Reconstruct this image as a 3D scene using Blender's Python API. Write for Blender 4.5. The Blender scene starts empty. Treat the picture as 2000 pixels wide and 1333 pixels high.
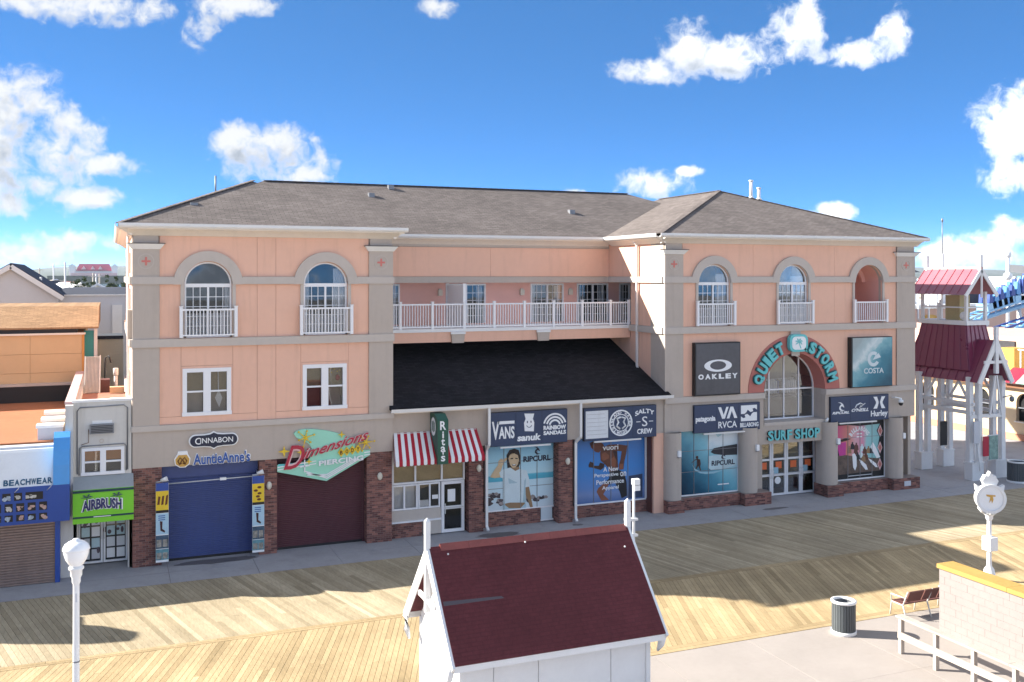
import bpy, bmesh, math, random
from mathutils import Vector, Matrix

random.seed(7)
R = math.radians
scene = bpy.context.scene
COL = scene.collection

# ------------------------------------------------------------------ camera
cam_data = bpy.data.cameras.new('camera')
cam_data.sensor_width = 36.0
cam_data.lens = 36.0 * 1915.0 / 2000.0
cam_data.shift_y = -0.0633
cam_data.clip_start = 0.1
cam_data.clip_end = 30000.0
camera = bpy.data.objects.new('camera', cam_data)
camera.location = (-0.67, -37.1, 10.3)
camera.rotation_euler = (R(90), 0, R(-22.2))
COL.objects.link(camera)
scene.camera = camera

# ------------------------------------------------------------------ light
SUN_TO = Vector((1.55, -0.935, -1.0)).normalized()      # the way the sunlight travels
SUN_ELEV = math.asin(-SUN_TO.z)
SUN_AZ = math.atan2(-SUN_TO.x, -SUN_TO.y)               # from +Y towards +X
EXPOSURE = 2.36
SKY_STRENGTH = 0.12
SUN_STRENGTH = 2.9

scene.view_settings.view_transform = 'Standard'
scene.view_settings.look = 'None'
scene.view_settings.gamma = 1.0
scene.view_settings.exposure = EXPOSURE
scene.view_settings.use_curve_mapping = False
scene.cycles.max_bounces = 6
scene.cycles.diffuse_bounces = 4
scene.cycles.glossy_bounces = 3
scene.cycles.transmission_bounces = 4
scene.cycles.transparent_max_bounces = 8
scene.cycles.use_denoising = True

sun_data = bpy.data.lights.new('sun', 'SUN')
sun_data.energy = SUN_STRENGTH
sun_data.angle = R(0.5)
sun_data.color = (1.0, 0.95, 0.86)
sun = bpy.data.objects.new('sun', sun_data)
sun.rotation_euler = SUN_TO.to_track_quat('-Z', 'Y').to_euler()
sun.location = (0, 0, 60)
COL.objects.link(sun)


class NT:
    """tiny helper for node trees"""
    def __init__(self, tree):
        self.t = tree

    def n(self, kind, **kw):
        nd = self.t.nodes.new(kind)
        for k, v in kw.items():
            setattr(nd, k, v)
        return nd

    def link(self, a, b):
        self.t.links.new(a, b)

    def put(self, sock, v):
        if isinstance(v, bpy.types.NodeSocket):
            self.t.links.new(v, sock)
        else:
            sock.default_value = v

    def math(self, op, a, b=None, c=None, clamp=False):
        nd = self.n('ShaderNodeMath', operation=op, use_clamp=clamp)
        self.put(nd.inputs[0], a)
        if b is not None:
            self.put(nd.inputs[1], b)
        if c is not None:
            self.put(nd.inputs[2], c)
        return nd.outputs[0]

    def mix(self, f, a, b, blend='MIX'):
        nd = self.n('ShaderNodeMix', data_type='RGBA', blend_type=blend)
        self.put(nd.inputs[0], f)
        self.put(nd.inputs[6], a)
        self.put(nd.inputs[7], b)
        return nd.outputs[2]

    def noise(self, vec, scale, detail=4.0, rough=0.55, dist=0.0):
        nd = self.n('ShaderNodeTexNoise')
        if vec is not None:
            self.link(vec, nd.inputs['Vector'])
        nd.inputs['Scale'].default_value = scale
        nd.inputs['Detail'].default_value = detail
        nd.inputs['Roughness'].default_value = rough
        nd.inputs['Distortion'].default_value = dist
        return nd.outputs[0]

    def maprange(self, v, a, b, c, d, smooth=False):
        nd = self.n('ShaderNodeMapRange')
        nd.interpolation_type = 'SMOOTHSTEP' if smooth else 'LINEAR'
        nd.clamp = True
        self.put(nd.inputs[0], v)
        for i, q in enumerate((a, b, c, d)):
            nd.inputs[i + 1].default_value = q
        return nd.outputs[0]


def build_world():
    world = bpy.data.worlds.new('World')
    scene.world = world
    world.use_nodes = True
    t = world.node_tree
    t.nodes.clear()
    g = NT(t)
    out = g.n('ShaderNodeOutputWorld')
    bg = g.n('ShaderNodeBackground')
    bg.inputs['Strength'].default_value = SKY_STRENGTH
    sky = g.n('ShaderNodeTexSky', sky_type='NISHITA')
    sky.sun_disc = False
    sky.sun_elevation = SUN_ELEV
    sky.sun_rotation = SUN_AZ
    sky.altitude = 0.0
    sky.air_density = 0.125
    sky.dust_density = 0.0
    sky.ozone_density = 6.0
    geo = g.n('ShaderNodeTexCoord')
    d = geo.outputs['Generated']
    sep = g.n('ShaderNodeSeparateXYZ')
    g.link(d, sep.inputs[0])
    az = g.math('MULTIPLY', g.math('ARCTAN2', sep.outputs[0], sep.outputs[1]), 180 / math.pi)
    el = g.math('MULTIPLY', g.math('ARCSINE', sep.outputs[2]), 180 / math.pi)
    # cumulus clouds: azimuth, elevation, half width, half height in degrees
    clouds = [(-2.2, 14.1, 3.2, 0.8), (1.1, 14.4, 2.3, 0.7), (4.7, 13.8, 1.1, 1.2), (5.9, 14.8, 2.2, 0.7),
              (-4.4, 8.2, 2.3, 2.2), (-3.0, 6.9, 2.3, 1.8), (-4.7, 4.6, 3.3, 1.2),
              (0.2, 6.0, 1.7, 0.6), (-1.9, 4.2, 2.3, 0.6), (-5.1, 6.4, 2.2, 1.7), (8.1, 6.9, 2.7, 1.4),
              (9.5, 6.3, 2.1, 1.1), (6.7, 7.3, 1.4, 1.1), (-2.4, 1.8, 2.5, 0.6), (-4.4, 1.2, 2.4, 0.6),
              (30.2, 11.8, 1.8, 0.7), (32.3, 12.9, 1.6, 1.5), (35.1, 12.4, 3.1, 1.0), (38.1, 13.6, 1.7, 1.6),
              (41.5, 12.0, 1.8, 0.7), (43.5, 12.8, 0.9, 1.2), (49.2, 7.6, 1.8, 1.9), (49.5, 5.4, 1.7, 1.2),
              (30.2, 5.3, 2.1, 0.8), (32.4, 6.0, 0.8, 0.3), (40.4, 3.5, 1.0, 0.5), (48.1, 1.3, 2.5, 1.0),
              (49.7, 2.1, 1.6, 0.9), (46.1, 1.0, 1.5, 0.7), (17.6, 15.2, 1.2, 0.5), (25.8, 4.8, 0.9, 0.3)]
    puff = g.noise(d, 24.0, 8.0, 0.56, 0.2)
    wisp = g.noise(d, 75.0, 7.0, 0.6, 0.5)
    coarse = g.noise(d, 11.0, 4.0, 0.5, 0.3)
    wob = g.math('MULTIPLY_ADD', puff, 3.4, -1.75)
    wob = g.math('MULTIPLY_ADD', coarse, 0.9, g.math('ADD', wob, -0.45))
    wob = g.math('MULTIPLY_ADD', wisp, 2.2, g.math('ADD', wob, -1.08))

    def field(elev):
        acc = None
        for a, e, ra, re in clouds:
            da = g.math('MULTIPLY_ADD', az, 1.0 / (ra * 1.22), -a / (ra * 1.22))
            de = g.math('MULTIPLY_ADD', elev, 1.0 / (re * 1.25), -e / (re * 1.25))
            q = g.math('MULTIPLY_ADD', da, da, g.math('MULTIPLY', de, de))
            q = g.math('SUBTRACT', 1.0, q)
            acc = q if acc is None else g.math('SMOOTH_MAX', acc, q, 0.25)
        return acc

    # added broken cumulus outside this stretch of sky, filling the shaded front with light
    off_az = g.math('ABSOLUTE', g.math('ADD', az, -22.2))
    outside = g.math('MAXIMUM', g.maprange(off_az, 32, 44, 0, 1), g.maprange(el, 19, 26, 0, 1))
    big = g.noise(d, 3.6, 3.0, 0.5)
    generic = g.math('MULTIPLY_ADD', big, 7.0, -3.1)
    generic = g.math('MULTIPLY_ADD', outside, 3.0, g.math('ADD', generic, -3.0))
    dens0 = g.math('MAXIMUM', field(el), generic)
    dens = g.math('ADD', dens0, wob)
    alpha = g.maprange(dens, -0.1, 1.15, 0.0, 0.98, True)
    # thick undersides turn away from the sun and go grey
    sh = g.n('ShaderNodeVectorMath', operation='ADD')
    g.link(d, sh.inputs[0])
    sh.inputs[1].default_value = (-0.006, 0.004, 0.014)
    puff2 = g.noise(sh.outputs[0], 24.0, 6.0, 0.55, 0.2)
    below = g.math('SUBTRACT', field(g.math('ADD', el, 0.9)), field(el))
    dark = g.math('MULTIPLY_ADD', g.math('SUBTRACT', puff2, puff), 3.0, g.math('MULTIPLY', below, 0.8))
    thick = g.math('MULTIPLY', g.maprange(dens, 0.3, 1.3, 0, 1, True), g.maprange(dark, -0.4, 0.55, 0, 1, True))
    ccol = g.mix(thick, (1.56, 1.60, 1.64, 1), (0.72, 0.82, 0.97, 1))
    # clouds opposite the sun, out of view, overbrightened as fill for the shaded front
    dt = g.n('ShaderNodeVectorMath', operation='DOT_PRODUCT')
    g.link(d, dt.inputs[0])
    dt.inputs[1].default_value = SUN_TO
    cloud_fill = g.maprange(dt.outputs['Value'], -0.2, 0.9, 1.0, 3.0)
    lc = g.n('ShaderNodeCombineColor')
    for i in range(3):
        g.link(cloud_fill, lc.inputs[i])
    ccol = g.mix(1.0, ccol, lc.outputs[0], 'MULTIPLY')
    tint = g.mix(1.0, sky.outputs[0], (0.60, 1.06, 1.0, 1), 'MULTIPLY')
    tint = g.mix(0.45, tint, (0.14, 0.47, 1.18, 1))
    # low haze towards the horizon
    low = g.maprange(el, -1.0, 3.5, 0.40, 0.0, True)
    tint = g.mix(low, tint, (1.05, 1.45, 1.95, 1))
    g.link(g.mix(alpha, tint, ccol), bg.inputs['Color'])
    g.link(bg.outputs[0], out.inputs[0])


build_world()

# ------------------------------------------------------------------ materials
MATS = {}


def mat(name, col, rough=0.6, var=0.10, scale=1.2, bump=0.0, bscale=40.0, spec=0.4, metal=0.0, grime=0.0, streak=False,
        stretch=(1, 1, 1)):
    if name in MATS:
        return MATS[name]
    m = bpy.data.materials.new(name)
    m.use_nodes = True
    g = NT(m.node_tree)
    b = m.node_tree.nodes['Principled BSDF']
    b.inputs['Roughness'].default_value = rough
    b.inputs['Specular IOR Level'].default_value = spec
    b.inputs['Metallic'].default_value = metal
    geo = g.n('ShaderNodeNewGeometry')
    mp = g.n('ShaderNodeMapping')
    mp.inputs['Scale'].default_value = stretch
    g.link(geo.outputs['Position'], mp.inputs[0])
    pos = mp.outputs[0]
    a = g.noise(pos, scale, 5.0, 0.6)
    c = g.noise(pos, scale * 9.0, 3.0, 0.6)
    f = g.math('MULTIPLY_ADD', a, 0.65, g.math('MULTIPLY', c, 0.35))
    f = g.maprange(f, 0.3, 0.7, 1.0 - var, 1.0 + var)
    comb = g.n('ShaderNodeCombineColor')
    for i in range(3):
        g.link(g.math('MULTIPLY', f, col[i]), comb.inputs[i])
    colr = comb.outputs[0]
    if grime > 0:
        gm = g.n('ShaderNodeMapping')
        gm.inputs['Scale'].default_value = (2.6, 2.6, 0.22) if streak else (0.8, 0.8, 0.8)
        g.link(geo.outputs['Position'], gm.inputs[0])
        gn = g.noise(gm.outputs[0], 1.3, 6.0, 0.62)
        gf = g.maprange(gn, 0.52, 0.78, 0.0, grime)
        colr = g.mix(gf, colr, (col[0] * .45, col[1] * .43, col[2] * .40, 1))
    g.link(colr, b.inputs['Base Color'])
    rg = g.maprange(a, 0.3, 0.7, max(0.02, rough - 0.08), min(1.0, rough + 0.08))
    g.link(rg, b.inputs['Roughness'])
    if bump > 0:
        bn = g.n('ShaderNodeBump')
        bn.inputs['Strength'].default_value = bump
        bn.inputs['Distance'].default_value = 0.01
        g.link(g.noise(pos, bscale, 4.0, 0.6), bn.inputs['Height'])
        g.link(bn.outputs[0], b.inputs['Normal'])
    MATS[name] = m
    return m


def srgb(r, g, b, k=1.0):
    def f(c):
        c /= 255.0
        return (c / 12.92 if c <= 0.04045 else ((c + 0.055) / 1.055) ** 2.4) * k
    return (f(r), f(g), f(b))


def glass_mat(name, tint=(0.03, 0.04, 0.05), clear=0.93):
    """thin window glass: part clear, part mirror by angle"""
    m = bpy.data.materials.new(name)
    m.use_nodes = True
    t = m.node_tree
    t.nodes.clear()
    g = NT(t)
    out = g.n('ShaderNodeOutputMaterial')
    tr = g.n('ShaderNodeBsdfTransparent')
    tr.inputs[0].default_value = (clear, clear, clear, 1)
    gl = g.n('ShaderNodeBsdfGlossy')
    gl.inputs['Roughness'].default_value = 0.02
    gl.inputs[0].default_value = (0.9, 0.95, 1.0, 1)
    lw = g.n('ShaderNodeFresnel')
    lw.inputs[0].default_value = 1.55
    geo = g.n('ShaderNodeNewGeometry')
    bn = g.n('ShaderNodeBump')
    bn.inputs['Strength'].default_value = 0.04
    bn.inputs['Distance'].default_value = 0.02
    g.link(g.noise(geo.outputs['Position'], 1.1, 2.0), bn.inputs['Height'])
    g.link(bn.outputs[0], gl.inputs['Normal'])
    mx = g.n('ShaderNodeMixShader')
    g.link(lw.outputs[0], mx.inputs[0])
    g.link(tr.outputs[0], mx.inputs[1])
    g.link(gl.outputs[0], mx.inputs[2])
    g.link(mx.outputs[0], out.inputs[0])
    MATS[name] = m
    return m


def tone_mat(name, col, rough=0.75, var=0.35, hue=(1.0, 0.9, 0.75), grain=(1, 1, 1), gscale=6.0, bump=0.25, spec=0.2):
    """colour varies piece by piece through the 'tone' attribute (boards, bricks, shingles)"""
    m = bpy.data.materials.new(name)
    m.use_nodes = True
    g = NT(m.node_tree)
    b = m.node_tree.nodes['Principled BSDF']
    b.inputs['Roughness'].default_value = rough
    b.inputs['Specular IOR Level'].default_value = spec
    at = g.n('ShaderNodeAttribute', attribute_name='tone')
    geo = g.n('ShaderNodeNewGeometry')
    mp = g.n('ShaderNodeMapping')
    mp.inputs['Scale'].default_value = grain
    g.link(geo.outputs['Position'], mp.inputs[0])
    gr = g.noise(mp.outputs[0], gscale, 5.0, 0.6)
    big = g.noise(geo.outputs['Position'], 0.35, 4.0, 0.6)
    k = g.math('MULTIPLY_ADD', at.outputs['Fac'], 2 * var, 1 - var)
    k = g.math('MULTIPLY', k, g.maprange(gr, 0.3, 0.7, 0.88, 1.12))
    k = g.math('MULTIPLY', k, g.maprange(big, 0.3, 0.7, 0.82, 1.16))
    wear = g.noise(geo.outputs['Position'], 2.2, 6.0, 0.7)
    k = g.math('MULTIPLY', k, g.maprange(wear, 0.58, 0.75, 1.0, 0.8))
    c1 = g.mix(at.outputs['Fac'], (col[0] * hue[0], col[1] * hue[1], col[2] * hue[2], 1), (col[0], col[1], col[2], 1))
    cc = g.n('ShaderNodeCombineColor')
    for i in range(3):
        g.link(k, cc.inputs[i])
    g.link(g.mix(1.0, c1, cc.outputs[0], 'MULTIPLY'), b.inputs['Base Color'])
    bn = g.n('ShaderNodeBump')
    bn.inputs['Strength'].default_value = bump
    bn.inputs['Distance'].default_value = 0.01
    g.link(gr, bn.inputs['Height'])
    g.link(bn.outputs[0], b.inputs['Normal'])
    MATS[name] = m
    return m


def shingle_mat(name, col, pitch=0.385, rough=0.9, contrast=0.45, row=0.15, tab=0.34, gap=0.35):
    """asphalt shingle courses too far off to be pieces: rows follow the height, tabs run along the eave"""
    m = bpy.data.materials.new(name)
    m.use_nodes = True
    g = NT(m.node_tree)
    b = m.node_tree.nodes['Principled BSDF']
    b.inputs['Roughness'].default_value = rough
    b.inputs['Specular IOR Level'].default_value = 0.15
    geo = g.n('ShaderNodeNewGeometry')
    sp = g.n('ShaderNodeSeparateXYZ')
    g.link(geo.outputs['Position'], sp.inputs[0])
    sn = g.n('ShaderNodeSeparateXYZ')
    g.link(geo.outputs['True Normal'], sn.inputs[0])
    side = g.math('GREATER_THAN', g.math('ABSOLUTE', sn.outputs[0]), g.math('ABSOLUTE', sn.outputs[1]))
    mx = g.n('ShaderNodeMix', data_type='FLOAT')
    g.link(side, mx.inputs[0])
    g.link(sp.outputs[0], mx.inputs[2])
    g.link(sp.outputs[1], mx.inputs[3])
    v = g.math('DIVIDE', sp.outputs[2], math.sin(math.atan(pitch)))
    cv = g.n('ShaderNodeCombineXYZ')
    g.link(mx.outputs[0], cv.inputs[0])
    g.link(v, cv.inputs[1])
    br = g.n('ShaderNodeTexBrick')
    g.link(cv.outputs[0], br.inputs['Vector'])
    br.inputs['Color1'].default_value = (col[0] * (1 + contrast), col[1] * (1 + contrast), col[2] * (1 + contrast), 1)
    br.inputs['Color2'].default_value = (col[0] * (1 - contrast), col[1] * (1 - contrast), col[2] * (1 - contrast), 1)
    br.inputs['Mortar'].default_value = (col[0] * gap, col[1] * gap, col[2] * gap, 1)
    br.inputs['Scale'].default_value = 1.0
    br.inputs['Mortar Size'].default_value = 0.012
    br.inputs['Brick Width'].default_value = tab
    br.inputs['Row Height'].default_value = row
    big = g.maprange(g.noise(geo.outputs['Position'], 0.5, 5.0, 0.65), 0.3, 0.7, 0.85, 1.15)
    fine = g.maprange(g.noise(geo.outputs['Position'], 9.0, 4.0, 0.7), 0.3, 0.7, 0.86, 1.14)
    k = g.math('MULTIPLY', big, fine)
    cc = g.n('ShaderNodeCombineColor')
    for i in range(3):
        g.link(k, cc.inputs[i])
    g.link(g.mix(1.0, br.outputs[0], cc.outputs[0], 'MULTIPLY'), b.inputs['Base Color'])
    bn = g.n('ShaderNodeBump')
    bn.inputs['Strength'].default_value = 0.5
    bn.inputs['Distance'].default_value = 0.02
    g.link(br.outputs[1], bn.inputs['Height'])
    bn.invert = True
    g.link(bn.outputs[0], b.inputs['Normal'])
    MATS[name] = m
    return m


def print_mat(name, stops, axis, lo, hi, noise=0.0, nscale=2.0, rough=0.16, dist=0.5):
    """a printed sheet: a run of ink colours along one axis, ragged by noise"""
    m = bpy.data.materials.new(name)
    m.use_nodes = True
    g = NT(m.node_tree)
    b = m.node_tree.nodes['Principled BSDF']
    b.inputs['Roughness'].default_value = rough
    b.inputs['Specular IOR Level'].default_value = 0.3
    geo = g.n('ShaderNodeNewGeometry')
    sp = g.n('ShaderNodeSeparateXYZ')
    g.link(geo.outputs['Position'], sp.inputs[0])
    v = sp.outputs[axis] if isinstance(axis, int) else g.math('MULTIPLY_ADD', sp.outputs[0], axis[0], g.math('MULTIPLY', sp.outputs[2], axis[1]))
    f = g.maprange(v, lo, hi, 0, 1)
    if noise:
        nz = g.noise(geo.outputs['Position'], nscale, 6.0, 0.62, dist)
        f = g.math('ADD', f, g.math('MULTIPLY_ADD', nz, noise * 2, -noise))
    rp = g.n('ShaderNodeValToRGB')
    els = rp.color_ramp.elements
    while len(els) < len(stops):
        els.new(0.5)
    for e, (p, c) in zip(els, stops):
        e.position = p
        e.color = (c[0], c[1], c[2], 1)
    g.link(f, rp.inputs[0])
    g.link(rp.outputs[0], b.inputs['Base Color'])
    MATS[name] = m
    return m


M = lambda n: MATS[n]
mat('peach', (0.81, 0.495, 0.365), 0.85, 0.05, 0.5, 0.25, 90, 0.2, grime=0.22, streak=True)
mat('peach_inner', (0.82, 0.47, 0.40), 0.85, 0.05, 0.6, 0.2, 90, 0.2)
mat('taupe', (0.50, 0.43, 0.37), 0.85, 0.06, 0.5, 0.25, 90, 0.2, grime=0.2, streak=True)
mat('taupe_trim', (0.545, 0.485, 0.43), 0.85, 0.05, 0.7, 0.2, 90, 0.2, grime=0.12, streak=True)
mat('arch_red', (0.50, 0.185, 0.155), 0.8, 0.06, 0.8, 0.2, 90, 0.2)
mat('cross_red', (0.62, 0.20, 0.17), 0.8, 0.05)
mat('white_paint', (0.78, 0.78, 0.77), 0.5, 0.05, 1.5, 0.05, 40, 0.4, grime=0.10)
mat('vinyl', (0.83, 0.83, 0.84), 0.4, 0.03, 2.0)
mat('cream_fascia', (0.78, 0.71, 0.62), 0.6, 0.06, 1.0, grime=0.12, streak=True)
mat('dark_cap', (0.03, 0.03, 0.035), 0.7, 0.2)
mat('mortar', (0.27, 0.22, 0.20), 0.95, 0.15, 4.0, 0.3, 60)
mat('dark_void', (0.012, 0.012, 0.014), 0.9, 0.1)
mat('room_dark', (0.05, 0.05, 0.055), 0.9, 0.2)
mat('room_tan', (0.36, 0.28, 0.17), 0.9, 0.15, 1.4)
mat('curtain', (0.70, 0.71, 0.72), 0.9, 0.06)
mat('blue_shutter', (0.055, 0.083, 0.235), 0.5, 0.12, 0.9, 0.05, 30, 0.4, grime=0.2, streak=True)
mat('maroon_shutter', (0.10, 0.032, 0.042), 0.55, 0.15, 0.9, 0.05, 30, 0.4, grime=0.2, streak=True)
mat('navy_panel', (0.035, 0.055, 0.115), 0.45, 0.08, 1.0, spec=0.4)
mat('navy_panel_edge', (0.02, 0.028, 0.055), 0.5, 0.08)
mat('sign_white', (0.86, 0.87, 0.87), 0.5, 0.02)
mat('sign_pale', (0.72, 0.74, 0.76), 0.5, 0.06, 1.0, grime=0.2, streak=True)
mat('aluminium', (0.62, 0.63, 0.64), 0.4, 0.05, 2.0, metal=0.3)
mat('steel_grey', (0.22, 0.23, 0.25), 0.45, 0.1, 2.0, metal=0.4)
mat('black', (0.015, 0.015, 0.017), 0.5, 0.1)
mat('shed_roof', (0.018, 0.018, 0.021), 0.92, 0.22, 0.7, 0.6, 30, 0.12)
mat('gutter', (0.76, 0.75, 0.73), 0.4, 0.04, 1.0, grime=0.12)
mat('concrete', (0.37, 0.36, 0.37), 0.9, 0.12, 0.8, 0.2, 60, 0.2, grime=0.35)
mat('plaza_concrete', (0.335, 0.297, 0.27), 0.9, 0.07, 0.7, 0.2, 60, 0.2, grime=0.12)
mat('ground', (0.28, 0.27, 0.26), 0.95, 0.15, 0.05, 0.0, 40, 0.1)
mat('sand_ground', (0.42, 0.37, 0.30), 0.95, 0.15, 0.05, 0.0, 40, 0.1)
mat('red_roof', (0.095, 0.018, 0.024), 0.62, 0.22, 0.9, 0.12, 30, 0.35, grime=0.25, streak=False)
mat('red_ridge', (0.24, 0.062, 0.052), 0.5, 0.2, 2.0)
mat('sunlit_magenta', (0.36, 0.11, 0.14), 0.34, 0.1, 0.9, spec=0.8)  # sun glare on the tower's top roof, painted as a paler magenta
mat('magenta_roof', (0.21, 0.030, 0.075), 0.34, 0.1, 0.9, spec=0.8)
mat('teal_sign', (0.14, 0.55, 0.56), 0.45, 0.06)
mat('teal_dark', (0.02, 0.13, 0.14), 0.5, 0.06)
mat('mint', (0.33, 0.70, 0.53), 0.45, 0.04)
mat('yellow', (0.80, 0.55, 0.03), 0.45, 0.06)
mat('crimson', (0.45, 0.02, 0.05), 0.45, 0.06)
mat('pink_edge', (0.80, 0.52, 0.52), 0.45, 0.05)
mat('bold_blue', (0.03, 0.10, 0.36), 0.45, 0.05)
mat('gold', (0.62, 0.36, 0.08), 0.45, 0.05)
mat('ritas_green', (0.012, 0.085, 0.055), 0.4, 0.06)
mat('awning_red', (0.40, 0.012, 0.030), 0.75, 0.06)
mat('awning_white', (0.80, 0.80, 0.80), 0.75, 0.04)
mat('lime', (0.20, 0.60, 0.03), 0.5, 0.04)
mat('airbrush_navy', (0.030, 0.035, 0.13), 0.5, 0.05)
mat('beach_blue', (0.07, 0.31, 0.70), 0.4, 0.06, spec=0.5)
mat('deep_blue', (0.025, 0.075, 0.33), 0.45, 0.06)
mat('orange_roof', (0.36, 0.150, 0.075), 0.85, 0.12, 0.5, 0.15, 30, 0.2, grime=0.2)
mat('yellow_stucco', (0.63, 0.44, 0.255), 0.85, 0.05, 0.5, 0.1, 60, 0.2)
mat('grey_siding', (0.58, 0.59, 0.62), 0.7, 0.04, 0.6)
mat('pale_siding', (0.55, 0.54, 0.48), 0.7, 0.05, 0.6)
mat('old_white', (0.62, 0.60, 0.56), 0.8, 0.06, 0.8, 0.1, 40, 0.2, grime=0.35, streak=True)
mat('shutter_steel', (0.30, 0.22, 0.19), 0.45, 0.15, 0.8, metal=0.35, grime=0.2, streak=True)
mat('wood_grey', (0.45, 0.40, 0.35), 0.85, 0.15, 2.0, 0.3, 50, 0.2)
mat('weathered_rail', (0.42, 0.37, 0.32), 0.85, 0.15, 2.0, 0.3, 50, 0.2)
mat('bench_brown', (0.14, 0.055, 0.045), 0.6, 0.15, 2.0)
mat('bin_slat', (0.085, 0.095, 0.10), 0.55, 0.1, 2.0)
mat('block_paint', (0.27, 0.238, 0.225), 0.8, 0.06, 0.9, 0.15, 50, 0.2, grime=0.08)
mat('cap_yellow', (0.42, 0.26, 0.07), 0.75, 0.15, 1.0, grime=0.2)
mat('globe_white', (0.85, 0.86, 0.87), 0.25, 0.02, spec=0.5)
mat('cream_wall', (0.72, 0.55, 0.35), 0.85, 0.06, 0.3, 0.1, 40, 0.2)
mat('pink_wall', (0.62, 0.42, 0.34), 0.85, 0.06, 0.3, 0.1, 40, 0.2)
mat('coaster_blue', (0.10, 0.30, 0.60), 0.35, 0.08, spec=0.5)
mat('coaster_pale', (0.28, 0.52, 0.72), 0.35, 0.08, spec=0.5)
mat('coaster_dark', (0.03, 0.07, 0.28), 0.4, 0.08, spec=0.5)
mat('asphalt', (0.06, 0.06, 0.065), 0.9, 0.2, 0.4)
mat('navy_roof', (0.025, 0.03, 0.05), 0.85, 0.2, 0.8)
mat('skin_warm', (0.42, 0.24, 0.14), 0.5, 0.10, 6.0)
mat('skin_light', (0.62, 0.46, 0.28), 0.5, 0.10, 6.0)
mat('skin_shade', (0.30, 0.19, 0.10), 0.5, 0.10, 6.0)
mat('skin_dark', (0.13, 0.045, 0.026), 0.5, 0.35, 3.0)
mat('skin_darker', (0.045, 0.018, 0.014), 0.5, 0.3, 3.0)
mat('skin_mid', (0.24, 0.085, 0.045), 0.5, 0.25, 3.0)
mat('hair', (0.035, 0.025, 0.02), 0.6, 0.3, 8.0)
mat('tee', (0.62, 0.72, 0.74), 0.6, 0.08, 2.5)
mat('tee_shade', (0.40, 0.55, 0.60), 0.6, 0.1, 2.5)
mat('rock', (0.07, 0.055, 0.06), 0.6, 0.7, 5.0)
mat('rock_pale', (0.32, 0.28, 0.27), 0.6, 0.5, 5.0)
mat('foliage', (0.05, 0.075, 0.03), 0.9, 0.3, 1.0)
mat('bark', (0.10, 0.075, 0.055), 0.9, 0.2, 4.0)
mat('hill', (0.055, 0.075, 0.06), 0.95, 0.3, 0.004)
mat('crimson_far', (0.33, 0.03, 0.09), 0.7, 0.1, 0.05)
glass_mat('glass')
glass_mat('glass_dim', clear=0.85)
tone_mat('board', (0.40, 0.33, 0.225), 0.75, 0.20, (0.92, 0.90, 0.84), (3.0, 0.5, 3.0), 5.0, 0.2)
tone_mat('new_board', (0.415, 0.312, 0.180), 0.75, 0.19, (0.92, 0.90, 0.84), (3.0, 0.5, 3.0), 5.0, 0.2)
tone_mat('brick', (0.255, 0.118, 0.092), 0.9, 0.36, (0.75, 0.8, 0.95), (1, 1, 1), 18.0, 0.3)
tone_mat('tone_blue_slat', (0.035, 0.060, 0.20), 0.5, 0.1)
shingle_mat('shingles', (0.168, 0.143, 0.132), contrast=0.17, gap=0.6)
shingle_mat('shed_shingles', (0.021, 0.020, 0.024), 0.4, 0.92, 0.3, 0.14, 0.3, 0.6)
shingle_mat('tan_shingles', (0.33, 0.205, 0.115), 0.3, contrast=0.14, gap=0.75)

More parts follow.
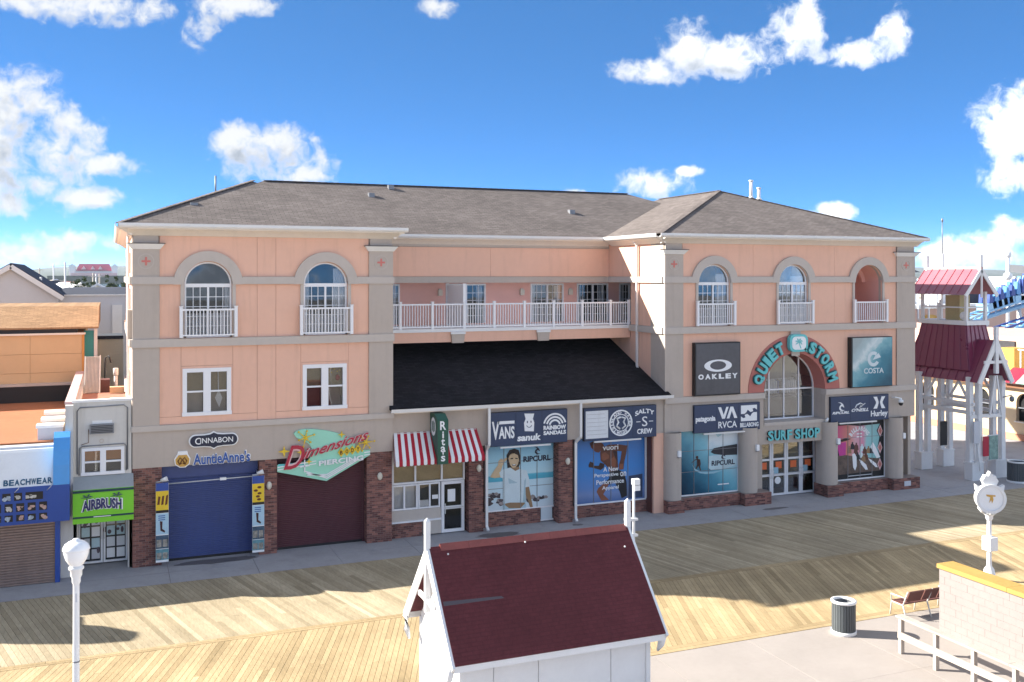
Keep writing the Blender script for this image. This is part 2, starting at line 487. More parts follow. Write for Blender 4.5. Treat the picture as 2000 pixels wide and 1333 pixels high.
# ------------------------------------------------------------------ geometry helpers
class MB:
    """collects shapes and links them as one mesh object"""
    def __init__(self):
        self.v, self.f, self.tone, self.smooth = [], [], [], []
        self.cur = 0.5

    def add(self, verts, faces, smooth=False):
        o = len(self.v)
        self.v += [tuple(p) for p in verts]
        for q in faces:
            self.f.append([i + o for i in q])
            self.tone.append(self.cur)
            self.smooth.append(smooth)
        return self

    def box(self, x0, x1, y0, y1, z0, z1):
        v = [(x0, y0, z0), (x1, y0, z0), (x1, y1, z0), (x0, y1, z0), (x0, y0, z1), (x1, y0, z1), (x1, y1, z1), (x0, y1, z1)]
        return self.add(v, [(0, 3, 2, 1), (4, 5, 6, 7), (0, 1, 5, 4), (1, 2, 6, 5), (2, 3, 7, 6), (3, 0, 4, 7)])

    def bar(self, a, b, w, h=None, up=(0, 0, 1)):
        """a square bar from a to b"""
        h = h or w
        a, b = Vector(a), Vector(b)
        d = (b - a).normalized()
        u = Vector(up)
        if abs(d.dot(u)) > 0.98:
            u = Vector((0, 1, 0))
        s = d.cross(u).normalized()
        u = s.cross(d).normalized()
        v = []
        for p in (a, b):
            for i, j in ((-1, -1), (1, -1), (1, 1), (-1, 1)):
                v.append(p + s * (i * w / 2) + u * (j * h / 2))
        return self.add(v, [(0, 1, 2, 3), (7, 6, 5, 4), (0, 4, 5, 1), (1, 5, 6, 2), (2, 6, 7, 3), (3, 7, 4, 0)])

    def prism(self, pts, y0, y1):
        """an outline in x, z pushed from y0 (front) to y1"""
        n = len(pts)
        v = [(x, y0, z) for x, z in pts] + [(x, y1, z) for x, z in pts]
        f = [list(range(n)), list(range(2 * n - 1, n - 1, -1))]
        f += [(i, i + n, (i + 1) % n + n, (i + 1) % n) for i in range(n)]
        return self.add(v, f)

    def prism_x(self, pts, x0, x1):
        """an outline in y, z pushed from x0 to x1"""
        n = len(pts)
        v = [(x0, y, z) for y, z in pts] + [(x1, y, z) for y, z in pts]
        f = [list(range(n)), list(range(2 * n - 1, n - 1, -1))]
        f += [(i, i + n, (i + 1) % n + n, (i + 1) % n) for i in range(n)]
        return self.add(v, f)

    def slab(self, pts, z0, z1):
        """an outline in x, y pushed from z0 to z1"""
        n = len(pts)
        v = [(x, y, z0) for x, y in pts] + [(x, y, z1) for x, y in pts]
        f = [list(range(n - 1, -1, -1)), list(range(n, 2 * n))]
        f += [(i, (i + 1) % n, (i + 1) % n + n, i + n) for i in range(n)]
        return self.add(v, f)

    def cyl(self, c, r, h, n=20, r2=None, axis='z', smooth=True):
        r2 = r if r2 is None else r2
        v, f = [], []
        for k, (rr, t) in enumerate(((r, 0), (r2, h))):
            for i in range(n):
                a = 2 * math.pi * i / n
                p = (rr * math.cos(a), rr * math.sin(a), t)
                if axis == 'y':
                    p = (p[0], p[2], p[1])
                elif axis == 'x':
                    p = (p[2], p[0], p[1])
                v.append((c[0] + p[0], c[1] + p[1], c[2] + p[2]))
        self.add(v, [(i, (i + 1) % n, (i + 1) % n + n, i + n) for i in range(n)], smooth)
        o = len(self.v) - 2 * n
        for q in (list(range(n - 1, -1, -1)), list(range(n, 2 * n))):
            self.f.append([i + o for i in q]); self.tone.append(self.cur); self.smooth.append(False)
        return self

    def lathe(self, prof, c=(0, 0, 0), n=24, a0=0.0, a1=2 * math.pi, smooth=True):
        """profile of (radius, height) turned about z"""
        full = abs(a1 - a0 - 2 * math.pi) < 1e-6
        m = n if full else n + 1
        v = []
        for r, z in prof:
            for i in range(m):
                a = a0 + (a1 - a0) * i / n
                v.append((c[0] + r * math.cos(a), c[1] + r * math.sin(a), c[2] + z))
        f = []
        for k in range(len(prof) - 1):
            for i in range(n):
                j = (i + 1) % m
                f.append((k * m + i, k * m + j, (k + 1) * m + j, (k + 1) * m + i))
        return self.add(v, f, smooth)

    def tube(self, pts, r, n=8, smooth=True):
        P = [Vector(p) for p in pts]
        v, f = [], []
        for k, p in enumerate(P):
            d = (P[min(k + 1, len(P) - 1)] - P[max(k - 1, 0)]).normalized()
            u = Vector((0, 0, 1)) if abs(d.z) < 0.95 else Vector((0, 1, 0))
            s = d.cross(u).normalized()
            u = s.cross(d).normalized()
            rr = r[k] if isinstance(r, (list, tuple)) else r
            for i in range(n):
                a = 2 * math.pi * i / n
                v.append(p + s * (rr * math.cos(a)) + u * (rr * math.sin(a)))
        for k in range(len(P) - 1):
            for i in range(n):
                j = (i + 1) % n
                f.append((k * n + i, k * n + j, (k + 1) * n + j, (k + 1) * n + i))
        self.add(v, f, smooth)
        o = len(self.v) - len(v)
        for q in (list(range(n - 1, -1, -1)), list(range(len(v) - n, len(v)))):
            self.f.append([i + o for i in q]); self.tone.append(self.cur); self.smooth.append(False)
        return self

    def ball(self, c, rx, ry, rz, n=10, m=7):
        v = [(c[0], c[1], c[2] + rz)]
        for k in range(1, m):
            p = math.pi * k / m
            for i in range(n):
                a = 2 * math.pi * i / n
                v.append((c[0] + rx * math.sin(p) * math.cos(a), c[1] + ry * math.sin(p) * math.sin(a), c[2] + rz * math.cos(p)))
        v.append((c[0], c[1], c[2] - rz))
        f = [(0, 1 + i, 1 + (i + 1) % n) for i in range(n)]
        for k in range(m - 2):
            for i in range(n):
                a, b = 1 + k * n + i, 1 + k * n + (i + 1) % n
                f.append((a, a + n, b + n, b))
        e = len(v) - 1
        f += [(e, 1 + (m - 2) * n + (i + 1) % n, 1 + (m - 2) * n + i) for i in range(n)]
        return self.add(v, f, True)

    def wall(self, x0, x1, z0, z1, y0, y1, holes=()):
        """an upright wall along x with rectangular or round-headed holes: dict(x0, x1, z0, z1[, r])"""
        cuts = {x0, x1}
        for h in holes:
            for q in (h['x0'], h['x1']):
                if x0 < q < x1:
                    cuts.add(q)
            if h.get('r'):
                c = (h['x0'] + h['x1']) / 2
                for i in range(1, 24):
                    q = c - h['r'] * math.cos(math.pi * i / 24)
                    if x0 < q < x1:
                        cuts.add(q)
        cuts = sorted(cuts)

        def top(h, x):
            if h.get('r'):
                c = (h['x0'] + h['x1']) / 2
                return h['z1'] + math.sqrt(max(0.0, h['r'] ** 2 - (x - c) ** 2))
            return h['z1']
        for a, b in zip(cuts, cuts[1:]):
            mid = (a + b) / 2
            hs = sorted([h for h in holes if h['x0'] < mid < h['x1']], key=lambda h: h['z0'])
            lo_a = lo_b = z0
            spans = []
            for h in hs:
                ca, cb = min(h['z0'], z1), min(h['z0'], z1)
                spans.append((lo_a, lo_b, ca, cb))
                lo_a, lo_b = top(h, a), top(h, b)
            spans.append((lo_a, lo_b, z1, z1))
            for la, lb, ua, ub in spans:
                la, lb = max(la, z0), max(lb, z0)
                if ua - la < 1e-4 and ub - lb < 1e-4:
                    continue
                ua, ub = max(ua, la), max(ub, lb)
                v = [(a, y0, la), (b, y0, lb), (b, y0, ub), (a, y0, ua), (a, y1, la), (b, y1, lb), (b, y1, ub), (a, y1, ua)]
                self.add(v, [(0, 1, 2, 3), (5, 4, 7, 6), (4, 5, 1, 0), (3, 2, 6, 7), (4, 0, 3, 7), (1, 5, 6, 2)])
        return self

    def ring(self, cx, cz, r0, r1, y0, y1, a0=0.0, a1=math.pi, n=32):
        """an arch band in the x, z plane"""
        v = []
        for i in range(n + 1):
            a = a0 + (a1 - a0) * i / n
            for r, y in ((r0, y0), (r1, y0), (r1, y1), (r0, y1)):
                v.append((cx + r * math.cos(a), y, cz + r * math.sin(a)))
        f = []
        for i in range(n):
            for k in range(4):
                f.append((4 * i + k, 4 * i + (k + 1) % 4, 4 * i + 4 + (k + 1) % 4, 4 * i + 4 + k))
        if abs(a1 - a0) < 2 * math.pi - 1e-6:
            f.append((3, 2, 1, 0))
            f.append((4 * n, 4 * n + 1, 4 * n + 2, 4 * n + 3))
        return self.add(v, f)

    def build(self, name, material, parent=None, fix=True, **props):
        me = bpy.data.meshes.new(name)
        me.from_pydata(self.v, [], self.f)
        me.polygons.foreach_set('use_smooth', self.smooth)
        if any(abs(t - 0.5) > 1e-6 for t in self.tone):
            at = me.attributes.new('tone', 'FLOAT', 'FACE')
            at.data.foreach_set('value', self.tone)
        if fix:
            bm = bmesh.new()
            bm.from_mesh(me)
            bmesh.ops.recalc_face_normals(bm, faces=bm.faces)
            bm.to_mesh(me)
            bm.free()
        me.materials.append(MATS[material] if isinstance(material, str) else material)
        o = bpy.data.objects.new(name, me)
        COL.objects.link(o)
        if parent:
            o.parent = parent
            o.matrix_parent_inverse = Matrix.Translation(-parent.location)
        for k, q in props.items():
            o[k] = q
        return o


def thing(name, loc, label, category, group=None):
    o = bpy.data.objects.new(name, None)
    o.empty_display_size = 0.3
    o.location = loc
    COL.objects.link(o)
    o['label'] = label
    o['category'] = category
    if group:
        o['group'] = group
    return o


def tag(o, label=None, category=None, group=None, kind=None):
    for k, q in (('label', label), ('category', category), ('group', group), ('kind', kind)):
        if q:
            o[k] = q
    return o


def copy_tree(o, offset, parent=None, **props):
    """a thing again, with its parts and sub-parts, moved by offset"""
    c = o.copy()
    COL.objects.link(c)
    if parent:
        c.parent = parent
    else:
        c.location = o.location + Vector(offset)
    for k, q in props.items():
        c[k] = q
    for ch in o.children:
        copy_tree(ch, offset, c)
    return c


_font_scene = {}


def text_data(body, bold=0.0, depth=0.02, res=3):
    """the outline of a word as mesh data: verts, faces (x right, y up, z front)"""
    key = (body, bold, depth, res)
    if key in _font_scene:
        return _font_scene[key]
    cu = bpy.data.curves.new('lettering', 'FONT')
    cu.body = body
    cu.size = 1.0
    cu.offset = bold
    cu.extrude = depth / 2
    cu.resolution_u = res
    ob = bpy.data.objects.new('lettering', cu)
    COL.objects.link(ob)
    bpy.context.view_layer.update()
    dg = bpy.context.evaluated_depsgraph_get()
    me = bpy.data.meshes.new_from_object(ob.evaluated_get(dg))
    v = [tuple(p.co) for p in me.vertices]
    f = [tuple(p.vertices) for p in me.polygons]
    bpy.data.objects.remove(ob)
    bpy.data.curves.remove(cu)
    bpy.data.meshes.remove(me)
    _font_scene[key] = (v, f)
    return v, f


def put_text(mb, body, x0, x1, z0, z1, y, bold=0.0, depth=0.02, shear=0.0, rot=0.0, arc=0.0, rise=0.0, res=3):
    """fit a word into the rectangle x0..x1, z0..z1 on a wall facing -y; its face stands at y"""
    v, f = text_data(body, bold, 0.02, res)
    xs = [p[0] + shear * p[1] for p in v]
    ys = [p[1] for p in v]
    ax, bx, ay, by = min(xs), max(xs), min(ys), max(ys)
    zc = max(p[2] for p in v)
    out = []
    cx, cz = (x0 + x1) / 2, (z0 + z1) / 2
    for (px, py, pz), sx in zip(v, xs):
        u = (sx - ax) / (bx - ax)
        w = (py - ay) / (by - ay)
        X = x0 + (x1 - x0) * u
        Z = z0 + (z1 - z0) * w + rise * (u - 0.5)
        Z += arc * (1 - (2 * u - 1) ** 2)
        if rot:
            dx, dz = X - cx, Z - cz
            X = cx + dx * math.cos(rot) - dz * math.sin(rot)
            Z = cz + dx * math.sin(rot) + dz * math.cos(rot)
        out.append((X, y + (0 if pz > 0 else depth), Z))
    mb.add(out, f)
    return mb


def put_curve_text(mb, body, cx, cz, r, h, a0, a1, y, bold=0.0, depth=0.03, wscale=1.0):
    """letters one by one along an arc, tops outward; a0 to a1 in degrees, left to right"""
    n = len(body)
    for i, ch in enumerate(body):
        a = R(a0 + (a1 - a0) * (i + 0.5) / n)
        step = abs(R(a1 - a0)) / n * r * 0.9 * wscale
        put_letter(mb, ch, cx + r * math.cos(a), cz + r * math.sin(a), step, h, a - math.pi / 2, y, bold, depth)
    return mb


def put_letter(mb, ch, cx, cz, w, h, rot, y, bold=0.0, depth=0.03):
    if ch == ' ':
        return
    if ch in 'I1':
        w *= 0.38
    put_text(mb, ch, cx - w / 2, cx + w / 2, cz - h / 2, cz + h / 2, y, bold, depth, rot=rot)


def circle(cx, cz, rx, rz=None, n=28, a0=0.0):
    rz = rz or rx
    return [(cx + rx * math.cos(a0 + 2 * math.pi * i / n), cz + rz * math.sin(a0 + 2 * math.pi * i / n)) for i in range(n)]


def brick_field(mb, x0, x1, z0, z1, yf, rnd, lw=0.215, lh=0.075, joint=0.011, depth=0.05):
    """running-bond bricks on a face looking to -y, fronts about at yf"""
    rows = max(1, round((z1 - z0) / lh))
    rh = (z1 - z0) / rows
    for k in range(rows):
        x = x0 - (lw / 2 if k % 2 else 0)
        while x < x1 - 0.01:
            a, b = max(x, x0) + joint / 2, min(x + lw, x1) - joint / 2
            if b - a > 0.02:
                mb.cur = rnd.random()
                d = rnd.uniform(-0.004, 0.004)
                mb.box(a, b, yf + d, yf + depth, z0 + k * rh + joint / 2, z0 + (k + 1) * rh - joint / 2)
            x += lw


def brick_field_x(mb, y0, y1, z0, z1, xf, sgn, rnd, lw=0.215, lh=0.075, joint=0.011, depth=0.05):
    """the same on a face looking along x (sgn -1: to the left, +1: to the right)"""
    rows = max(1, round((z1 - z0) / lh))
    rh = (z1 - z0) / rows
    for k in range(rows):
        y = y0 - (lw / 2 if k % 2 else 0)
        while y < y1 - 0.01:
            a, b = max(y, y0) + joint / 2, min(y + lw, y1) - joint / 2
            if b - a > 0.02:
                mb.cur = rnd.random()
                q = xf - sgn * depth
                mb.box(min(xf, q), max(xf, q), a, b, z0 + k * rh + joint / 2, z0 + (k + 1) * rh - joint / 2)
            y += lw


# ------------------------------------------------------------------ the setting: ground, walk, boardwalk, plaza
SX0, SX1 = -34.0, 90.0
gb = MB()
gb.box(-2500, 2500, -400, 130, -0.5, -0.06)
ground = gb.build('ground', 'ground', kind='structure')

# concrete sidewalk in front of the shops, in slabs
walk = MB().box(-34, 52, -2.3, 1.3, -0.055, -0.03).build('sidewalk', 'mortar', kind='structure')
xs = -34.0
rnd = random.Random(3)
joints = []
while xs < 52:
    joints.append(xs)
    xs += 2.93
for a in joints:
    for y0, y1 in ((-2.3, -1.02), (-1.0, 1.3)):
        MB().box(a + 0.008, a + 2.93 - 0.008, y0, y1, -0.05, rnd.uniform(-0.004, 0.0)).build('slab', 'concrete', walk)
def stain(cx, cy, rx, ry, seed):
    rg = random.Random(seed)
    pts = [(cx + rx * math.cos(a) * rg.uniform(0.8, 1.1), cy + ry * math.sin(a) * rg.uniform(0.8, 1.1)) for a in [2 * math.pi * i / 22 for i in range(22)]]
    MB().slab(pts, -0.003, 0.003).build('water_stain', mat('wet_concrete', (0.13, 0.12, 0.125), 0.55, 0.25, 1.5), walk)


stain(13.6, -0.75, 0.95, 0.38, 1)
stain(17.2, -0.5, 0.25, 0.15, 2)
stain(26.6, -1.25, 0.7, 0.16, 3)
stain(2.9, -0.2, 1.5, 0.32, 4)
# back lane and the court beyond the gate
MB().box(36.2, 90, 1.3, 120, -0.055, -0.012).build('court_paving', 'concrete', kind='structure')

# the boardwalk: two runs of slanting boards, with lengthwise border boards
deck = MB().box(SX0, SX1, -13.9, -2.3, -0.2, -0.05).build('boardwalk', 'bark', kind='structure')


def boards(ya, yb, slope, width, gap):
    """slanting boards between y = ya (far) and y = yb (near); slope = x shift per metre towards the viewer"""
    rng = random.Random(int(ya * 10))
    step = width * math.sqrt(1 + slope * slope)
    out = []
    x = SX0 - 4
    while x < SX1:
        y = ya
        # every run is laid in one to three lengths
        cuts = [ya]
        if rng.random() < 0.7:
            cuts.append(ya + (yb - ya) * rng.uniform(0.2, 0.8))
        cuts.append(yb)
        for p, q in zip(cuts, cuts[1:]):
            g2 = gap / 2
            xa, xb = x + slope * (ya - p), x + slope * (ya - q)
            pts = [(xa + g2, p - 0.002), (xa + step - g2, p - 0.002), (xb + step - g2, q + 0.002), (xb + g2, q + 0.002)]
            out.append((pts, rng.uniform(-0.003, 0.0), min(1, max(0, rng.gauss(0.5, 0.24))), 'board' if ya > -5 else 'new_board'))
        x += step
    return out


all_boards = boards(-2.32, -8.12, 0.27, 0.155, 0.010) + boards(-8.42, -13.52, -0.38, 0.155, 0.010)
CAMXY = Vector((-0.67, -37.1))
FWD = Vector((math.sin(R(22.2)), math.cos(R(22.2))))


def seen_score(pts):
    cx = sum(p[0] for p in pts) / 4
    cy = sum(p[1] for p in pts) / 4
    d = Vector((cx, cy)) - CAMXY
    depth = d.dot(FWD)
    side = d.x * FWD.y - d.y * FWD.x
    if depth < 5 or abs(side / depth) > 0.54 or 10.3 / depth > 0.43:
        return -1.0
    area = abs((pts[1][0] - pts[0][0]) * (pts[0][1] - pts[2][1]))
    return area / depth ** 3


order = sorted(range(len(all_boards)), key=lambda i: -seen_score(all_boards[i][0]))
rest = {'board': MB(), 'new_board': MB()}
for rank, i in enumerate(order):
    pts, dz, tone, bm_ = all_boards[i]
    if rank < 290 and seen_score(pts) > 0:
        mb = MB()
        mb.cur = tone
        mb.slab(pts[::-1], -0.05, dz)
        mb.build('board', bm_, deck)
    else:
        rest[bm_].cur = tone
        rest[bm_].slab(pts[::-1], -0.05, dz)
for bm_ in rest:
    rest[bm_].build('far_boards', bm_, deck, kind='stuff')
for y0, y1 in ((-8.27, -8.13), (-8.41, -8.28), (-13.70, -13.53), (-13.89, -13.71)):
    x = SX0
    while x < SX1:
        L = random.uniform(3.6, 4.9)
        mb = MB()
        mb.cur = random.uniform(0.1, 0.6)
        mb.box(x + 0.004, min(x + L, SX1) - 0.004, y0, y1, -0.05, 0.002)
        mb.build('border_board', 'new_board', deck)
        x += L

# concrete plaza on the seaward side
plaza = MB().box(SX0, SX1, -27.5, -13.9, -0.09, -0.05).build('plaza', 'mortar', kind='structure')
MB().box(SX0, SX1, -48, -27.51, -0.09, -0.004).build('promenade', 'plaza_concrete', kind='structure')
MB().box(-1500, 1500, -130, -48.02, -0.4, -0.02).build('beach', 'sand_ground', kind='structure')
for i, a in enumerate([0.72 + 3.05 * k for k in range(-9, 24)]):
    for j in range(4):
        y1 = -13.91 - 3.4 * j
        s = 0.0
        MB().box(a + 0.008, a + 3.05 - 0.008, y1 - 3.39, y1, -0.06, random.uniform(-0.004, 0)).build('slab', 'plaza_concrete', plaza)

# ------------------------------------------------------------------ the long peach building
bld = thing('commercial_building', (18, 6, 0), 'long three-storey peach and taupe building with hipped brown shingle roof above the shops', 'building')
Z1, Z2, Z3, ZE = 4.99, 8.06, 10.28, 11.76         # storefront cornice, two bands, eave
WINGS = ((0.0, 9.45), (21.64, 35.78))
ARCHES = {0: [2.57, 6.84], 1: [24.2, 28.52, 32.92]}
AR, ARO = 0.83, 1.19


def arch_hole(c, z0=Z2 + 0.02, r=AR):
    return dict(x0=c - r, x1=c + r, z0=z0, z1=10.0, r=r)


sash = [(1.74, 3.31), (6.03, 7.58)]
# structural cores behind the stucco panels (hollow shells, so rooms can be seen into)
core = MB()
core.wall(0.02, 9.43, 3.5, 12.0, 0.06, 0.20, [arch_hole(c) for c in ARCHES[0]] + [dict(x0=a, x1=b, z0=5.3, z1=6.92) for a, b in sash])
core.box(0.02, 0.2, 0.2, 17.0, 0.0, 12.0)                # left flank
core.box(9.25, 9.43, 0.2, 7.2, 0.0, 12.0)
core.build('wall', 'taupe', bld)
core = MB()
core.wall(21.66, 35.76, 4.4, 12.0, 0.06, 0.20, [arch_hole(c) for c in ARCHES[1]] + [dict(x0=26.84, x1=30.36, z0=3.4, z1=5.0, r=1.76)])
core.box(21.7, 21.84, 0.2, 3.0, 0.0, 12.0)
core.box(21.7, 21.84, 3.0, 7.2, 0.0, 8.0)
core.box(21.7, 21.84, 3.0, 7.2, 10.02, 12.0)
core.box(35.58, 35.76, 0.2, 17.0, 0.0, 12.0)
core.box(0.2, 35.58, 16.8, 17.0, 0, 12.0)
core.build('wall', 'taupe', bld)
# floors close the shells
fl = MB()
for z in (4.6, 7.9):
    fl.box(0.2, 9.25, 0.2, 16.8, z, z + 0.12)
    fl.box(21.84, 35.58, 0.9, 16.8, z, z + 0.12)
fl.box(0.2, 9.25, 0.2, 16.8, 11.7, 11.8)
fl.box(21.84, 35.58, 0.2, 16.8, 11.7, 11.8)
fl.box(9.25, 21.84, 5.4, 16.8, 11.7, 11.8)
fl.box(9.43, 21.66, 3.1, 16.8, 7.5, 7.6)
fl.build('floor_slab', 'room_dark', bld)

# stucco panels of the fronts
G = 0.005


def panel(x0, x1, z0, z1, m, holes=(), y0=0.0, y1=0.055):
    return MB().wall(x0 + G, x1 - G, z0 + G, z1 - G, y0, y1, holes).build('stucco_panel', m, bld)


rows = ((4.99, 7.77), (8.06, 10.01), (10.28, ZE))
hl = [arch_hole(c) for c in ARCHES[0]] + [dict(x0=a, x1=b, z0=5.3, z1=6.92) for a, b in sash]
for z0, z1 in rows:
    for x0, x1 in ((0.90, 4.30), (4.30, 4.98), (4.98, 8.50)):
        if z0 < 5 and x1 - x0 > 1:
            c = 2.53 if x0 < 3 else 6.80
            for a, b, p, q in ((x0, x1, z0, 5.26), (x0, c - 0.9, 5.26, z1), (c - 0.9, c + 0.9, 5.26, z1), (c + 0.9, x1, 5.26, z1)):
                if q > 6 and abs(b - a - 1.8) < 0.01:
                    panel(a, b, p, 7.06, 'peach', hl)
                    panel(a, b, 7.06, q, 'peach')
                else:
                    panel(a, b, p, q, 'peach', hl)
        else:
            panel(x0, x1, z0, z1, 'peach', hl)
hr = [arch_hole(c) for c in ARCHES[1]] + [dict(x0=26.03, x1=31.19, z0=4.0, z1=5.0, r=2.58)]
for z0, z1 in rows:
    for x0, x1 in ((22.57, 26.3), (26.3, 30.9), (30.9, 34.64)) if z0 > 5 else ((22.57, 34.64),):
        panel(x0, x1, z0, z1, 'peach', hr)


# pilasters, bands, caps
def pilaster(x0, x1):
    p = MB().box(x0, x1, -0.07, 0.058, 4.99, 7.772)
    p.box(x0, x1, -0.07, 0.058, 8.058, 10.012).box(x0, x1, -0.07, 0.058, 10.278, 11.27)
    p.box(x0 + 0.04, x1 - 0.04, -0.05, 0.058, 11.46, 11.98)
    o = p.build('pilaster', 'taupe', bld)
    cx = (x0 + x1) / 2
    cap = MB()
    n = [(x0 - 0.03, -0.10, 11.26), (x1 + 0.03, -0.10, 11.26), (x1 + 0.03, 0.056, 11.26), (x0 - 0.03, 0.056, 11.26),
         (x0 - 0.17, -0.24, 11.45), (x1 + 0.17, -0.24, 11.45), (x1 + 0.17, 0.056, 11.45), (x0 - 0.17, 0.056, 11.45)]
    cap.add(n, [(0, 3, 2, 1), (4, 5, 6, 7), (0, 1, 5, 4), (1, 2, 6, 5), (2, 3, 7, 6), (3, 0, 4, 7)])
    cap.build('capital', 'white_paint', o)
    MB().box(x0 - 0.19, x1 + 0.19, -0.26, 0.05, 11.452, 11.475).build('capital_flashing', 'dark_cap', o)
    MB().ring(cx, 10.83, 0.24, 0.275, -0.085, -0.06, 0, 2 * math.pi, 32).build('roundel', 'taupe_trim', o)
    MB().prism([(cx + a, 10.83 + b) for a, b in ((-.035, .15), (.035, .15), (.035, .035), (.15, .035), (.15, -.035), (.035, -.035),
                (.035, -.15), (-.035, -.15), (-.035, -.035), (-.15, -.035), (-.15, .035), (-.035, .035))], -0.082, -0.066).build('cross_emblem', 'cross_red', o)
    return o


for x0, x1 in ((0.0, 0.9), (8.5, 9.45), (21.64, 22.57), (34.64, 35.78)):
    pilaster(x0, x1)
for (x0, x1), ac in zip(WINGS, (ARCHES[0], ARCHES[1])):
    # lower band runs through, the upper one stops at the arches
    MB().box(x0 - 0.04, x1 + 0.04, -0.13, 0.05, 7.77, 8.06).build('band', 'taupe_trim', bld)
    stops = [x0 - 0.04] + [q for c in ac for q in (c - ARO, c + ARO)] + [x1 + 0.04]
    for a, b in zip(stops[::2], stops[1::2]):
        MB().box(a, b, -0.12, 0.05, 10.01, 10.28).build('band', 'taupe_trim', bld)
    for c in ac:
        m = MB().ring(c, 10.0, AR + 0.015, ARO + 0.02, -0.122, 0.057)
        m.box(c - AR - 0.13, c - AR - 0.012, -0.06, 0.057, 8.062, 10.0).box(c + AR + 0.012, c + AR + 0.13, -0.06, 0.057, 8.062, 10.0)
        m.build('arch_surround', 'taupe_trim', bld)
# flank bands (left side and the inner side of the right wing)
for z0, z1 in ((7.77, 8.06), (10.01, 10.28)):
    MB().box(-0.10, 0.02, 0.05, 16.6, z0 + 0.002, z1 - 0.002).build('band', 'taupe_trim', bld)
MB().box(21.55, 21.70, 0.055, 5.15, 10.012, 10.278).build('band', 'taupe_trim', bld)
MB().box(21.55, 21.70, 0.055, 3.0, 7.772, 8.058).build('band', 'taupe_trim', bld)
# inner flank of the right wing: taupe return by the front, peach beyond
MB().box(21.645, 21.70, 0.06, 1.15, 4.99, 11.9).build('flank_panel', 'taupe', bld)
for y0, y1, z0, z1 in ((1.15, 3.0, 4.99, 7.77), (1.15, 3.0, 8.06, 10.01), (1.15, 5.2, 10.28, 11.9), (3.0, 7.2, 4.99, 7.47)):
    MB().box(21.655, 21.70, y0 + G, y1 - G, z0 + G, z1 - G).build('flank_panel', 'peach', bld)
# left flank: taupe return, then pale wall
MB().box(-0.005, 0.02, 0.062, 0.95, 4.99, 11.9).build('flank_panel', 'taupe', bld)
for y0, y1, z0, z1 in ((0.97, 16.7, 5.0, 7.76), (0.97, 16.7, 8.07, 10.0), (0.97, 16.7, 10.29, 11.9)):
    MB().box(0.0, 0.02, y0, y1, z0, z1).build('flank_panel', 'peach', bld)
for y in (2.6, 5.8, 9.2, 12.6):
    for z in (5.4, 8.5, 10.35):
        h = 1.4 if z < 10 else 0.9
        w = MB().box(-0.035, 0.0, y - 0.45, y + 0.45, z, z + h).build('flank_window', 'vinyl', bld)
        MB().box(-0.042, -0.03, y - 0.38, y + 0.38, z + 0.07, z + h - 0.07).build('pane', 'dark_void', w)
# pink parapet buttress and downpipe of the left flank
MB().tube([(-0.12, 1.6, 11.9), (-0.12, 1.6, 5.9)], 0.05).build('downspout', 'gutter', bld)
MB().box(-0.16, -0.0, 0.35, 0.95, 8.06, 9.1).build('flank_ledge', 'taupe', bld)


# eaves: cove fascia and gutter along the wing fronts, flanks and the middle
def eave_profile(y):
    return [(y, 11.74), (y, 12.02), (y - 0.44, 12.02), (y - 0.44, 11.955), (y - 0.36, 11.945), (y - 0.20, 11.85), (y - 0.09, 11.76), (y - 0.07, 11.74)]


def gutter_profile(y):
    return [(y - 0.42, 12.0), (y - 0.52, 12.0), (y - 0.57, 12.06), (y - 0.57, 12.16), (y - 0.55, 12.16), (y - 0.545, 12.06), (y - 0.42, 12.03)]


for x0, x1 in ((-0.36, 9.83), (21.25, 36.15)):
    MB().prism_x(eave_profile(0.0), x0 + 0.2, x1 - 0.2).build('fascia', 'cream_fascia', bld)
    MB().prism_x(gutter_profile(0.0), x0 - 0.1, x1 + 0.1).build('gutter', 'gutter', bld)
    k = x0 + 0.5
    while k < x1:
        MB().box(k, k + 0.03, -0.585, -0.54, 12.03, 12.165).build('gutter_strap', 'gutter', bld)
        k += 0.85
MB().prism_x(eave_profile(5.2), 9.45, 21.6).build('fascia', 'cream_fascia', bld)
MB().prism_x(gutter_profile(5.2), 9.3, 21.66).build('gutter', 'gutter', bld)


def side_eave(xw, sgn, y0, y1):
    pe = [(xw + sgn * (y * -1), z) for y, z in eave_profile(0.0)]
    pg = [(xw + sgn * (y * -1), z) for y, z in gutter_profile(0.0)]
    MB().prism(pe, y0, y1).build('fascia', 'cream_fascia', bld)
    MB().prism(pg, y0 - 0.1, y1).build('gutter', 'gutter', bld)


side_eave(0.0, -1, -0.16, 17.2)
side_eave(9.45, 1, -0.16, 4.75)
side_eave(21.64, -1, -0.16, 4.75)
side_eave(35.78, 1, -0.16, 17.2)

# roof: three hipped blocks run into each other
def hip(x0, x1, y0, y1, ze, pitch_x, pitch_y, ridge_dir, back=True):
    m = MB()
    if ridge_dir == 'x':
        half = (y1 - y0) / 2
        zr = ze + half * pitch_y
        e = (zr - ze) / pitch_x
        a, b = (x0 + e, (y0 + y1) / 2, zr), (x1 - e, (y0 + y1) / 2, zr)
        v = [(x0, y0, ze), (x1, y0, ze), (x1, y1, ze), (x0, y1, ze), a, b]
        m.add(v, [(0, 1, 5, 4), (2, 3, 4, 5), (3, 0, 4), (1, 2, 5), (3, 2, 1, 0)])
    else:
        half = (x1 - x0) / 2
        zr = ze + half * pitch_x
        e = (zr - ze) / pitch_y
        xm = (x0 + x1) / 2
        a, b = (xm, y0 + e, zr), (xm, y1 - (e if back else 0), zr)
        v = [(x0, y0, ze), (x1, y0, ze), (x1, y1, ze), (x0, y1, ze), a, b]
        m.add(v, [(0, 1, 4), (1, 2, 5, 4), (2, 3, 5), (3, 0, 4, 5), (3, 2, 1, 0)])
    return m, a, b


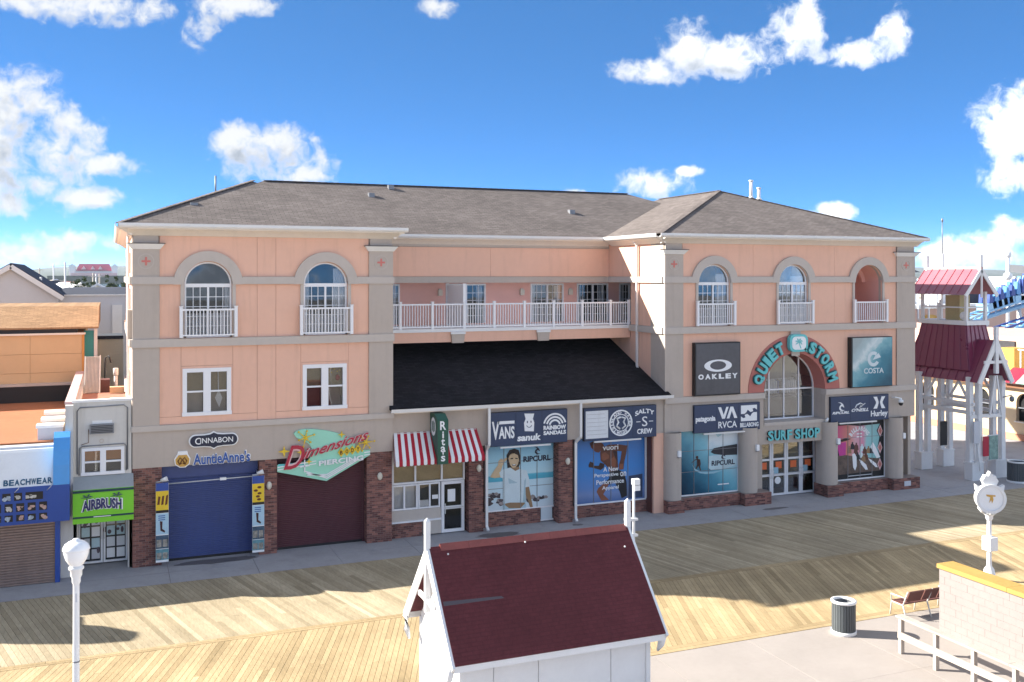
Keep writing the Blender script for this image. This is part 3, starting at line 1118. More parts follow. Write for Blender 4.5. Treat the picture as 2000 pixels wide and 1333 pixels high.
EX = 0.47
roof, ra, rb = hip(-EX, 32.6, 4.72, 17.9, 12.14, 0.42, 0.42, 'x')
roof = roof.build('roof', 'shingles', bld)
roof2, la, lb = hip(-EX, 9.45 + EX, -EX, 11.5, 12.145, 0.405, 0.405, 'y', False)
roof2.build('roof', 'shingles', bld)
roof3, qa, qb = hip(21.64 - EX, 35.78 + EX, -EX, 19.0, 12.15, 0.345, 0.385, 'y')
roof3.build('roof', 'shingles', bld)


def ridge_cap(p, q):
    p, q = Vector(p), Vector(q)
    m = MB()
    d = (q - p)
    n = max(2, int(d.length / 0.3))
    for i in range(n):
        a, b = p + d * (i / n), p + d * ((i + 1.15) / n)
        m.bar(a + Vector((0, 0, 0.010)), b + Vector((0, 0, 0.022)), 0.24, 0.03)
    m.build('ridge_cap', 'shingles', bld)


ridge_cap(ra, rb)
ridge_cap((-EX, -EX, 12.145), la)
ridge_cap((21.64 - EX, -EX, 12.15), qa)
ridge_cap((35.78 + EX, -EX, 12.15), qa)
ridge_cap(qa, qb)
# vent stacks and small vents
for x, y, h, z in ((29.95, 5.2, 0.85, 14.35), (30.55, 5.35, 0.55, 14.3)):
    s = MB().cyl((x, y, z - 0.3), 0.085, h + 0.3, 14).cyl((x, y, z - 0.02), 0.17, 0.1, 14, 0.1)
    s.cyl((x, y, z + h), 0.115, 0.07, 14)
    s.build('vent_pipe', 'white_paint', bld)
for x, y, z in ((21.0, 8.0, 13.55), (11.0, 9.6, 14.22), (12.3, 10.8, 14.75), (2.2, 1.7, 12.95)):
    MB().prism_x([(y - 0.15, z - 0.1), (y + 0.15, z - 0.1), (y + 0.15, z + 0.14), (y - 0.12, z + 0.12)], x - 0.14, x + 0.14).build('roof_vent', 'steel_grey', bld)
MB().tube([(3.2, 4.0, 13.4), (3.2, 4.0, 14.35)], 0.035).build('antenna_mast', 'steel_grey', bld)


# windows -------------------------------------------------------------
def pane_grid(mb, x0, x1, z0, z1, y, cols, rws, w=0.022):
    for i in range(1, cols):
        x = x0 + (x1 - x0) * i / cols
        mb.box(x - w / 2, x + w / 2, y - 0.012, y + 0.012, z0, z1)
    for j in range(1, rws):
        z = z0 + (z1 - z0) * j / rws
        mb.box(x0, x1, y - 0.0125, y + 0.0125, z - w / 2, z + w / 2)


def folds(x0, x1, z0, z1, y, amp=0.03, n=None):
    n = n or max(4, int((x1 - x0) / 0.045))
    v, f = [], []
    for i in range(n + 1):
        x = x0 + (x1 - x0) * i / n
        yy = y + (amp if i % 2 else -amp)
        v += [(x, yy, z0), (x, yy, z1)]
    for i in range(n):
        f.append((2 * i, 2 * i + 2, 2 * i + 3, 2 * i + 1))
    return MB().add(v, f)


def arch_window(c, curtains):
    y = 0.10
    fr = MB()
    r = AR - 0.01
    fr.ring(c, 10.0, r - 0.055, r, y - 0.03, y + 0.05, 0, math.pi, 28)
    fr.box(c - r, c + r, y - 0.04, y + 0.05, 9.90, 10.03)
    fr.box(c - r, c - r + 0.06, y - 0.03, y + 0.05, 8.08, 9.90).box(c + r - 0.06, c + r, y - 0.03, y + 0.05, 8.08, 9.90)
    fr.box(c - r, c + r, y - 0.03, y + 0.05, 8.06, 8.14).box(c - 0.035, c + 0.035, y - 0.035, y + 0.045, 8.14, 9.90)
    w = fr.build('arched_window', 'vinyl', bld)
    MB().prism([(c + (r - 0.05) * math.cos(math.pi * i / 24), 10.03 + (r - 0.07) * math.sin(math.pi * i / 24)) for i in range(25)], y + 0.01, y + 0.018).build('pane', 'glass', w)
    for a, b in ((c - r + 0.06, c - 0.035), (c + 0.035, c + r - 0.06)):
        MB().box(a, b, y + 0.01, y + 0.018, 8.14, 9.9).build('pane', 'glass', w)
        g = MB()
        pane_grid(g, a, b, 8.14, 9.9, y, 3, 5)
        g.build('muntin', 'vinyl', w)
    # the room behind
    MB().box(c - 1.1, c + 1.1, 1.5, 1.55, 8.0, 11.2).build('room_wall', 'room_dark', w)
    for s in curtains:
        a, b = c + s[0] * r, c + s[1] * r
        folds(a, b, 8.12, s[2], 0.27).build('curtain', 'curtain', w)
    return w


arch_window(2.57, [(0.72, 0.98, 9.9), (-0.95, 0.95, 8.95)])
arch_window(6.84, [(-0.98, -0.72, 10.45), (0.40, 0.98, 10.6), (-0.7, 0.4, 8.85)])
arch_window(24.2, [(0.30, 0.98, 10.4), (-0.9, 0.2, 8.9)])
arch_window(28.52, [(0.05, 0.98, 10.3), (-0.98, 0.98, 10.75)][:1] + [(-0.9, -0.1, 8.9)])
# the third arch of the right wing is an open loggia with a round vault
c = 32.92
lg = MB()
pts = [(c - AR, 8.06)] + [(c - AR * math.cos(math.pi * i / 20), 10.0 + AR * math.sin(math.pi * i / 20)) for i in range(21)] + [(c + AR, 8.06)]
for (xa, za), (xb, zb) in zip(pts, pts[1:]):
    lg.add([(xa, 0.2, za), (xb, 0.2, zb), (xb, 2.4, zb), (xa, 2.4, za)], [(0, 1, 2, 3)])
lg.add([(x, 2.4, z) for x, z in pts], [list(range(len(pts)))])
lg.add([(c - AR, 0.2, 8.06), (c + AR, 0.2, 8.06), (c + AR, 2.4, 8.06), (c - AR, 2.4, 8.06)], [(0, 1, 2, 3)])
lg.build('loggia', 'peach_inner', bld, fix=False)
MB().ring(c, 10.0, 0.62, AR - 0.005, 1.1, 1.25, 0, math.pi / 2, 14).build('loggia_rib', 'peach_inner', bld)


def sash_window(x0, x1, z0, z1, shade):
    y = 0.03
    fr = MB()
    t = 0.09
    xm = (x0 + x1) / 2
    fr.box(x0 - 0.06, x1 + 0.06, -0.035, 0.1, z1 - t, z1 + 0.05).box(x0 - 0.08, x1 + 0.08, -0.06, 0.1, z0 - 0.04, z0 + t)
    fr.box(x0 - 0.06, x0 + t, -0.03, 0.1, z0 + t, z1 - t).box(x1 - t, x1 + 0.06, -0.03, 0.1, z0 + t, z1 - t)
    fr.box(xm - 0.13, xm + 0.13, -0.03, 0.1, z0 + t, z1 - t)
    w = fr.build('sash_window', 'vinyl', bld)
    zm = (z0 + z1) / 2 + 0.02
    for k, (a, b) in enumerate(((x0 + t, xm - 0.13), (xm + 0.13, x1 - t))):
        MB().box(a, b, 0.0, 0.06, zm - 0.03, zm + 0.03).build('meeting_rail', 'vinyl', w)
        for p, q, yy in ((z0 + t, zm - 0.03, 0.03), (zm + 0.03, z1 - t, 0.045)):
            MB().box(a, b, yy, yy + 0.006, p, q).build('pane', 'glass_dim', w)
        MB().box(a, b, 0.24, 0.26, zm, z1).build('shade', 'room_tan', w)
        MB().box(a, b, 0.40, 0.42, z0, zm).build('room_wall', shade, w)
    return w


w1 = sash_window(1.74, 3.31, 5.30, 6.92, 'taupe')
m = MB().tube([(2.93, 0.2, 6.85), (2.94, 0.2, 6.3), (2.95, 0.2, 6.0)], 0.02)
m.prism([(2.95, 6.15), (3.08, 5.85), (2.97, 5.5), (2.82, 5.85)], 0.2, 0.22)
m.build('hanging_ornament', 'sign_white', w1)
w2 = sash_window(6.03, 7.58, 5.30, 6.92, 'bench_brown')
m = MB()
for px, pz in ((7.0, 6.72), (7.1, 6.62), (7.2, 6.75), (7.32, 6.66), (7.42, 6.7), (7.08, 6.78)):
    m.ball((px, 0.2, pz), 0.028, 0.02, 0.028, 6, 4)
m.build('string_ornament', 'yellow', w2)
MB().ball((7.34, 0.2, 6.42), 0.09, 0.03, 0.12, 8, 6).build('paper_ornament', 'awning_red', w2)


# railings --------------------------------------------------------------
def railing(x0, x1, z0, z1, y, posts, name='railing', n_between=None):
    r = MB().box(x0, x1, y - 0.03, y + 0.03, z1 - 0.11, z1 - 0.045).box(x0, x1, y - 0.025, y + 0.025, z0 + 0.05, z0 + 0.10).build(name, 'vinyl', bld)
    for p in posts:
        MB().box(p - 0.055, p + 0.055, y - 0.055, y + 0.055, z0, z1 + 0.02).box(p - 0.07, p + 0.07, y - 0.07, y + 0.07, z1 + 0.02, z1 + 0.05).build('post', 'vinyl', r)
    bal = MB().box(-0.016, 0.016, y - 0.016, y + 0.016, z0 + 0.10, z1 - 0.11)
    data = None
    for a, b in zip(posts, posts[1:]):
        n = n_between or max(2, round((b - a - 0.11) / 0.118))
        for i in range(1, n):
            x = a + 0.055 + (b - a - 0.11) * i / n
            if data is None:
                o = bal.build('baluster', 'vinyl', r)
                data = o.data
            else:
                o = bpy.data.objects.new('baluster', data)
                COL.objects.link(o)
                o.parent = r
            o.location.x = x
    return r


for c in ARCHES[0]:
    railing(c - 0.98, c + 0.98, 8.10, 9.17, -0.2, [c - 0.95, c + 0.95])
for c in ARCHES[1]:
    railing(c - 1.0, c + 1.0, 8.10, 9.14, -0.2, [c - 0.97, c + 0.97])

# middle: upper wall, recessed balcony, slab and beam -----------------------
MB().box(9.45, 21.655, 5.2, 5.4, 10.0, 11.98).build('wall', 'taupe', bld)
for i, (a, b) in enumerate(((9.45, 15.5), (15.5, 21.65))):
    panel(a, b, 10.28, 11.62, 'peach', (), 5.15, 5.21)
MB().box(9.45, 21.65, 5.13, 5.21, 11.63, 11.75).build('band', 'taupe', bld)
MB().box(9.45, 21.55, 5.07, 5.21, 10.0, 10.275).build('band', 'taupe', bld)
# back wall of the balcony with its sliding doors
YB = 6.1                                   # back wall of the balcony
doors = [(10.30, 11.44), (13.67, 15.61), (17.91, 19.66), (20.38, 22.10), (22.72, 23.84)]
MB().wall(9.0, 25.5, 8.04, 10.02, YB, YB + 0.15, [dict(x0=a, x1=b, z0=8.1, z1=9.95) for a, b in doors]).build('balcony_wall', 'peach_inner', bld)
MB().box(9.45, 25.5, 5.4, YB + 0.15, 10.0, 10.03).build('balcony_ceiling', 'white_paint', bld)
MB().box(25.4, 25.5, 3.0, 7.0, 8.04, 10.02).build('balcony_wall', 'peach_inner', bld)
for a, b in doors:
    fr = MB().box(a, b, YB - 0.04, YB + 0.06, 9.87, 9.95).box(a, a + 0.07, YB - 0.04, YB + 0.06, 8.1, 9.87).box(b - 0.07, b, YB - 0.04, YB + 0.06, 8.1, 9.87)
    m = (a + b) / 2
    fr.box(m - 0.04, m + 0.04, YB - 0.05, YB + 0.07, 8.1, 9.87)
    w = fr.build('sliding_door', 'vinyl', bld)
    for p, q in ((a + 0.07, m - 0.04), (m + 0.04, b - 0.07)):
        MB().box(p, q, YB, YB + 0.008, 8.1, 9.87).build('pane', 'glass', w)
        g = MB()
        pane_grid(g, p, q, 8.1, 9.87, YB - 0.01, 3, 5)
        g.build('muntin', 'vinyl', w)
    MB().box(a, b, YB + 0.8, YB + 0.85, 8.0, 10).build('room_wall', 'room_dark', w)
    folds(b - 0.42, b - 0.08, 8.1, 9.85, YB + 0.2).build('curtain', 'curtain', w)
    folds(a + 0.08, a + 0.3, 8.1, 9.85, YB + 0.2).build('curtain', 'curtain', w)
slab = MB().box(9.45, 21.645, 2.98, 7.0, 7.9, 8.04).build('balcony_slab', 'white_paint', bld)
MB().box(9.45, 21.645, 3.02, 3.3, 7.46, 7.9).build('beam', 'peach', bld)
MB().box(9.45, 21.645, 3.3, 7.2, 7.60, 7.72).build('balcony_soffit', 'peach_inner', bld)
for a, b in ((12.84, 13.47), (16.88, 17.5)):
    k = MB().prism([(a, 7.87), (b, 7.87), (b - 0.05, 7.42), (a + 0.05, 7.42)], 2.92, 3.03).build('corbel', 'taupe', bld)
    MB().box(a - 0.02, b + 0.02, 2.88, 2.97, 7.80, 7.89).build('corbel_cap', 'white_paint', k)
railing(9.45, 21.66, 8.04, 9.16, 3.1, [9.5, 10.63, 12.05, 13.49, 14.89, 16.33, 17.76, 19.19, 20.64, 21.6])
# a privacy screen of white vinyl across the balcony
scr = MB().box(13.5, 13.56, 3.2, 5.5, 8.1, 9.9).build('privacy_screen', 'vinyl', bld)
MB().box(13.46, 13.6, 3.14, 3.24, 8.05, 9.98).box(13.46, 13.6, 5.46, 5.56, 8.05, 9.98).build('post', 'vinyl', scr)

# lean-to roof over the middle shops ---------------------------------------
sp = MB()
sp.prism_x([(-0.33, 5.10), (-0.33, 5.17), (7.0, 8.10), (7.0, 8.0)], 9.46, 21.64)
sp.build('lean_to_roof', 'shed_shingles', bld)
sp = MB().prism_x([(-0.33, 5.10), (-0.33, 5.17), (0.05, 5.32), (0.05, 5.10)], 9.30, 21.80).build('lean_to_edge', 'shed_roof', bld)
MB().prism_x([(-0.34, 5.02), (-0.46, 5.03), (-0.48, 5.16), (-0.46, 5.16), (-0.44, 5.06), (-0.34, 5.06)], 9.28, 21.85).build('gutter', 'gutter', bld)
MB().box(9.46, 21.64, -0.30, 0.02, 4.97, 5.08).build('fascia', 'cream_fascia', bld)


def downspout(pts, r=0.05):
    m = MB()
    for a, b in zip(pts, pts[1:]):
        m.bar(a, b, 0.10, 0.08, up=(0, 1, 0.01))
    return m.build('downspout', 'gutter', bld)


downspout([(13.32, -0.40, 5.04), (13.32, -0.40, 3.55), (13.32, -0.12, 3.30), (13.32, -0.12, 0.22), (13.32, -0.3, 0.08)])
downspout([(17.40, -0.40, 5.04), (17.40, -0.40, 3.62), (17.30, -0.12, 3.35), (17.30, -0.12, 0.18), (17.30, -0.25, 0.06)])
downspout([(21.3, 2.3, 12.02), (21.56, 2.25, 11.72), (21.56, 2.25, 6.25), (21.5, 2.1, 6.12)])

# storefront band ------------------------------------------------------------
MB().wall(0.0, 9.45, 3.5, 4.79, -0.03, 0.05).build('sign_band', 'taupe', bld)
MB().box(-0.03, 9.48, -0.11, 0.05, 4.79, 4.99).build('cornice', 'taupe_trim', bld)
MB().box(9.45, 21.64, 0.03, 0.25, 3.45, 4.98).build('sign_band', 'taupe', bld)
for a, b in ((21.64, 26.86), (30.34, 35.80)):
    MB().box(a, b, -0.03, 0.25, 3.46, 4.74).build('sign_band', 'taupe', bld)
    MB().box(a - 0.02, b + 0.02, -0.13, 0.25, 4.74, 4.99).build('cornice', 'taupe_trim', bld)
MB().box(26.38, 30.20, -0.028, 0.22, 2.62, 3.459).build('sign_band', 'taupe', bld)
MB().box(26.875, 30.325, -0.06, 0.86, 3.459, 3.60).build('window_ledge', 'taupe_trim', bld)
MB().box(35.4, 35.80, 0.25, 3.0, 3.46, 4.74).build('sign_band', 'taupe', bld)


# brick piers and plinths: a mortar core with separate bricks on the faces in view
def brick_pier(x0, x1, y0, y1, z0, z1, left=True, right=True):
    core = MB().box(x0 + 0.012, x1 - 0.012, y0 + 0.012, y1, z0, z1).build('brick_pier', 'mortar', bld)
    m = MB()
    rr = random.Random(int(x0 * 100 + z1 * 7))
    brick_field(m, x0, x1, z0, z1 - 0.001, y0, rr)
    if left:
        brick_field_x(m, y0 + 0.06, y1, z0, z1 - 0.001, x0, -1, rr)
    if right:
        brick_field_x(m, y0 + 0.06, y1, z0, z1 - 0.001, x1, 1, rr)
    m.build('brickwork', 'brick', core, kind='stuff')
    return core


brick_pier(0.0, 0.98, -0.02, 0.9, 0.0, 3.5)
brick_pier(4.37, 5.02, -0.02, 0.6, 0.0, 3.5)
brick_pier(8.42, 9.42, -0.02, 0.6, 0.0, 3.5)
brick_pier(12.60, 13.22, -0.02, 0.7, 0.0, 3.45)
brick_pier(16.56, 17.22, -0.02, 0.7, 0.0, 3.45)
brick_pier(9.42, 10.74, 0.26, 0.42, 0.0, 0.60, False, False)
brick_pier(13.22, 15.95, 0.46, 0.62, 0.0, 0.62, False, True)
brick_pier(17.22, 21.1, 0.46, 0.62, 0.0, 0.52, False, False)
MB().box(21.1, 21.66, -0.02, 0.7, 0.0, 3.46).build('pier', 'peach', bld)
for a, b, y in ((21.60, 22.42, -0.42), (22.42, 25.55, -0.08), (25.55, 26.98, -0.45), (30.15, 31.08, -0.45), (31.08, 34.1, -0.08), (34.1, 35.75, -0.42)):
    brick_pier(a, b, y, 0.55, 0.0, 0.54)
# side of the building by the gate
MB().box(35.2, 35.7, 0.55, 6.0, 0.0, 3.46).build('pier', 'taupe', bld)


# shopfronts ------------------------------------------------------------------
def roll_shutter(x0, x1, y, z1, m, header):
    prof = []
    z = 0.0
    while z < z1:
        prof += [(y, z), (y - 0.022, z + 0.018), (y - 0.022, z + 0.052), (y, z + 0.07)]
        z += 0.072
    v, f = [], []
    for (yy, zz) in prof:
        v += [(x0, yy, min(zz, z1)), (x1, yy, min(zz, z1))]
    for i in range(len(prof) - 1):
        f.append((2 * i, 2 * i + 1, 2 * i + 3, 2 * i + 2))
    o = MB().add(v, f).build('roll_shutter', m, bld)
    MB().box(x0, x0 + 0.07, y - 0.06, y + 0.03, 0, z1).box(x1 - 0.07, x1, y - 0.06, y + 0.03, 0, z1).build('guide_rail', m, o)
    MB().box(x0, x1, y - 0.03, y + 0.03, 0, 0.09).build('bottom_bar', 'black', o)
    MB().box(x0, x1, y - 0.10, y + 0.2, header, z1 + 0.02).build('hood', m, o)
    MB().box(x0, x1, y + 0.03, y + 0.1, 0, z1).build('shutter_back', 'dark_void', o)
    return o


rs = roll_shutter(0.99, 4.36, 0.42, 3.5, 'blue_shutter', 3.02)
MB().tube([(0.95, 0.05, 2.86), (4.4, 0.05, 2.92)], 0.022).build('awning_bar', 'aluminium', rs)
MB().box(2.98, 3.2, 0.0, 0.1, 2.86, 2.95).build('bar_bracket', 'sign_white', rs)
roll_shutter(5.03, 8.41, 0.42, 3.5, 'maroon_shutter', 3.3)


def glazed(name, x0, x1, z0, z1, y, vx=(), vz=(), fw=0.06, m='vinyl', pane='glass', back='room_dark', parent=None, bd=0.6):
    fr = MB().box(x0, x1, y - 0.04, y + 0.04, z0, z0 + fw).box(x0, x1, y - 0.04, y + 0.04, z1 - fw, z1)
    fr.box(x0, x0 + fw, y - 0.04, y + 0.04, z0 + fw, z1 - fw).box(x1 - fw, x1, y - 0.04, y + 0.04, z0 + fw, z1 - fw)
    w = fr.build(name, m, parent or bld)
    xs = [x0 + fw] + list(vx) + [x1 - fw]
    zs = [z0 + fw] + list(vz) + [z1 - fw]
    for x in vx:
        MB().box(x - fw / 2, x + fw / 2, y - 0.035, y + 0.035, z0 + fw, z1 - fw).build('mullion', m, w)
    for z in vz:
        MB().box(x0 + fw, x1 - fw, y - 0.034, y + 0.034, z - fw / 2, z + fw / 2).build('mullion', m, w)
    for a, b in zip(xs, xs[1:]):
        for c_, d_ in zip(zs, zs[1:]):
            MB().box(a, b, y - 0.003, y + 0.003, c_, d_).build('pane', pane, w)
    if back:
        MB().box(x0, x1, y + bd, y + bd + 0.03, z0, z1).build('room_wall', back, w)
    return w


# the frozen-custard counter
MB().box(9.42, 12.60, 0.5, 0.6, 0.0, 3.45).build('shop_wall', 'room_dark', bld)
glazed('transom_window', 9.50, 12.52, 2.10, 3.42, 0.30, (10.45, 11.55), (), 0.07, 'vinyl', 'glass_dim', 'room_tan', bd=0.12)
glazed('serving_window', 9.50, 10.55, 1.08, 2.08, 0.30, (10.0,), (), 0.07, 'vinyl', 'glass', 'curtain', bd=0.15)
sw = glazed('serving_window', 10.57, 11.48, 1.08, 2.08, 0.30, (11.05,), (), 0.06, 'vinyl', 'glass', 'room_dark', bd=0.15)
MB().box(11.15, 11.4, 0.285, 0.292, 1.42, 1.58).build('notice', 'sign_white', sw)
MB().box(10.62, 11.04, 0.33, 0.35, 1.15, 1.4).build('counter_papers', 'sign_white', sw)
MB().box(9.46, 11.5, 0.24, 0.36, 0.62, 1.07).build('apron_panel', 'taupe_trim', bld)
MB().box(9.42, 11.5, 0.15, 0.36, 0.60, 0.66).build('counter_ledge', 'vinyl', bld)
MB().box(10.75, 11.5, 0.22, 0.36, 0.05, 0.60).build('apron_panel', 'taupe_trim', bld)
dr = glazed('shop_door', 11.53, 12.50, 0.04, 2.08, 0.30, (), (1.02,), 0.12, 'vinyl', 'glass', 'room_dark', bd=0.2)
MB().box(11.8, 12.12, 0.285, 0.292, 1.25, 1.75).build('notice', 'sign_white', dr)
MB().box(11.70, 12.45, 0.22, 0.25, 1.0, 1.05).build('push_bar', 'aluminium', dr)
MB().box(11.66, 11.69, 0.2, 0.25, 0.8, 1.2).build('pull_handle', 'aluminium', dr)
# wall lights above it and the four poster windows
def poster_window(x0, x1, z0, z1, y, nx, zs):
    fr = MB().box(x0, x1, y - 0.05, y + 0.05, z0, z0 + 0.06).box(x0, x1, y - 0.05, y + 0.05, z1, z1 + 0.05)
    fr.box(x0 - 0.02, x0 + 0.05, y - 0.05, y + 0.05, z0 + 0.06, z1).box(x1 - 0.05, x1 + 0.04, y - 0.05, y + 0.05, z0 + 0.06, z1)
    return fr.build('display_window', 'vinyl', bld)


MB().box(13.22, 21.1, 0.7, 0.75, 0, 3.6).build('shop_wall', 'room_dark', bld)
MB().box(21.04, 21.095, 0.1, 0.7, 0, 3.45).build('reveal', 'bench_brown', bld)

# round columns of the surf shop
for cx in (22.02, 26.02, 30.56, 34.52):
    m = MB().lathe([(0.43, 0.55), (0.43, 3.47)], (cx, 0.02, 0), 28, math.pi, 2 * math.pi)
    m.box(cx - 0.43, cx + 0.43, 0.02, 0.4, 0.55, 3.47)
    m.build('column', 'taupe', bld)
MB().box(22.4, 26.0, 0.6, 0.65, 0.5, 3.6).build('shop_wall', 'room_dark', bld)
MB().box(31.0, 34.2, 0.6, 0.65, 0.5, 3.6).build('shop_wall', 'room_dark', bld)
# entrance: recess with two pairs of glazed doors
MB().box(26.45, 27.02, 0.3, 1.0, 0.0, 2.65).build('reveal', 'taupe', bld)
rp = MB().box(30.42, 30.55, 0.1, 1.0, 0.0, 2.65).build('reveal', 'mortar', bld)
m = MB()
brick_field_x(m, 0.1, 1.0, 0.0, 2.65, 30.41, -1, random.Random(5))
m.build('brickwork', 'brick', rp, kind='stuff')
MB().box(26.86, 30.4, 0.22, 1.0, 2.60, 2.66).build('soffit', 'taupe', bld)
for k, (a, b) in enumerate(((27.05, 27.88), (27.90, 28.72), (28.74, 29.57), (29.59, 30.40))):
    dd = glazed('entrance_door', a, b, 0.03, 2.58, 0.80, (), (0.98, 1.72), 0.09, 'vinyl', 'glass', None)
    m0 = (a + b) / 2
    MB().box(m0 - 0.17, m0 + 0.17, 0.786, 0.793, 1.28, 1.60).build('door_sticker', mat('sticker_orange', (0.75, 0.16, 0.05), 0.5), dd)
    if k in (1, 3):
        MB().box(m0 - 0.30, m0 - 0.02, 0.784, 0.792, 1.05, 1.34).build('door_sticker', mat('sticker_blue', (0.30, 0.48, 0.58), 0.5), dd)
    if k == 1:
        MB().prism(circle(m0 - 0.05, 0.72, 0.17), 0.784, 0.792).build('door_sticker', 'sign_white', dd)
    MB().box(a + 0.1, b - 0.1, 0.70, 0.74, 1.02, 1.06).build('push_bar', 'aluminium', dd)
    hx = b - 0.05 if k % 2 == 0 else a + 0.05
    MB().tube([(hx, 0.75, 0.85), (hx, 0.68, 0.88), (hx, 0.68, 1.22), (hx, 0.75, 1.25)], 0.014, 6).build('pull_handle', 'aluminium', dd)
MB().box(26.9, 30.5, 2.2, 2.25, 0, 2.65).build('shop_wall', 'room_dark', bld)
MB().box(26.9, 30.5, 0.82, 2.25, 1.95, 2.0).build('display_shelf', 'room_tan', bld)
# the great arched window
c = 28.6
rv = MB()
pts = [(c - 1.73, 3.6)] + [(c - 1.73 * math.cos(math.pi * i / 32), 5.0 + 1.73 * math.sin(math.pi * i / 32)) for i in range(33)] + [(c + 1.73, 3.6)]
lo, hi = MB(), MB()
for i, ((xa, za), (xb, zb)) in enumerate(zip(pts, pts[1:])):
    (lo if i in (0, len(pts) - 2) else hi).add([(xa, -0.05, za), (xb, -0.05, zb), (xb, 0.85, zb), (xa, 0.85, za)], [(0, 1, 2, 3)])
for q0 in (0, 1):
    MB().add(lo.v[4 * q0:4 * q0 + 4], [(0, 1, 2, 3)]).build('window_reveal', 'taupe', bld, fix=False)
hi.build('window_reveal', 'arch_red', bld, fix=False)
MB().ring(c, 5.0, 1.735, 2.58, -0.04, 0.058, 0, math.pi, 44).build('arch_band', 'arch_red', bld)
MB().prism([(c - 0.28, 7.76), (c + 0.28, 7.76), (c + 0.22, 6.62), (c - 0.22, 6.62)], -0.10, -0.042).build('keystone', 'taupe_trim', bld)
fr = MB().ring(c, 5.0, 1.67, 1.725, 0.76, 0.84, 0, math.pi, 40)
fr.box(c - 1.725, c - 1.66, 0.76, 0.84, 3.6, 5.0).box(c + 1.66, c + 1.725, 0.76, 0.84, 3.6, 5.0).box(c - 1.7, c + 1.7, 0.75, 0.84, 3.6, 3.66)
gw = fr.build('great_window', 'vinyl', bld)
mu = MB().box(c - 1.66, c + 1.66, 0.765, 0.835, 4.96, 5.03)
vx = (-0.85, 0.0, 0.85)
for q in vx:
    mu.box(c + q - 0.03, c + q + 0.03, 0.77, 0.83, 3.66, 5.0 + math.sqrt(1.67 ** 2 - q * q) - 0.01)
mu.build('mullion', 'vinyl', gw)
edges = [-1.66, -0.85, 0.0, 0.85, 1.66]
for a, b in zip(edges, edges[1:]):
    MB().box(c + a, c + b, 0.797, 0.803, 3.66, 4.97).build('pane', 'glass', gw)
    arc = [(c + a, 5.03), (c + b, 5.03)] + [(c + x, 5.0 + math.sqrt(max(0.001, 1.67 ** 2 - x * x))) for x in [b + (a - b) * i / 10 for i in range(11)]]
    MB().prism(arc, 0.797, 0.803).build('pane', 'glass', gw)
MB().box(26.6, 30.7, 2.9, 2.95, 3.5, 7.5).build('shop_wall', 'taupe', bld)
MB().box(26.6, 30.7, 0.9, 2.9, 3.40, 3.45).build('mezzanine_floor', 'taupe_trim', bld)
# clothes on a rail inside
rail = MB().tube([(27.0, 1.6, 5.35), (29.8, 1.6, 5.4)], 0.02, 6).build('clothes_rail', 'aluminium', bld)
rr = random.Random(11)
for i in range(22):
    x = 27.1 + i * 0.125
    h = rr.uniform(0.55, 0.8)
    MB().prism_x([(1.38, 5.3), (1.6, 5.36), (1.82, 5.3), (1.84, 5.3 - h), (1.36, 5.3 - h)], x, x + 0.05).build('shirt', rr.choice(['sign_white', 'bold_blue', 'curtain', 'room_dark', 'sign_white']), rail)

# ------------------------------------------------------------------ signs, posters and lights on the long building
def sign(name, loc, label, cat='sign', group=None):
    return thing(name, loc, label, cat, group)


# cinnamon-roll shop sign: navy plaque with a pointed crest above and below
s = sign('shop_sign', (2.75, -0.1, 4.35), 'navy plaque sign reading Cinnabon with white rim above the blue shutter')


def plaque(cx, cz, w, h, e=0.0):
    q = []
    a, b = w / 2 + e, h / 2 + e
    for k in range(13):
        t = math.pi / 2 - math.pi * k / 12
        q.append((cx + a - b * 0.8 + b * 0.8 * math.cos(t), cz + b * 0.8 * math.sin(t)))
    q += [(cx + 0.33, cz - b * 0.8), (cx + 0.12, cz - b * 0.9), (cx, cz - b * 1.15), (cx - 0.12, cz - b * 0.9), (cx - 0.33, cz - b * 0.8)]
    for k in range(13):
        t = -math.pi / 2 - math.pi * k / 12
        q.append((cx - a + b * 0.8 + b * 0.8 * math.cos(t), cz + b * 0.8 * math.sin(t)))
    q += [(cx - 0.33, cz + b * 0.8), (cx - 0.12, cz + b * 0.9), (cx, cz + b * 1.15), (cx + 0.12, cz + b * 0.9), (cx + 0.33, cz + b * 0.8)]
    return q


MB().prism(plaque(2.75, 4.36, 1.66, 0.5, 0.035), -0.13, -0.03).build('plaque_rim', 'sign_white', s)
MB().prism(plaque(2.75, 4.36, 1.66, 0.5, -0.01), -0.15, -0.128).build('plaque', mat('cinna_navy', (0.012, 0.018, 0.045), 0.4), s)
m = MB()
put_text(m, 'C', 2.10, 2.30, 4.24, 4.48, -0.168, 0.008, 0.02)
put_text(m, 'INNABON', 2.28, 3.42, 4.27, 4.46, -0.168, 0.006, 0.02)
m.build('lettering', 'sign_white', s)

s = sign('shop_sign', (2.8, -0.1, 3.7), "blue lettered sign reading Auntie Anne's with a gold pretzel emblem")
m = MB()
put_text(m, "AuntieAnne's", 2.02, 4.06, 3.48, 3.92, -0.08, 0.06, 0.05)
m.build('lettering_backing', 'sign_white', s)
m = MB()
put_text(m, "AuntieAnne's", 2.05, 4.03, 3.50, 3.90, -0.10, 0.022, 0.03)
m.build('lettering', 'bold_blue', s)
MB().prism([(1.42, 3.55), (1.58, 3.44), (1.78, 3.44), (1.92, 3.55), (1.95, 3.75), (1.86, 3.92), (1.84, 4.02), (1.52, 4.02), (1.50, 3.92), (1.39, 3.75)], -0.09, -0.032).build('emblem_backing', 'sign_white', s)
MB().prism([(1.45, 3.57), (1.60, 3.47), (1.76, 3.47), (1.89, 3.57), (1.91, 3.74), (1.82, 3.89), (1.54, 3.89), (1.43, 3.74)], -0.105, -0.088).build('emblem', 'gold', s)
m = MB()
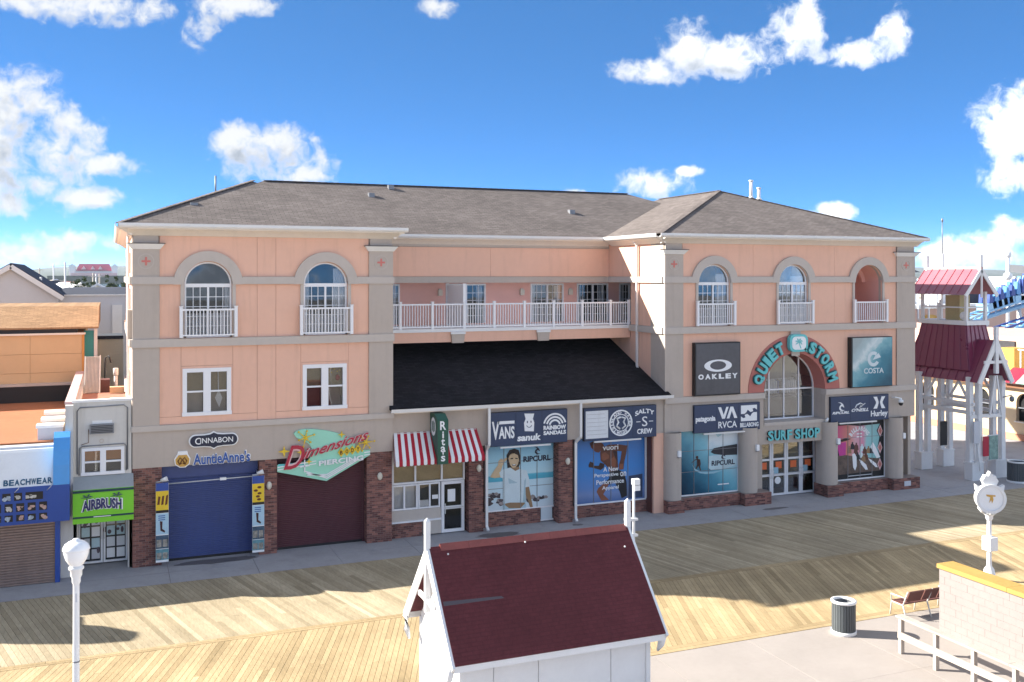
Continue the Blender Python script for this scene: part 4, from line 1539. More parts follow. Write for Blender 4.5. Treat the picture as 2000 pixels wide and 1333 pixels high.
for k in range(2):
    sg = 1 if k else -1
    m.tube([(1.67 + sg * 0.02, -0.115, 3.60), (1.67 + sg * 0.10, -0.118, 3.55), (1.67 + sg * 0.15, -0.118, 3.68), (1.67 + sg * 0.08, -0.118, 3.80), (1.67 - sg * 0.02, -0.12, 3.70), (1.67 - sg * 0.08, -0.118, 3.58)], 0.022, 6)
m.build('pretzel', mat('pretzel_brown', (0.20, 0.085, 0.02), 0.5), s)

# body-piercing sign: mint boomerang and chevron, red script, yellow stars
s = sign('shop_sign', (6.8, -0.15, 3.6), 'retro mint sign reading Dimensions Body Piercing above the maroon shutter')
B0 = -0.10
boom = [(5.62, 4.40), (5.70, 4.50), (5.95, 4.56), (6.35, 4.55), (6.8, 4.47), (7.2, 4.36), (7.55, 4.22), (7.85, 4.02), (7.95, 3.88), (7.93, 3.72), (7.7, 3.62), (8.53, 3.62), (8.53, 3.42),
        (6.85, 2.55), (5.02, 3.03), (5.02, 3.28), (6.1, 3.34), (6.3, 3.55), (6.32, 3.78), (6.2, 3.98), (5.95, 4.15), (5.72, 4.26)]
MB().prism(boom, B0, -0.03).build('board', 'mint', s)
# dark edge and white chevron strips
m = MB()
for a, b in (((5.02, 3.20), (6.45, 3.34)), ((5.02, 3.10), (6.45, 3.24)), ((8.30, 3.53), (8.53, 3.55)), ((8.30, 3.43), (8.53, 3.45))):
    m.bar((a[0], B0 - 0.015, a[1]), (b[0], B0 - 0.015, b[1]), 0.03, 0.035, up=(0, 0, 1))
for k in range(3):
    o = 0.07 * k
    m.bar((6.05 + 0.5 * o, B0 - 0.02, 2.92 - o + 0.06), (6.86, B0 - 0.02, 2.66 + o), 0.03, 0.04)
    m.bar((6.86, B0 - 0.02, 2.66 + o), (8.1 - 1.2 * o, B0 - 0.02, 3.30 + 0.3 * o), 0.03, 0.04)
m.bar((6.02, B0 - 0.03, 2.95), (6.02, B0 - 0.03, 3.42), 0.04).bar((5.85, B0 - 0.03, 3.16), (6.2, B0 - 0.03, 3.19), 0.04)
m.build('trim_stripe', 'sign_white', s)
MB().box(5.05, 6.0, B0 - 0.006, B0 + 0.01, 3.22, 3.31).build('teal_stripe', 'teal_sign', s)
for mm, bold, y in (('pink_edge', 0.04, B0 - 0.05), ('crimson', 0.006, B0 - 0.075)):
    m = MB()
    put_text(m, 'D', 5.24, 6.02, 3.10, 3.98, y, bold, 0.03, shear=0.45)
    put_text(m, 'imensions', 5.92, 8.46, 3.74, 4.10, y, bold, 0.03, shear=0.5, rise=0.62)
    m.build('script_lettering', mm, s)
m = MB()
put_text(m, 'PIERCING', 6.55, 8.25, 3.20, 3.39, B0 - 0.08, 0.03, 0.06, rise=0.10)
m.build('lettering', 'sign_white', s)
for i, ch in enumerate('BODY'):
    cx, cz = 7.40 + i * 0.215, 3.60 + 0.03 * i
    d = MB().prism([(cx - 0.125, cz), (cx, cz - 0.17), (cx + 0.125, cz), (cx, cz + 0.17)], B0 - 0.06, B0 - 0.005).build('diamond', 'yellow', s)
    m = MB()
    put_text(m, ch, cx - 0.05, cx + 0.05, cz - 0.075, cz + 0.075, B0 - 0.075, 0.02, 0.02)
    m.build('letter', mat('ink_brown', (0.10, 0.03, 0.01), 0.5), d)


def star(cx, cz, r, pts=6, w=0.035, ball=True, rot=0.3, y=B0 - 0.05):
    m = MB()
    for k in range(pts):
        a = rot + 2 * math.pi * k / pts
        rr = r * (1.0 if k % 2 == 0 else 0.75)
        m.prism([(cx + w * math.cos(a + 1.57), cz + w * math.sin(a + 1.57)), (cx + rr * math.cos(a), cz + rr * math.sin(a)), (cx - w * math.cos(a + 1.57), cz - w * math.sin(a + 1.57))], y - 0.001 * k, y + 0.03)
        if ball:
            m.ball((cx + rr * math.cos(a), y, cz + rr * math.sin(a)), 0.04, 0.03, 0.04, 8, 5)
    m.ball((cx, y, cz), 0.06, 0.04, 0.06, 8, 5)
    return m


star(6.05, 4.24, 0.34).build('starburst', 'yellow', s)
star(8.35, 3.92, 0.34, rot=0.1).build('starburst', 'yellow', s)
for cx, cz, r in ((5.26, 3.78, 0.22), (5.86, 3.72, 0.13), (7.42, 4.28, 0.14), (6.18, 3.34, 0.12)):
    MB().prism([(cx + (r if k % 2 == 0 else r * 0.28) * math.cos(math.pi * k / 4), cz + (r if k % 2 == 0 else r * 0.28) * math.sin(math.pi * k / 4)) for k in range(8)], B0 - 0.06, B0 - 0.02).build('sparkle', 'yellow', s)

# two long vertical banners beside the blue shutter
def banner(x, label, flip):
    b = thing('vertical_banner', (x, -0.3, 0), label, 'banner', 'banners beside the blue shutter')
    x0, x1 = x - 0.215, x + 0.215
    yy = -0.30
    MB().box(x0, x1, yy, yy + 0.012, 0.18, 2.98).build('sheet', 'sign_white', b)
    rows = ((2.70, 2.98, 'deep_blue'), (2.02, 2.70, 'yellow'), (1.92, 2.02, 'black'), (1.16, 1.90, mat('print_sky', (0.42, 0.62, 0.74), 0.5)), (0.66, 1.13, mat('print_navy', (0.05, 0.09, 0.14), 0.5, 0.6, 6.0)), (0.26, 0.64, mat('print_teal', (0.12, 0.28, 0.32), 0.5, 0.6, 6.0)))
    for z0, z1, mm in rows:
        MB().box(x0 + 0.004, x1 - 0.004, yy - 0.004, yy, z0, z1).build('print_panel', mm, b)
    rr = random.Random(int(x * 9))
    m = MB()
    if not flip:
        for k in range(3):
            cx = x - 0.12 + 0.13 * k
            m.prism([(cx - 0.05, 2.22 - 0.02 * k), (cx + 0.03, 2.22), (cx + 0.06, 2.50 + 0.03 * k), (cx - 0.01, 2.52)], yy - 0.010, yy - 0.004)
    else:
        for k in range(5):
            cx, cz = x + rr.uniform(-0.1, 0.1), 2.12 + 0.11 * k
            m.prism(circle(cx, cz, 0.075, 0.045, 10), yy - 0.010 - 0.001 * k, yy - 0.004)
    m.build('snack_picture', mat('snack_brown', (0.13, 0.035, 0.012), 0.5), b)
    m = MB().prism([(x - 0.06, 1.30), (x + 0.08, 1.22), (x + 0.1, 1.28), (x + 0.0, 1.36), (x + 0.01, 1.62), (x - 0.08, 1.64)], yy - 0.010, yy - 0.004)
    m.build('snack_picture', mat('snack_dark', (0.05, 0.015, 0.02), 0.5), b)
    m = MB()
    for z in (1.82, 1.75, 1.68):
        m.box(x - 0.13, x + 0.10, yy - 0.010, yy - 0.004, z - 0.015, z + 0.015)
    m.build('print_lines', 'bold_blue', b)
    m = MB()
    for i in range(2):
        for j in range(2):
            m.box(x0 + 0.03 + 0.2 * i, x0 + 0.19 + 0.2 * i, yy - 0.009, yy - 0.004, 0.30 + 0.42 * j, 0.52 + 0.46 * j)
    m.build('drink_pictures', mat('print_mix', (0.30, 0.28, 0.24), 0.5, 0.8, 9.0), b)
    fr = MB().tube([(x0, yy + 0.02, 3.02), (x1, yy + 0.02, 3.05)], 0.02, 6).tube([(x, yy + 0.02, 3.02), (x, 0.3, 3.1)], 0.018, 6).tube([(x, yy + 0.02, 0.2), (x, 0.3, 0.2)], 0.018, 6)
    fr.build('bracket', 'aluminium', b)
    MB().tube([(x - 0.05, yy - 0.05, 3.08), (x + 0.16, yy - 0.1, 3.16)], [0.05, 0.075], 8).build('spot_lamp', 'white_paint', b)


banner(0.98, 'tall printed banner left of the blue shutter, yellow panel on top', False)
banner(4.30, 'tall printed banner right of the blue shutter by the narrow brick pier', True)

# striped awning and green blade sign of the custard shop
aw = thing('striped_awning', (11.2, -0.4, 3.5), 'red and white striped awning over the serving counter', 'awning')
n = 26
x0, x1, xb0, xb1 = 9.5, 12.93, 9.35, 12.98
for k in range(n):
    a, b = k / n, (k + 1) / n
    mm = 'awning_red' if k % 2 else 'awning_white'
    ta, tb = x0 + (x1 - x0) * a, x0 + (x1 - x0) * b
    ba, bb = xb0 + (xb1 - xb0) * a, xb0 + (xb1 - xb0) * b
    m = MB().add([(ta, 0.02, 4.18), (tb, 0.02, 4.18), (bb, -0.82, 3.22), (ba, -0.82, 3.22)], [(0, 1, 2, 3)])
    w = (bb - ba)
    m.add([(ba, -0.82, 3.22), (bb, -0.82, 3.22), (bb, -0.83, 3.05), (ba + w * 0.75, -0.83, 3.015), (ba + w * 0.25, -0.83, 3.015), (ba, -0.83, 3.05)], [(0, 1, 2, 3, 4, 5)])
    m.build('stripe', mm, aw, fix=False)
for xs_, xt in ((xb0, x0), (xb1, x1)):
    for k in range(5):
        a, b = k / 5, (k + 1) / 5
        ya, yb = 0.02 - 0.84 * a, 0.02 - 0.84 * b
        xa_, xb_ = xt + (xs_ - xt) * a, xt + (xs_ - xt) * b
        MB().add([(xa_, ya, 4.18 - 0.96 * a), (xb_, yb, 4.18 - 0.96 * b), (xb_, yb, 3.05), (xa_, ya, 3.05)], [(0, 1, 2, 3)]).build('stripe', 'awning_white' if k % 2 else 'awning_red', aw, fix=False)
fr = MB().bar((9.37, -0.8, 3.2), (12.96, -0.8, 3.2), 0.03).bar((9.5, 0.0, 4.15), (12.9, 0.0, 4.15), 0.03)
fr.build('awning_frame', 'aluminium', aw)
s = sign('blade_sign', (11.0, -0.5, 3.05), "dark green upright blade sign reading Rita's through the striped awning")
MB().prism_x([(0.02, 4.93), (-0.55, 4.93), (-0.95, 4.72), (-0.95, 3.02), (0.02, 3.02)], 10.98, 11.42).build('box', 'ritas_green', s)
m = MB()
for k, ch in enumerate("Rita's"):
    hh = (0.34, 0.26, 0.26, 0.22, 0.10, 0.22)[k]
    zc = (4.52, 4.16, 3.88, 3.60, 3.44, 3.24)[k]
    ww = (0.24, 0.07, 0.15, 0.19, 0.05, 0.17)[k]
    put_text(m, ch, 11.20 - ww / 2, 11.20 + ww / 2, zc - hh / 2, zc + hh / 2, -0.965, 0.02, 0.014)
m.build('lettering', 'sign_white', s)
m = MB().add([(10.972, -0.42 + 0.3 * math.cos(2 * math.pi * i / 24), 4.42 + 0.36 * math.sin(2 * math.pi * i / 24)) for i in range(24)], [list(range(24))])
m.build('side_emblem', 'sign_white', s, fix=False)
m = MB()
for k in range(5):
    m.box(10.962, 10.970, -0.62 + 0.085 * k, -0.59 + 0.085 * k, 4.2 + 0.03 * abs(k - 2), 4.66 - 0.03 * abs(k - 2))
m.build('side_emblem_stripe', 'ritas_green', s)


# navy panel signs of three fields
def tri_sign(x0, x1, z0, z1, label):
    y = -0.15
    s = sign('panel_sign', ((x0 + x1) / 2, y, z0), label)
    MB().box(x0, x1, y, 0.02, z0, z1).build('cabinet', 'navy_panel_edge', s)
    t = (x1 - x0) / 3
    fields = []
    for k in range(3):
        a, b = x0 + t * k + 0.008, x0 + t * (k + 1) - 0.008
        MB().box(a, b, y - 0.006, y, z0 + 0.02, z1 - 0.02).build('field', 'navy_panel', s)
        fields.append((a, b))
    MB().box(x0 + 0.45, x1 - 0.8, y - 0.1, y - 0.02, z0 - 0.07, z0 - 0.01).build('lamp_strip', 'gutter', s)
    return s, fields, y - 0.016


s, F, ty = tri_sign(13.42, 16.90, 3.40, 4.78, 'navy panel sign reading Vans, Sanuk and Rainbow Sandals')
m = MB()
a, b = F[0]
put_text(m, 'V', a + 0.1, a + 0.42, 3.68, 4.42, ty, 0.03, 0.012)
put_text(m, 'ANS', a + 0.40, b - 0.06, 3.70, 4.20, ty, 0.03, 0.012)
m.box(a + 0.36, b - 0.06, ty, ty + 0.012, 4.30, 4.42)
m.build('lettering', 'sign_white', s)
m = MB()
a, b = F[1]
put_text(m, 'sanuk', a + 0.05, b - 0.05, 3.56, 3.84, ty, 0.04, 0.012, shear=0.1)
m.build('lettering', 'sign_white', s)
m = MB().prism([(a + 0.38, 3.96), (a + 0.78, 3.93), (a + 0.80, 4.30), (a + 0.74, 4.45), (a + 0.80, 4.66), (a + 0.36, 4.68), (a + 0.42, 4.46), (a + 0.35, 4.30)], ty, ty + 0.012)
m.build('face_emblem', 'sign_white', s)
m = MB()
for q in (-0.08, 0.08):
    m.prism(circle(a + 0.575 + q, 4.33, 0.025, 0.05, 10), ty - 0.006, ty + 0.002)
m.ring(a + 0.575, 4.22, 0.10, 0.125, ty - 0.006, ty + 0.002, math.pi * 1.08, math.pi * 1.92, 10)
m.build('face_feature', 'navy_panel', s)
a, b = F[2]
c = (a + b) / 2
m = MB()
for r in (0.20, 0.33, 0.46):
    MB().ring(c, 4.10, r, r + 0.075, ty, ty + 0.012, 0.25, math.pi - 0.25, 20).build('rainbow_arc', 'sign_white', s)
put_text(m, 'RAINBOW', a + 0.06, b - 0.06, 3.95, 4.13, ty, 0.05, 0.012)
put_text(m, 'SANDALS', a + 0.06, b - 0.06, 3.74, 3.91, ty, 0.05, 0.012)
m.build('lettering', 'sign_white', s)

s, F, ty = tri_sign(17.68, 21.16, 3.36, 4.74, 'navy panel sign reading Salty Crew with a round crest and a faded white field')
a, b = F[0]
MB().box(a + 0.06, b - 0.03, ty, ty + 0.01, 3.46, 4.62).build('faded_field', 'sign_pale', s)
m = MB()
for k in range(6):
    z = 3.62 + 0.17 * k
    m.box(a + 0.12, b - 0.1 - 0.05 * (k % 3), ty - 0.003, ty + 0.001, z, z + 0.012)
m.build('scratch', 'concrete', s)
a, b = F[1]
c = (a + b) / 2
m = MB().ring(c, 4.05, 0.50, 0.56, ty, ty + 0.012, 0, 2 * math.pi, 32).ring(c, 4.05, 0.34, 0.375, ty, ty + 0.012, 0, 2 * math.pi, 28)
put_curve_text(m, 'ISLAND WATER SPORTS', c, 4.05, 0.435, 0.10, 200, -160, ty, 0.03, 0.012)
for sg in (1, -1):
    m.tube([(c + sg * 0.02, ty, 4.30), (c + sg * 0.2, ty, 4.24), (c + sg * 0.12, ty, 4.08), (c + sg * 0.22, ty, 3.92), (c + sg * 0.05, ty, 3.80)], 0.045, 6)
m.build('crest', 'sign_white', s)
a, b = F[2]
c = (a + b) / 2
m = MB()
put_text(m, 'SALTY', a + 0.1, b - 0.1, 4.28, 4.48, ty, 0.03, 0.012, arc=0.12)
put_text(m, 'CREW', a + 0.2, b - 0.2, 3.52, 3.74, ty, 0.03, 0.012)
put_text(m, 'S', c - 0.13, c + 0.13, 3.84, 4.26, ty, 0.0, 0.012)
m.box(a + 0.16, a + 0.36, ty, ty + 0.01, 4.03, 4.06).box(b - 0.36, b - 0.16, ty, ty + 0.01, 4.03, 4.06)
m.build('lettering', 'sign_white', s)

s, F, ty = tri_sign(23.08, 26.56, 3.36, 4.60, 'navy panel sign reading Patagonia, RVCA and Billabong')
m = MB()
a, b = F[0]
put_text(m, 'patagonia', a + 0.06, b - 0.06, 3.80, 4.10, ty, 0.04, 0.012)
m.build('lettering', 'sign_white', s)
m = MB()
a, b = F[1]
m.prism([(a + 0.06, 4.46), (a + 0.22, 4.46), (a + 0.36, 4.10), (a + 0.50, 4.46), (a + 0.62, 4.46), (a + 0.42, 3.94), (a + 0.28, 3.94)], ty, ty + 0.012)
m.prism([(a + 0.52, 3.94), (a + 0.72, 4.46), (a + 0.86, 4.46), (a + 1.08, 3.94), (a + 0.92, 3.94), (a + 0.79, 4.28), (a + 0.66, 3.94)], ty, ty + 0.012)
put_text(m, 'RVCA', a + 0.08, b - 0.08, 3.52, 3.82, ty, 0.012, 0.012)
m.build('lettering', 'sign_white', s)
m = MB()
a, b = F[2]
put_text(m, 'BILLABONG', a + 0.08, b - 0.08, 3.50, 3.70, ty, 0.03, 0.012)
wave = [(0.12, 4.48), (0.98, 4.48), (0.98, 4.26), (0.86, 4.34), (0.74, 4.32), (0.78, 4.20), (0.64, 4.16), (0.48, 4.28), (0.40, 4.16), (0.30, 4.10), (0.12, 4.10)]
m.prism([(a + x, z) for x, z in wave], ty, ty + 0.012)
m.prism([(a + 1.10 - x, 3.77 + (4.48 - z)) for x, z in wave], ty, ty + 0.012)
m.build('lettering', 'sign_white', s)

s, F, ty = tri_sign(30.56, 34.04, 3.40, 4.62, "navy panel sign reading Rip Curl, O'Neill and Hurley by the camera dome")
m = MB()


def curl(m, cx, cz, k, y):
    m.prism([(cx + k * x, cz + k * z) for x, z in ((-0.55, 0.55), (-0.1, 0.52), (0.25, 0.30), (0.42, 0.0), (0.45, -0.2), (0.2, -0.02), (-0.02, 0.0), (-0.12, -0.15), (-0.05, -0.35), (0.2, -0.5), (0.55, -0.52),
             (0.25, -0.62), (-0.1, -0.58), (-0.35, -0.35), (-0.32, -0.05), (-0.1, 0.18), (0.02, 0.28), (-0.2, 0.42))], y, y + 0.012)


a, b = F[0]
curl(m, (a + b) / 2 + 0.04, 4.16, 0.36, ty)
put_text(m, 'RIPCURL', a + 0.08, b - 0.06, 3.80, 3.92, ty, 0.04, 0.012, shear=0.3)
m.build('lettering', 'sign_white', s)
m = MB()
a, b = F[1]
c = (a + b) / 2
m.tube([(c - 0.30, ty, 4.05), (c - 0.22, ty, 4.18), (c, ty, 4.26), (c + 0.16, ty, 4.2), (c + 0.08, ty, 4.1), (c - 0.02, ty, 4.12), (c + 0.04, ty, 4.18)], 0.03, 6)
m.bar((c - 0.05, ty, 4.05), (c + 0.3, ty, 4.24), 0.02, 0.03)
put_text(m, "O'NEILL", a + 0.06, b - 0.06, 3.86, 4.02, ty, 0.03, 0.012, shear=0.3)
m.build('lettering', 'sign_white', s)
m = MB()
a, b = F[2]
c = (a + b) / 2
for sg in (1, -1):
    m.prism([(c + sg * x, z) for x, z in ((0.36, 4.52), (0.14, 4.52), (0.05, 4.28), (0.05, 4.20), (0.14, 3.95), (0.36, 3.95), (0.20, 4.20), (0.20, 4.28))], ty, ty + 0.012)
put_text(m, 'Hurley', a + 0.06, b - 0.06, 3.50, 3.86, ty, 0.025, 0.012)
m.build('lettering', 'sign_white', s)

# big square sign boxes either side of the arch
s = sign('sign_box', (24.2, -0.15, 5.0), 'dark grey square sign box with a white ring and the word Oakley')
MB().box(23.06, 25.44, -0.24, -0.005, 5.02, 7.36).build('cabinet', 'black', s)
MB().box(23.12, 25.40, -0.25, -0.24, 5.07, 7.31).build('face', mat('oakley_grey', (0.085, 0.085, 0.095), 0.35, 0.25, 0.5), s)
m = MB()
N = 40
v = []
for i in range(N):
    t = 2 * math.pi * i / N
    v += [(24.25 + 0.72 * math.cos(t), -0.262, 6.33 + 0.27 * math.sin(t)), (24.25 + 0.42 * math.cos(t), -0.262, 6.34 + 0.19 * math.sin(t)), (24.25 + 0.72 * math.cos(t), -0.25, 6.33 + 0.27 * math.sin(t)), (24.25 + 0.42 * math.cos(t), -0.25, 6.34 + 0.19 * math.sin(t))]
f = []
for i in range(N):
    j = (i + 1) % N
    f += [(4 * i, 4 * j, 4 * j + 1, 4 * i + 1), (4 * i, 4 * i + 2, 4 * j + 2, 4 * j), (4 * i + 1, 4 * j + 1, 4 * j + 3, 4 * i + 3)]
m.add(v, f)
m.build('ring_emblem', 'sign_white', s)
m = MB()
for k, ch in enumerate('OAKLEY'):
    put_text(m, ch, 23.22 + 0.355 * k, 23.50 + 0.355 * k, 5.74, 5.97, -0.262, 0.05, 0.012)
m.build('lettering', 'sign_white', s)
s = sign('sign_box', (32.9, -0.15, 5.0), 'square sign box with an aerial surf picture and the word Costa')
MB().box(31.68, 34.17, -0.26, -0.005, 5.02, 7.40).build('cabinet', 'black', s)
print_mat('surf_print', [(0.0, (0.02, 0.09, 0.14)), (0.3, (0.05, 0.22, 0.30)), (0.46, (0.22, 0.45, 0.50)), (0.54, (0.62, 0.70, 0.70)), (0.62, (0.40, 0.52, 0.54)), (0.75, (0.33, 0.40, 0.41)), (1.0, (0.42, 0.45, 0.44))], (-0.55, 0.6), -15.6, -12.5, 0.16, 1.3)
MB().box(31.76, 34.15, -0.272, -0.26, 5.05, 7.37).build('face', 'surf_print', s)
m = MB()
put_text(m, 'COSTA', 32.42, 33.62, 5.66, 5.92, -0.284, 0.02, 0.012)
m.build('lettering', mat('costa_pale', (0.62, 0.70, 0.72), 0.5), s)
m = MB().ring(33.0, 6.35, 0.20, 0.36, -0.282, -0.272, 0.9, 2 * math.pi - 0.5, 26)
m.prism([(32.95, 6.30), (33.45, 6.42), (33.30, 6.62), (33.1, 6.5)], -0.2825, -0.272)
m.build('emblem', 'costa_pale', s)

# surf shop name over the arch
s = sign('arch_sign', (28.6, -0.1, 5.0), 'teal letters reading Quiet Storm around the red arch with a palm logo')
for word, a0, a1 in (('QUIET', 171, 109), ('STORM', 71, 9)):
    for i, ch in enumerate(word):
        wts = [1.05, 1.0, 0.55, 1.0, 0.95] if word == 'QUIET' else [1.0, 0.95, 1.05, 1.0, 1.1]
        tot = sum(wts)
        acc = (sum(wts[:i]) + wts[i] / 2) / tot
        a = R(a0 + (a1 - a0) * acc)
        w = R(a0 - a1) * 2.15 * wts[i] / tot * 0.80
        cx, cz = 28.6 + 2.16 * math.cos(a), 5.0 + 2.16 * math.sin(a)
        m = MB()
        put_text(m, ch, cx - w / 2, cx + w / 2, cz - 0.27, cz + 0.27, -0.19, 0.05, 0.10, rot=a - math.pi / 2)
        o = m.build('letter', 'teal_sign', s)
        m = MB()
        put_text(m, ch, cx - w / 2 - 0.03, cx + w / 2 + 0.03, cz - 0.30, cz + 0.30, -0.12, 0.085, 0.07, rot=a - math.pi / 2)
        m.build('letter_return', 'teal_dark', o)


def rrect(cx, cz, w, h, r):
    q = []
    for sx, sz, a0 in ((1, 1, 0), (-1, 1, 90), (-1, -1, 180), (1, -1, 270)):
        for k in range(7):
            a = R(a0 + 15 * k)
            q.append((cx + sx * (w / 2 - r) + r * math.cos(a), cz + sz * (h / 2 - r) + r * math.sin(a)))
    return q


MB().prism(rrect(28.62, 7.22, 1.02, 0.80, 0.26), -0.30, -0.10).build('logo_box', 'teal_sign', s)
MB().prism([(28.9, 6.92), (29.12, 6.78), (29.0, 7.0)], -0.30, -0.12).build('logo_tail', 'teal_sign', s)
MB().prism(rrect(28.62, 7.22, 0.78, 0.60, 0.20), -0.315, -0.298).build('logo_face', 'sign_white', s)
m = MB()
for k, a in enumerate((20, 60, 110, 150, 195, 340)):
    ca, sa = math.cos(R(a)), math.sin(R(a))
    L = 0.25 if a < 180 else 0.2
    m.prism([(28.60, 7.26), (28.60 + L * 0.6 * ca - 0.05 * sa, 7.26 + L * 0.6 * sa + 0.05 * ca), (28.60 + L * ca, 7.26 + L * sa - 0.05), (28.60 + L * 0.5 * ca + 0.02 * sa, 7.26 + L * 0.5 * sa - 0.02 * ca)], -0.328 - 0.0006 * k, -0.315)
m.prism([(28.58, 7.26), (28.62, 7.26), (28.74, 6.98), (28.69, 6.97)], -0.326, -0.3145)
m.build('palm_emblem', 'teal_sign', s)

s = sign('letter_sign', (28.5, -0.1, 2.9), 'teal capital letters reading Surf Shop above the glass entrance doors')
for i, (ch, w) in enumerate(zip('SURF SHOP', (.33, .34, .34, .30, .12, .33, .36, .38, .32))):
    if ch == ' ':
        continue
    xx = 27.02 + sum((.33, .34, .34, .30, .12, .33, .36, .38, .32)[:i]) * 1.05
    m = MB()
    put_text(m, ch, xx, xx + w * 0.9, 2.78, 3.24, -0.16, 0.03, 0.03)
    o = m.build('letter', 'teal_sign', s)
    m = MB()
    put_text(m, ch, xx + 0.01, xx + w * 0.9 + 0.01, 2.775, 3.235, -0.13, 0.03, 0.10)
    m.build('letter_return', 'black', o)


# wall lights ------------------------------------------------------------------
def oval_light(x, z, label):
    o = thing('wall_light', (x, -0.02, z), label, 'wall light', 'oval wall lights on the brick piers')
    MB().cyl((x, -0.075, z), 0.09, 0.06, 16, axis='y').build('base', 'old_white', o)
    MB().ball((x, -0.10, z), 0.10, 0.07, 0.15, 14, 9).build('globe', mat('lamp_cream', (0.66, 0.62, 0.52), 0.35), o)


oval_light(4.72, 2.55, 'oval cream wall light on the narrow brick pier between the two shutters')
oval_light(8.92, 2.57, 'oval cream wall light on the brick pier between maroon shutter and striped awning')
oval_light(13.0, 2.58, 'oval cream wall light on the brick pier right of the striped awning')
oval_light(16.95, 2.58, 'oval cream wall light on the brick pier between the two widest posters')


def box_light(x, label, y=-0.42):
    o = thing('wall_light', (x, y, 2.5), label, 'wall light', 'small box lights on the round columns')
    MB().box(x - 0.075, x + 0.075, y - 0.10, y + 0.02, 2.46, 2.72).build('housing', 'sign_white', o)
    MB().box(x - 0.06, x + 0.06, y - 0.09, y, 2.42, 2.46).build('lens', 'steel_grey', o)


box_light(22.12, 'white box light on the leftmost round column')
box_light(26.2, 'white box light on the round column left of the entrance doors')
box_light(30.75, 'white box light on the round column right of the entrance doors')
box_light(34.8, 'white box light on the rightmost round column', -0.3)
for x in (14.1, 17.9, 20.4):
    o = thing('balcony_light', (x, 6.05, 9.5), {14.1: 'cream wall lantern left of the privacy screen on the balcony', 17.9: 'cream wall lantern near the middle of the balcony wall', 20.4: 'cream wall lantern between the two right balcony doors'}[x], 'wall light', 'lanterns on the balcony wall')
    xx = {14.1: 13.35, 17.9: 17.45, 20.4: 20.0}[x]
    MB().box(xx - 0.10, xx + 0.10, 5.95, 6.1, 9.4, 9.66).build('shade', 'lamp_cream', o)
    MB().box(xx - 0.06, xx + 0.06, 6.0, 6.1, 9.66, 9.72).build('base', 'old_white', o)
# security cameras
o = thing('dome_camera', (34.6, -0.1, 4.3), 'dark dome camera on a white arm right of the Hurley sign', 'camera')
MB().bar((34.35, -0.03, 4.42), (34.35, -0.30, 4.46), 0.06).bar((34.35, -0.28, 4.46), (34.62, -0.34, 4.40), 0.05).bar((34.62, -0.34, 4.42), (34.62, -0.34, 4.30), 0.07).build('arm', 'sign_white', o)
MB().cyl((34.62, -0.34, 4.20), 0.12, 0.12, 16).build('collar', 'sign_white', o)
MB().ball((34.62, -0.34, 4.17), 0.11, 0.11, 0.13, 14, 8).build('dome', 'black', o)
o = thing('bullet_camera', (30.3, -0.2, 3.5), 'small white bullet camera at the left end of the Hurley sign', 'camera')
MB().tube([(30.36, -0.04, 3.58), (30.36, -0.16, 3.56)], 0.03, 8).build('mount', 'sign_white', o)
MB().tube([(30.42, -0.12, 3.62), (30.22, -0.26, 3.54)], 0.055, 10).build('barrel', 'sign_white', o)


# ------------------------------------------------------------------ window posters
def poster(name, x0, x1, z0, z1, y, label, base_mat, nx, zs):
    p = thing(name, ((x0 + x1) / 2, y, z0), label, 'poster')
    poster_window(x0 - 0.06, x1 + 0.06, z0 - 0.06, z1, y + 0.02, 0, ())
    MB().box(x0, x1, y, y + 0.02, z0, z1).build('print', base_mat, p)
    j = MB()
    for k in range(1, nx):
        x = x0 + (x1 - x0) * k / nx
        j.box(x - 0.012, x + 0.012, y - 0.020, y, z0, z1)
    for z in zs:
        j.box(x0, x1, y - 0.0195, y, z - 0.009, z + 0.009)
    j.build('pane_joint', 'steel_grey' if nx else 'black', p)
    return p


def shape(p, name, mm, pts, y, th=0.003):
    MB().prism(pts, y - th, y).build(name, mm, p)


# 1: beach girl
X0, X1, Zb, Zt, Y = 13.56, 16.55, 0.66, 3.44, 0.50
print_mat('beach_print', [(0.0, (0.62, 0.70, 0.74)), (0.18, (0.60, 0.74, 0.80)), (0.42, (0.55, 0.74, 0.80)), (0.425, (0.10, 0.42, 0.55)), (0.50, (0.12, 0.47, 0.60)), (0.52, (0.52, 0.74, 0.80)), (0.8, (0.32, 0.60, 0.74)), (1.0, (0.16, 0.42, 0.66))], 2, Zb, Zt, 0.012, 1.2)
p = poster('window_poster', X0, X1, Zb, Zt, Y, 'beach poster of a saluting woman in a white tee with the words Rip Curl', 'beach_print', 4, (1.55, 2.62))
MB().box(15.98, 16.5, Y - 0.005, Y + 0.02, 0.10, Zb).build('door_print', 'beach_print', p)
MB().box(15.93, 16.56, Y + 0.0, Y + 0.06, 0.04, 0.10).build('door_sill', 'vinyl', p)


def P1(u, v):       # photo crop fractions to wall
    return (X0 + (X1 - X0) * (u - 80) / (1130 - 80), 3.30 - (3.30 - 0.30) * (v - 60 + (u - 80) * 0.075) / (1230 - 60))


def S(p, name, mm, uv, y, fn):
    shape(p, name, mm, [fn(*q) for q in uv], y)


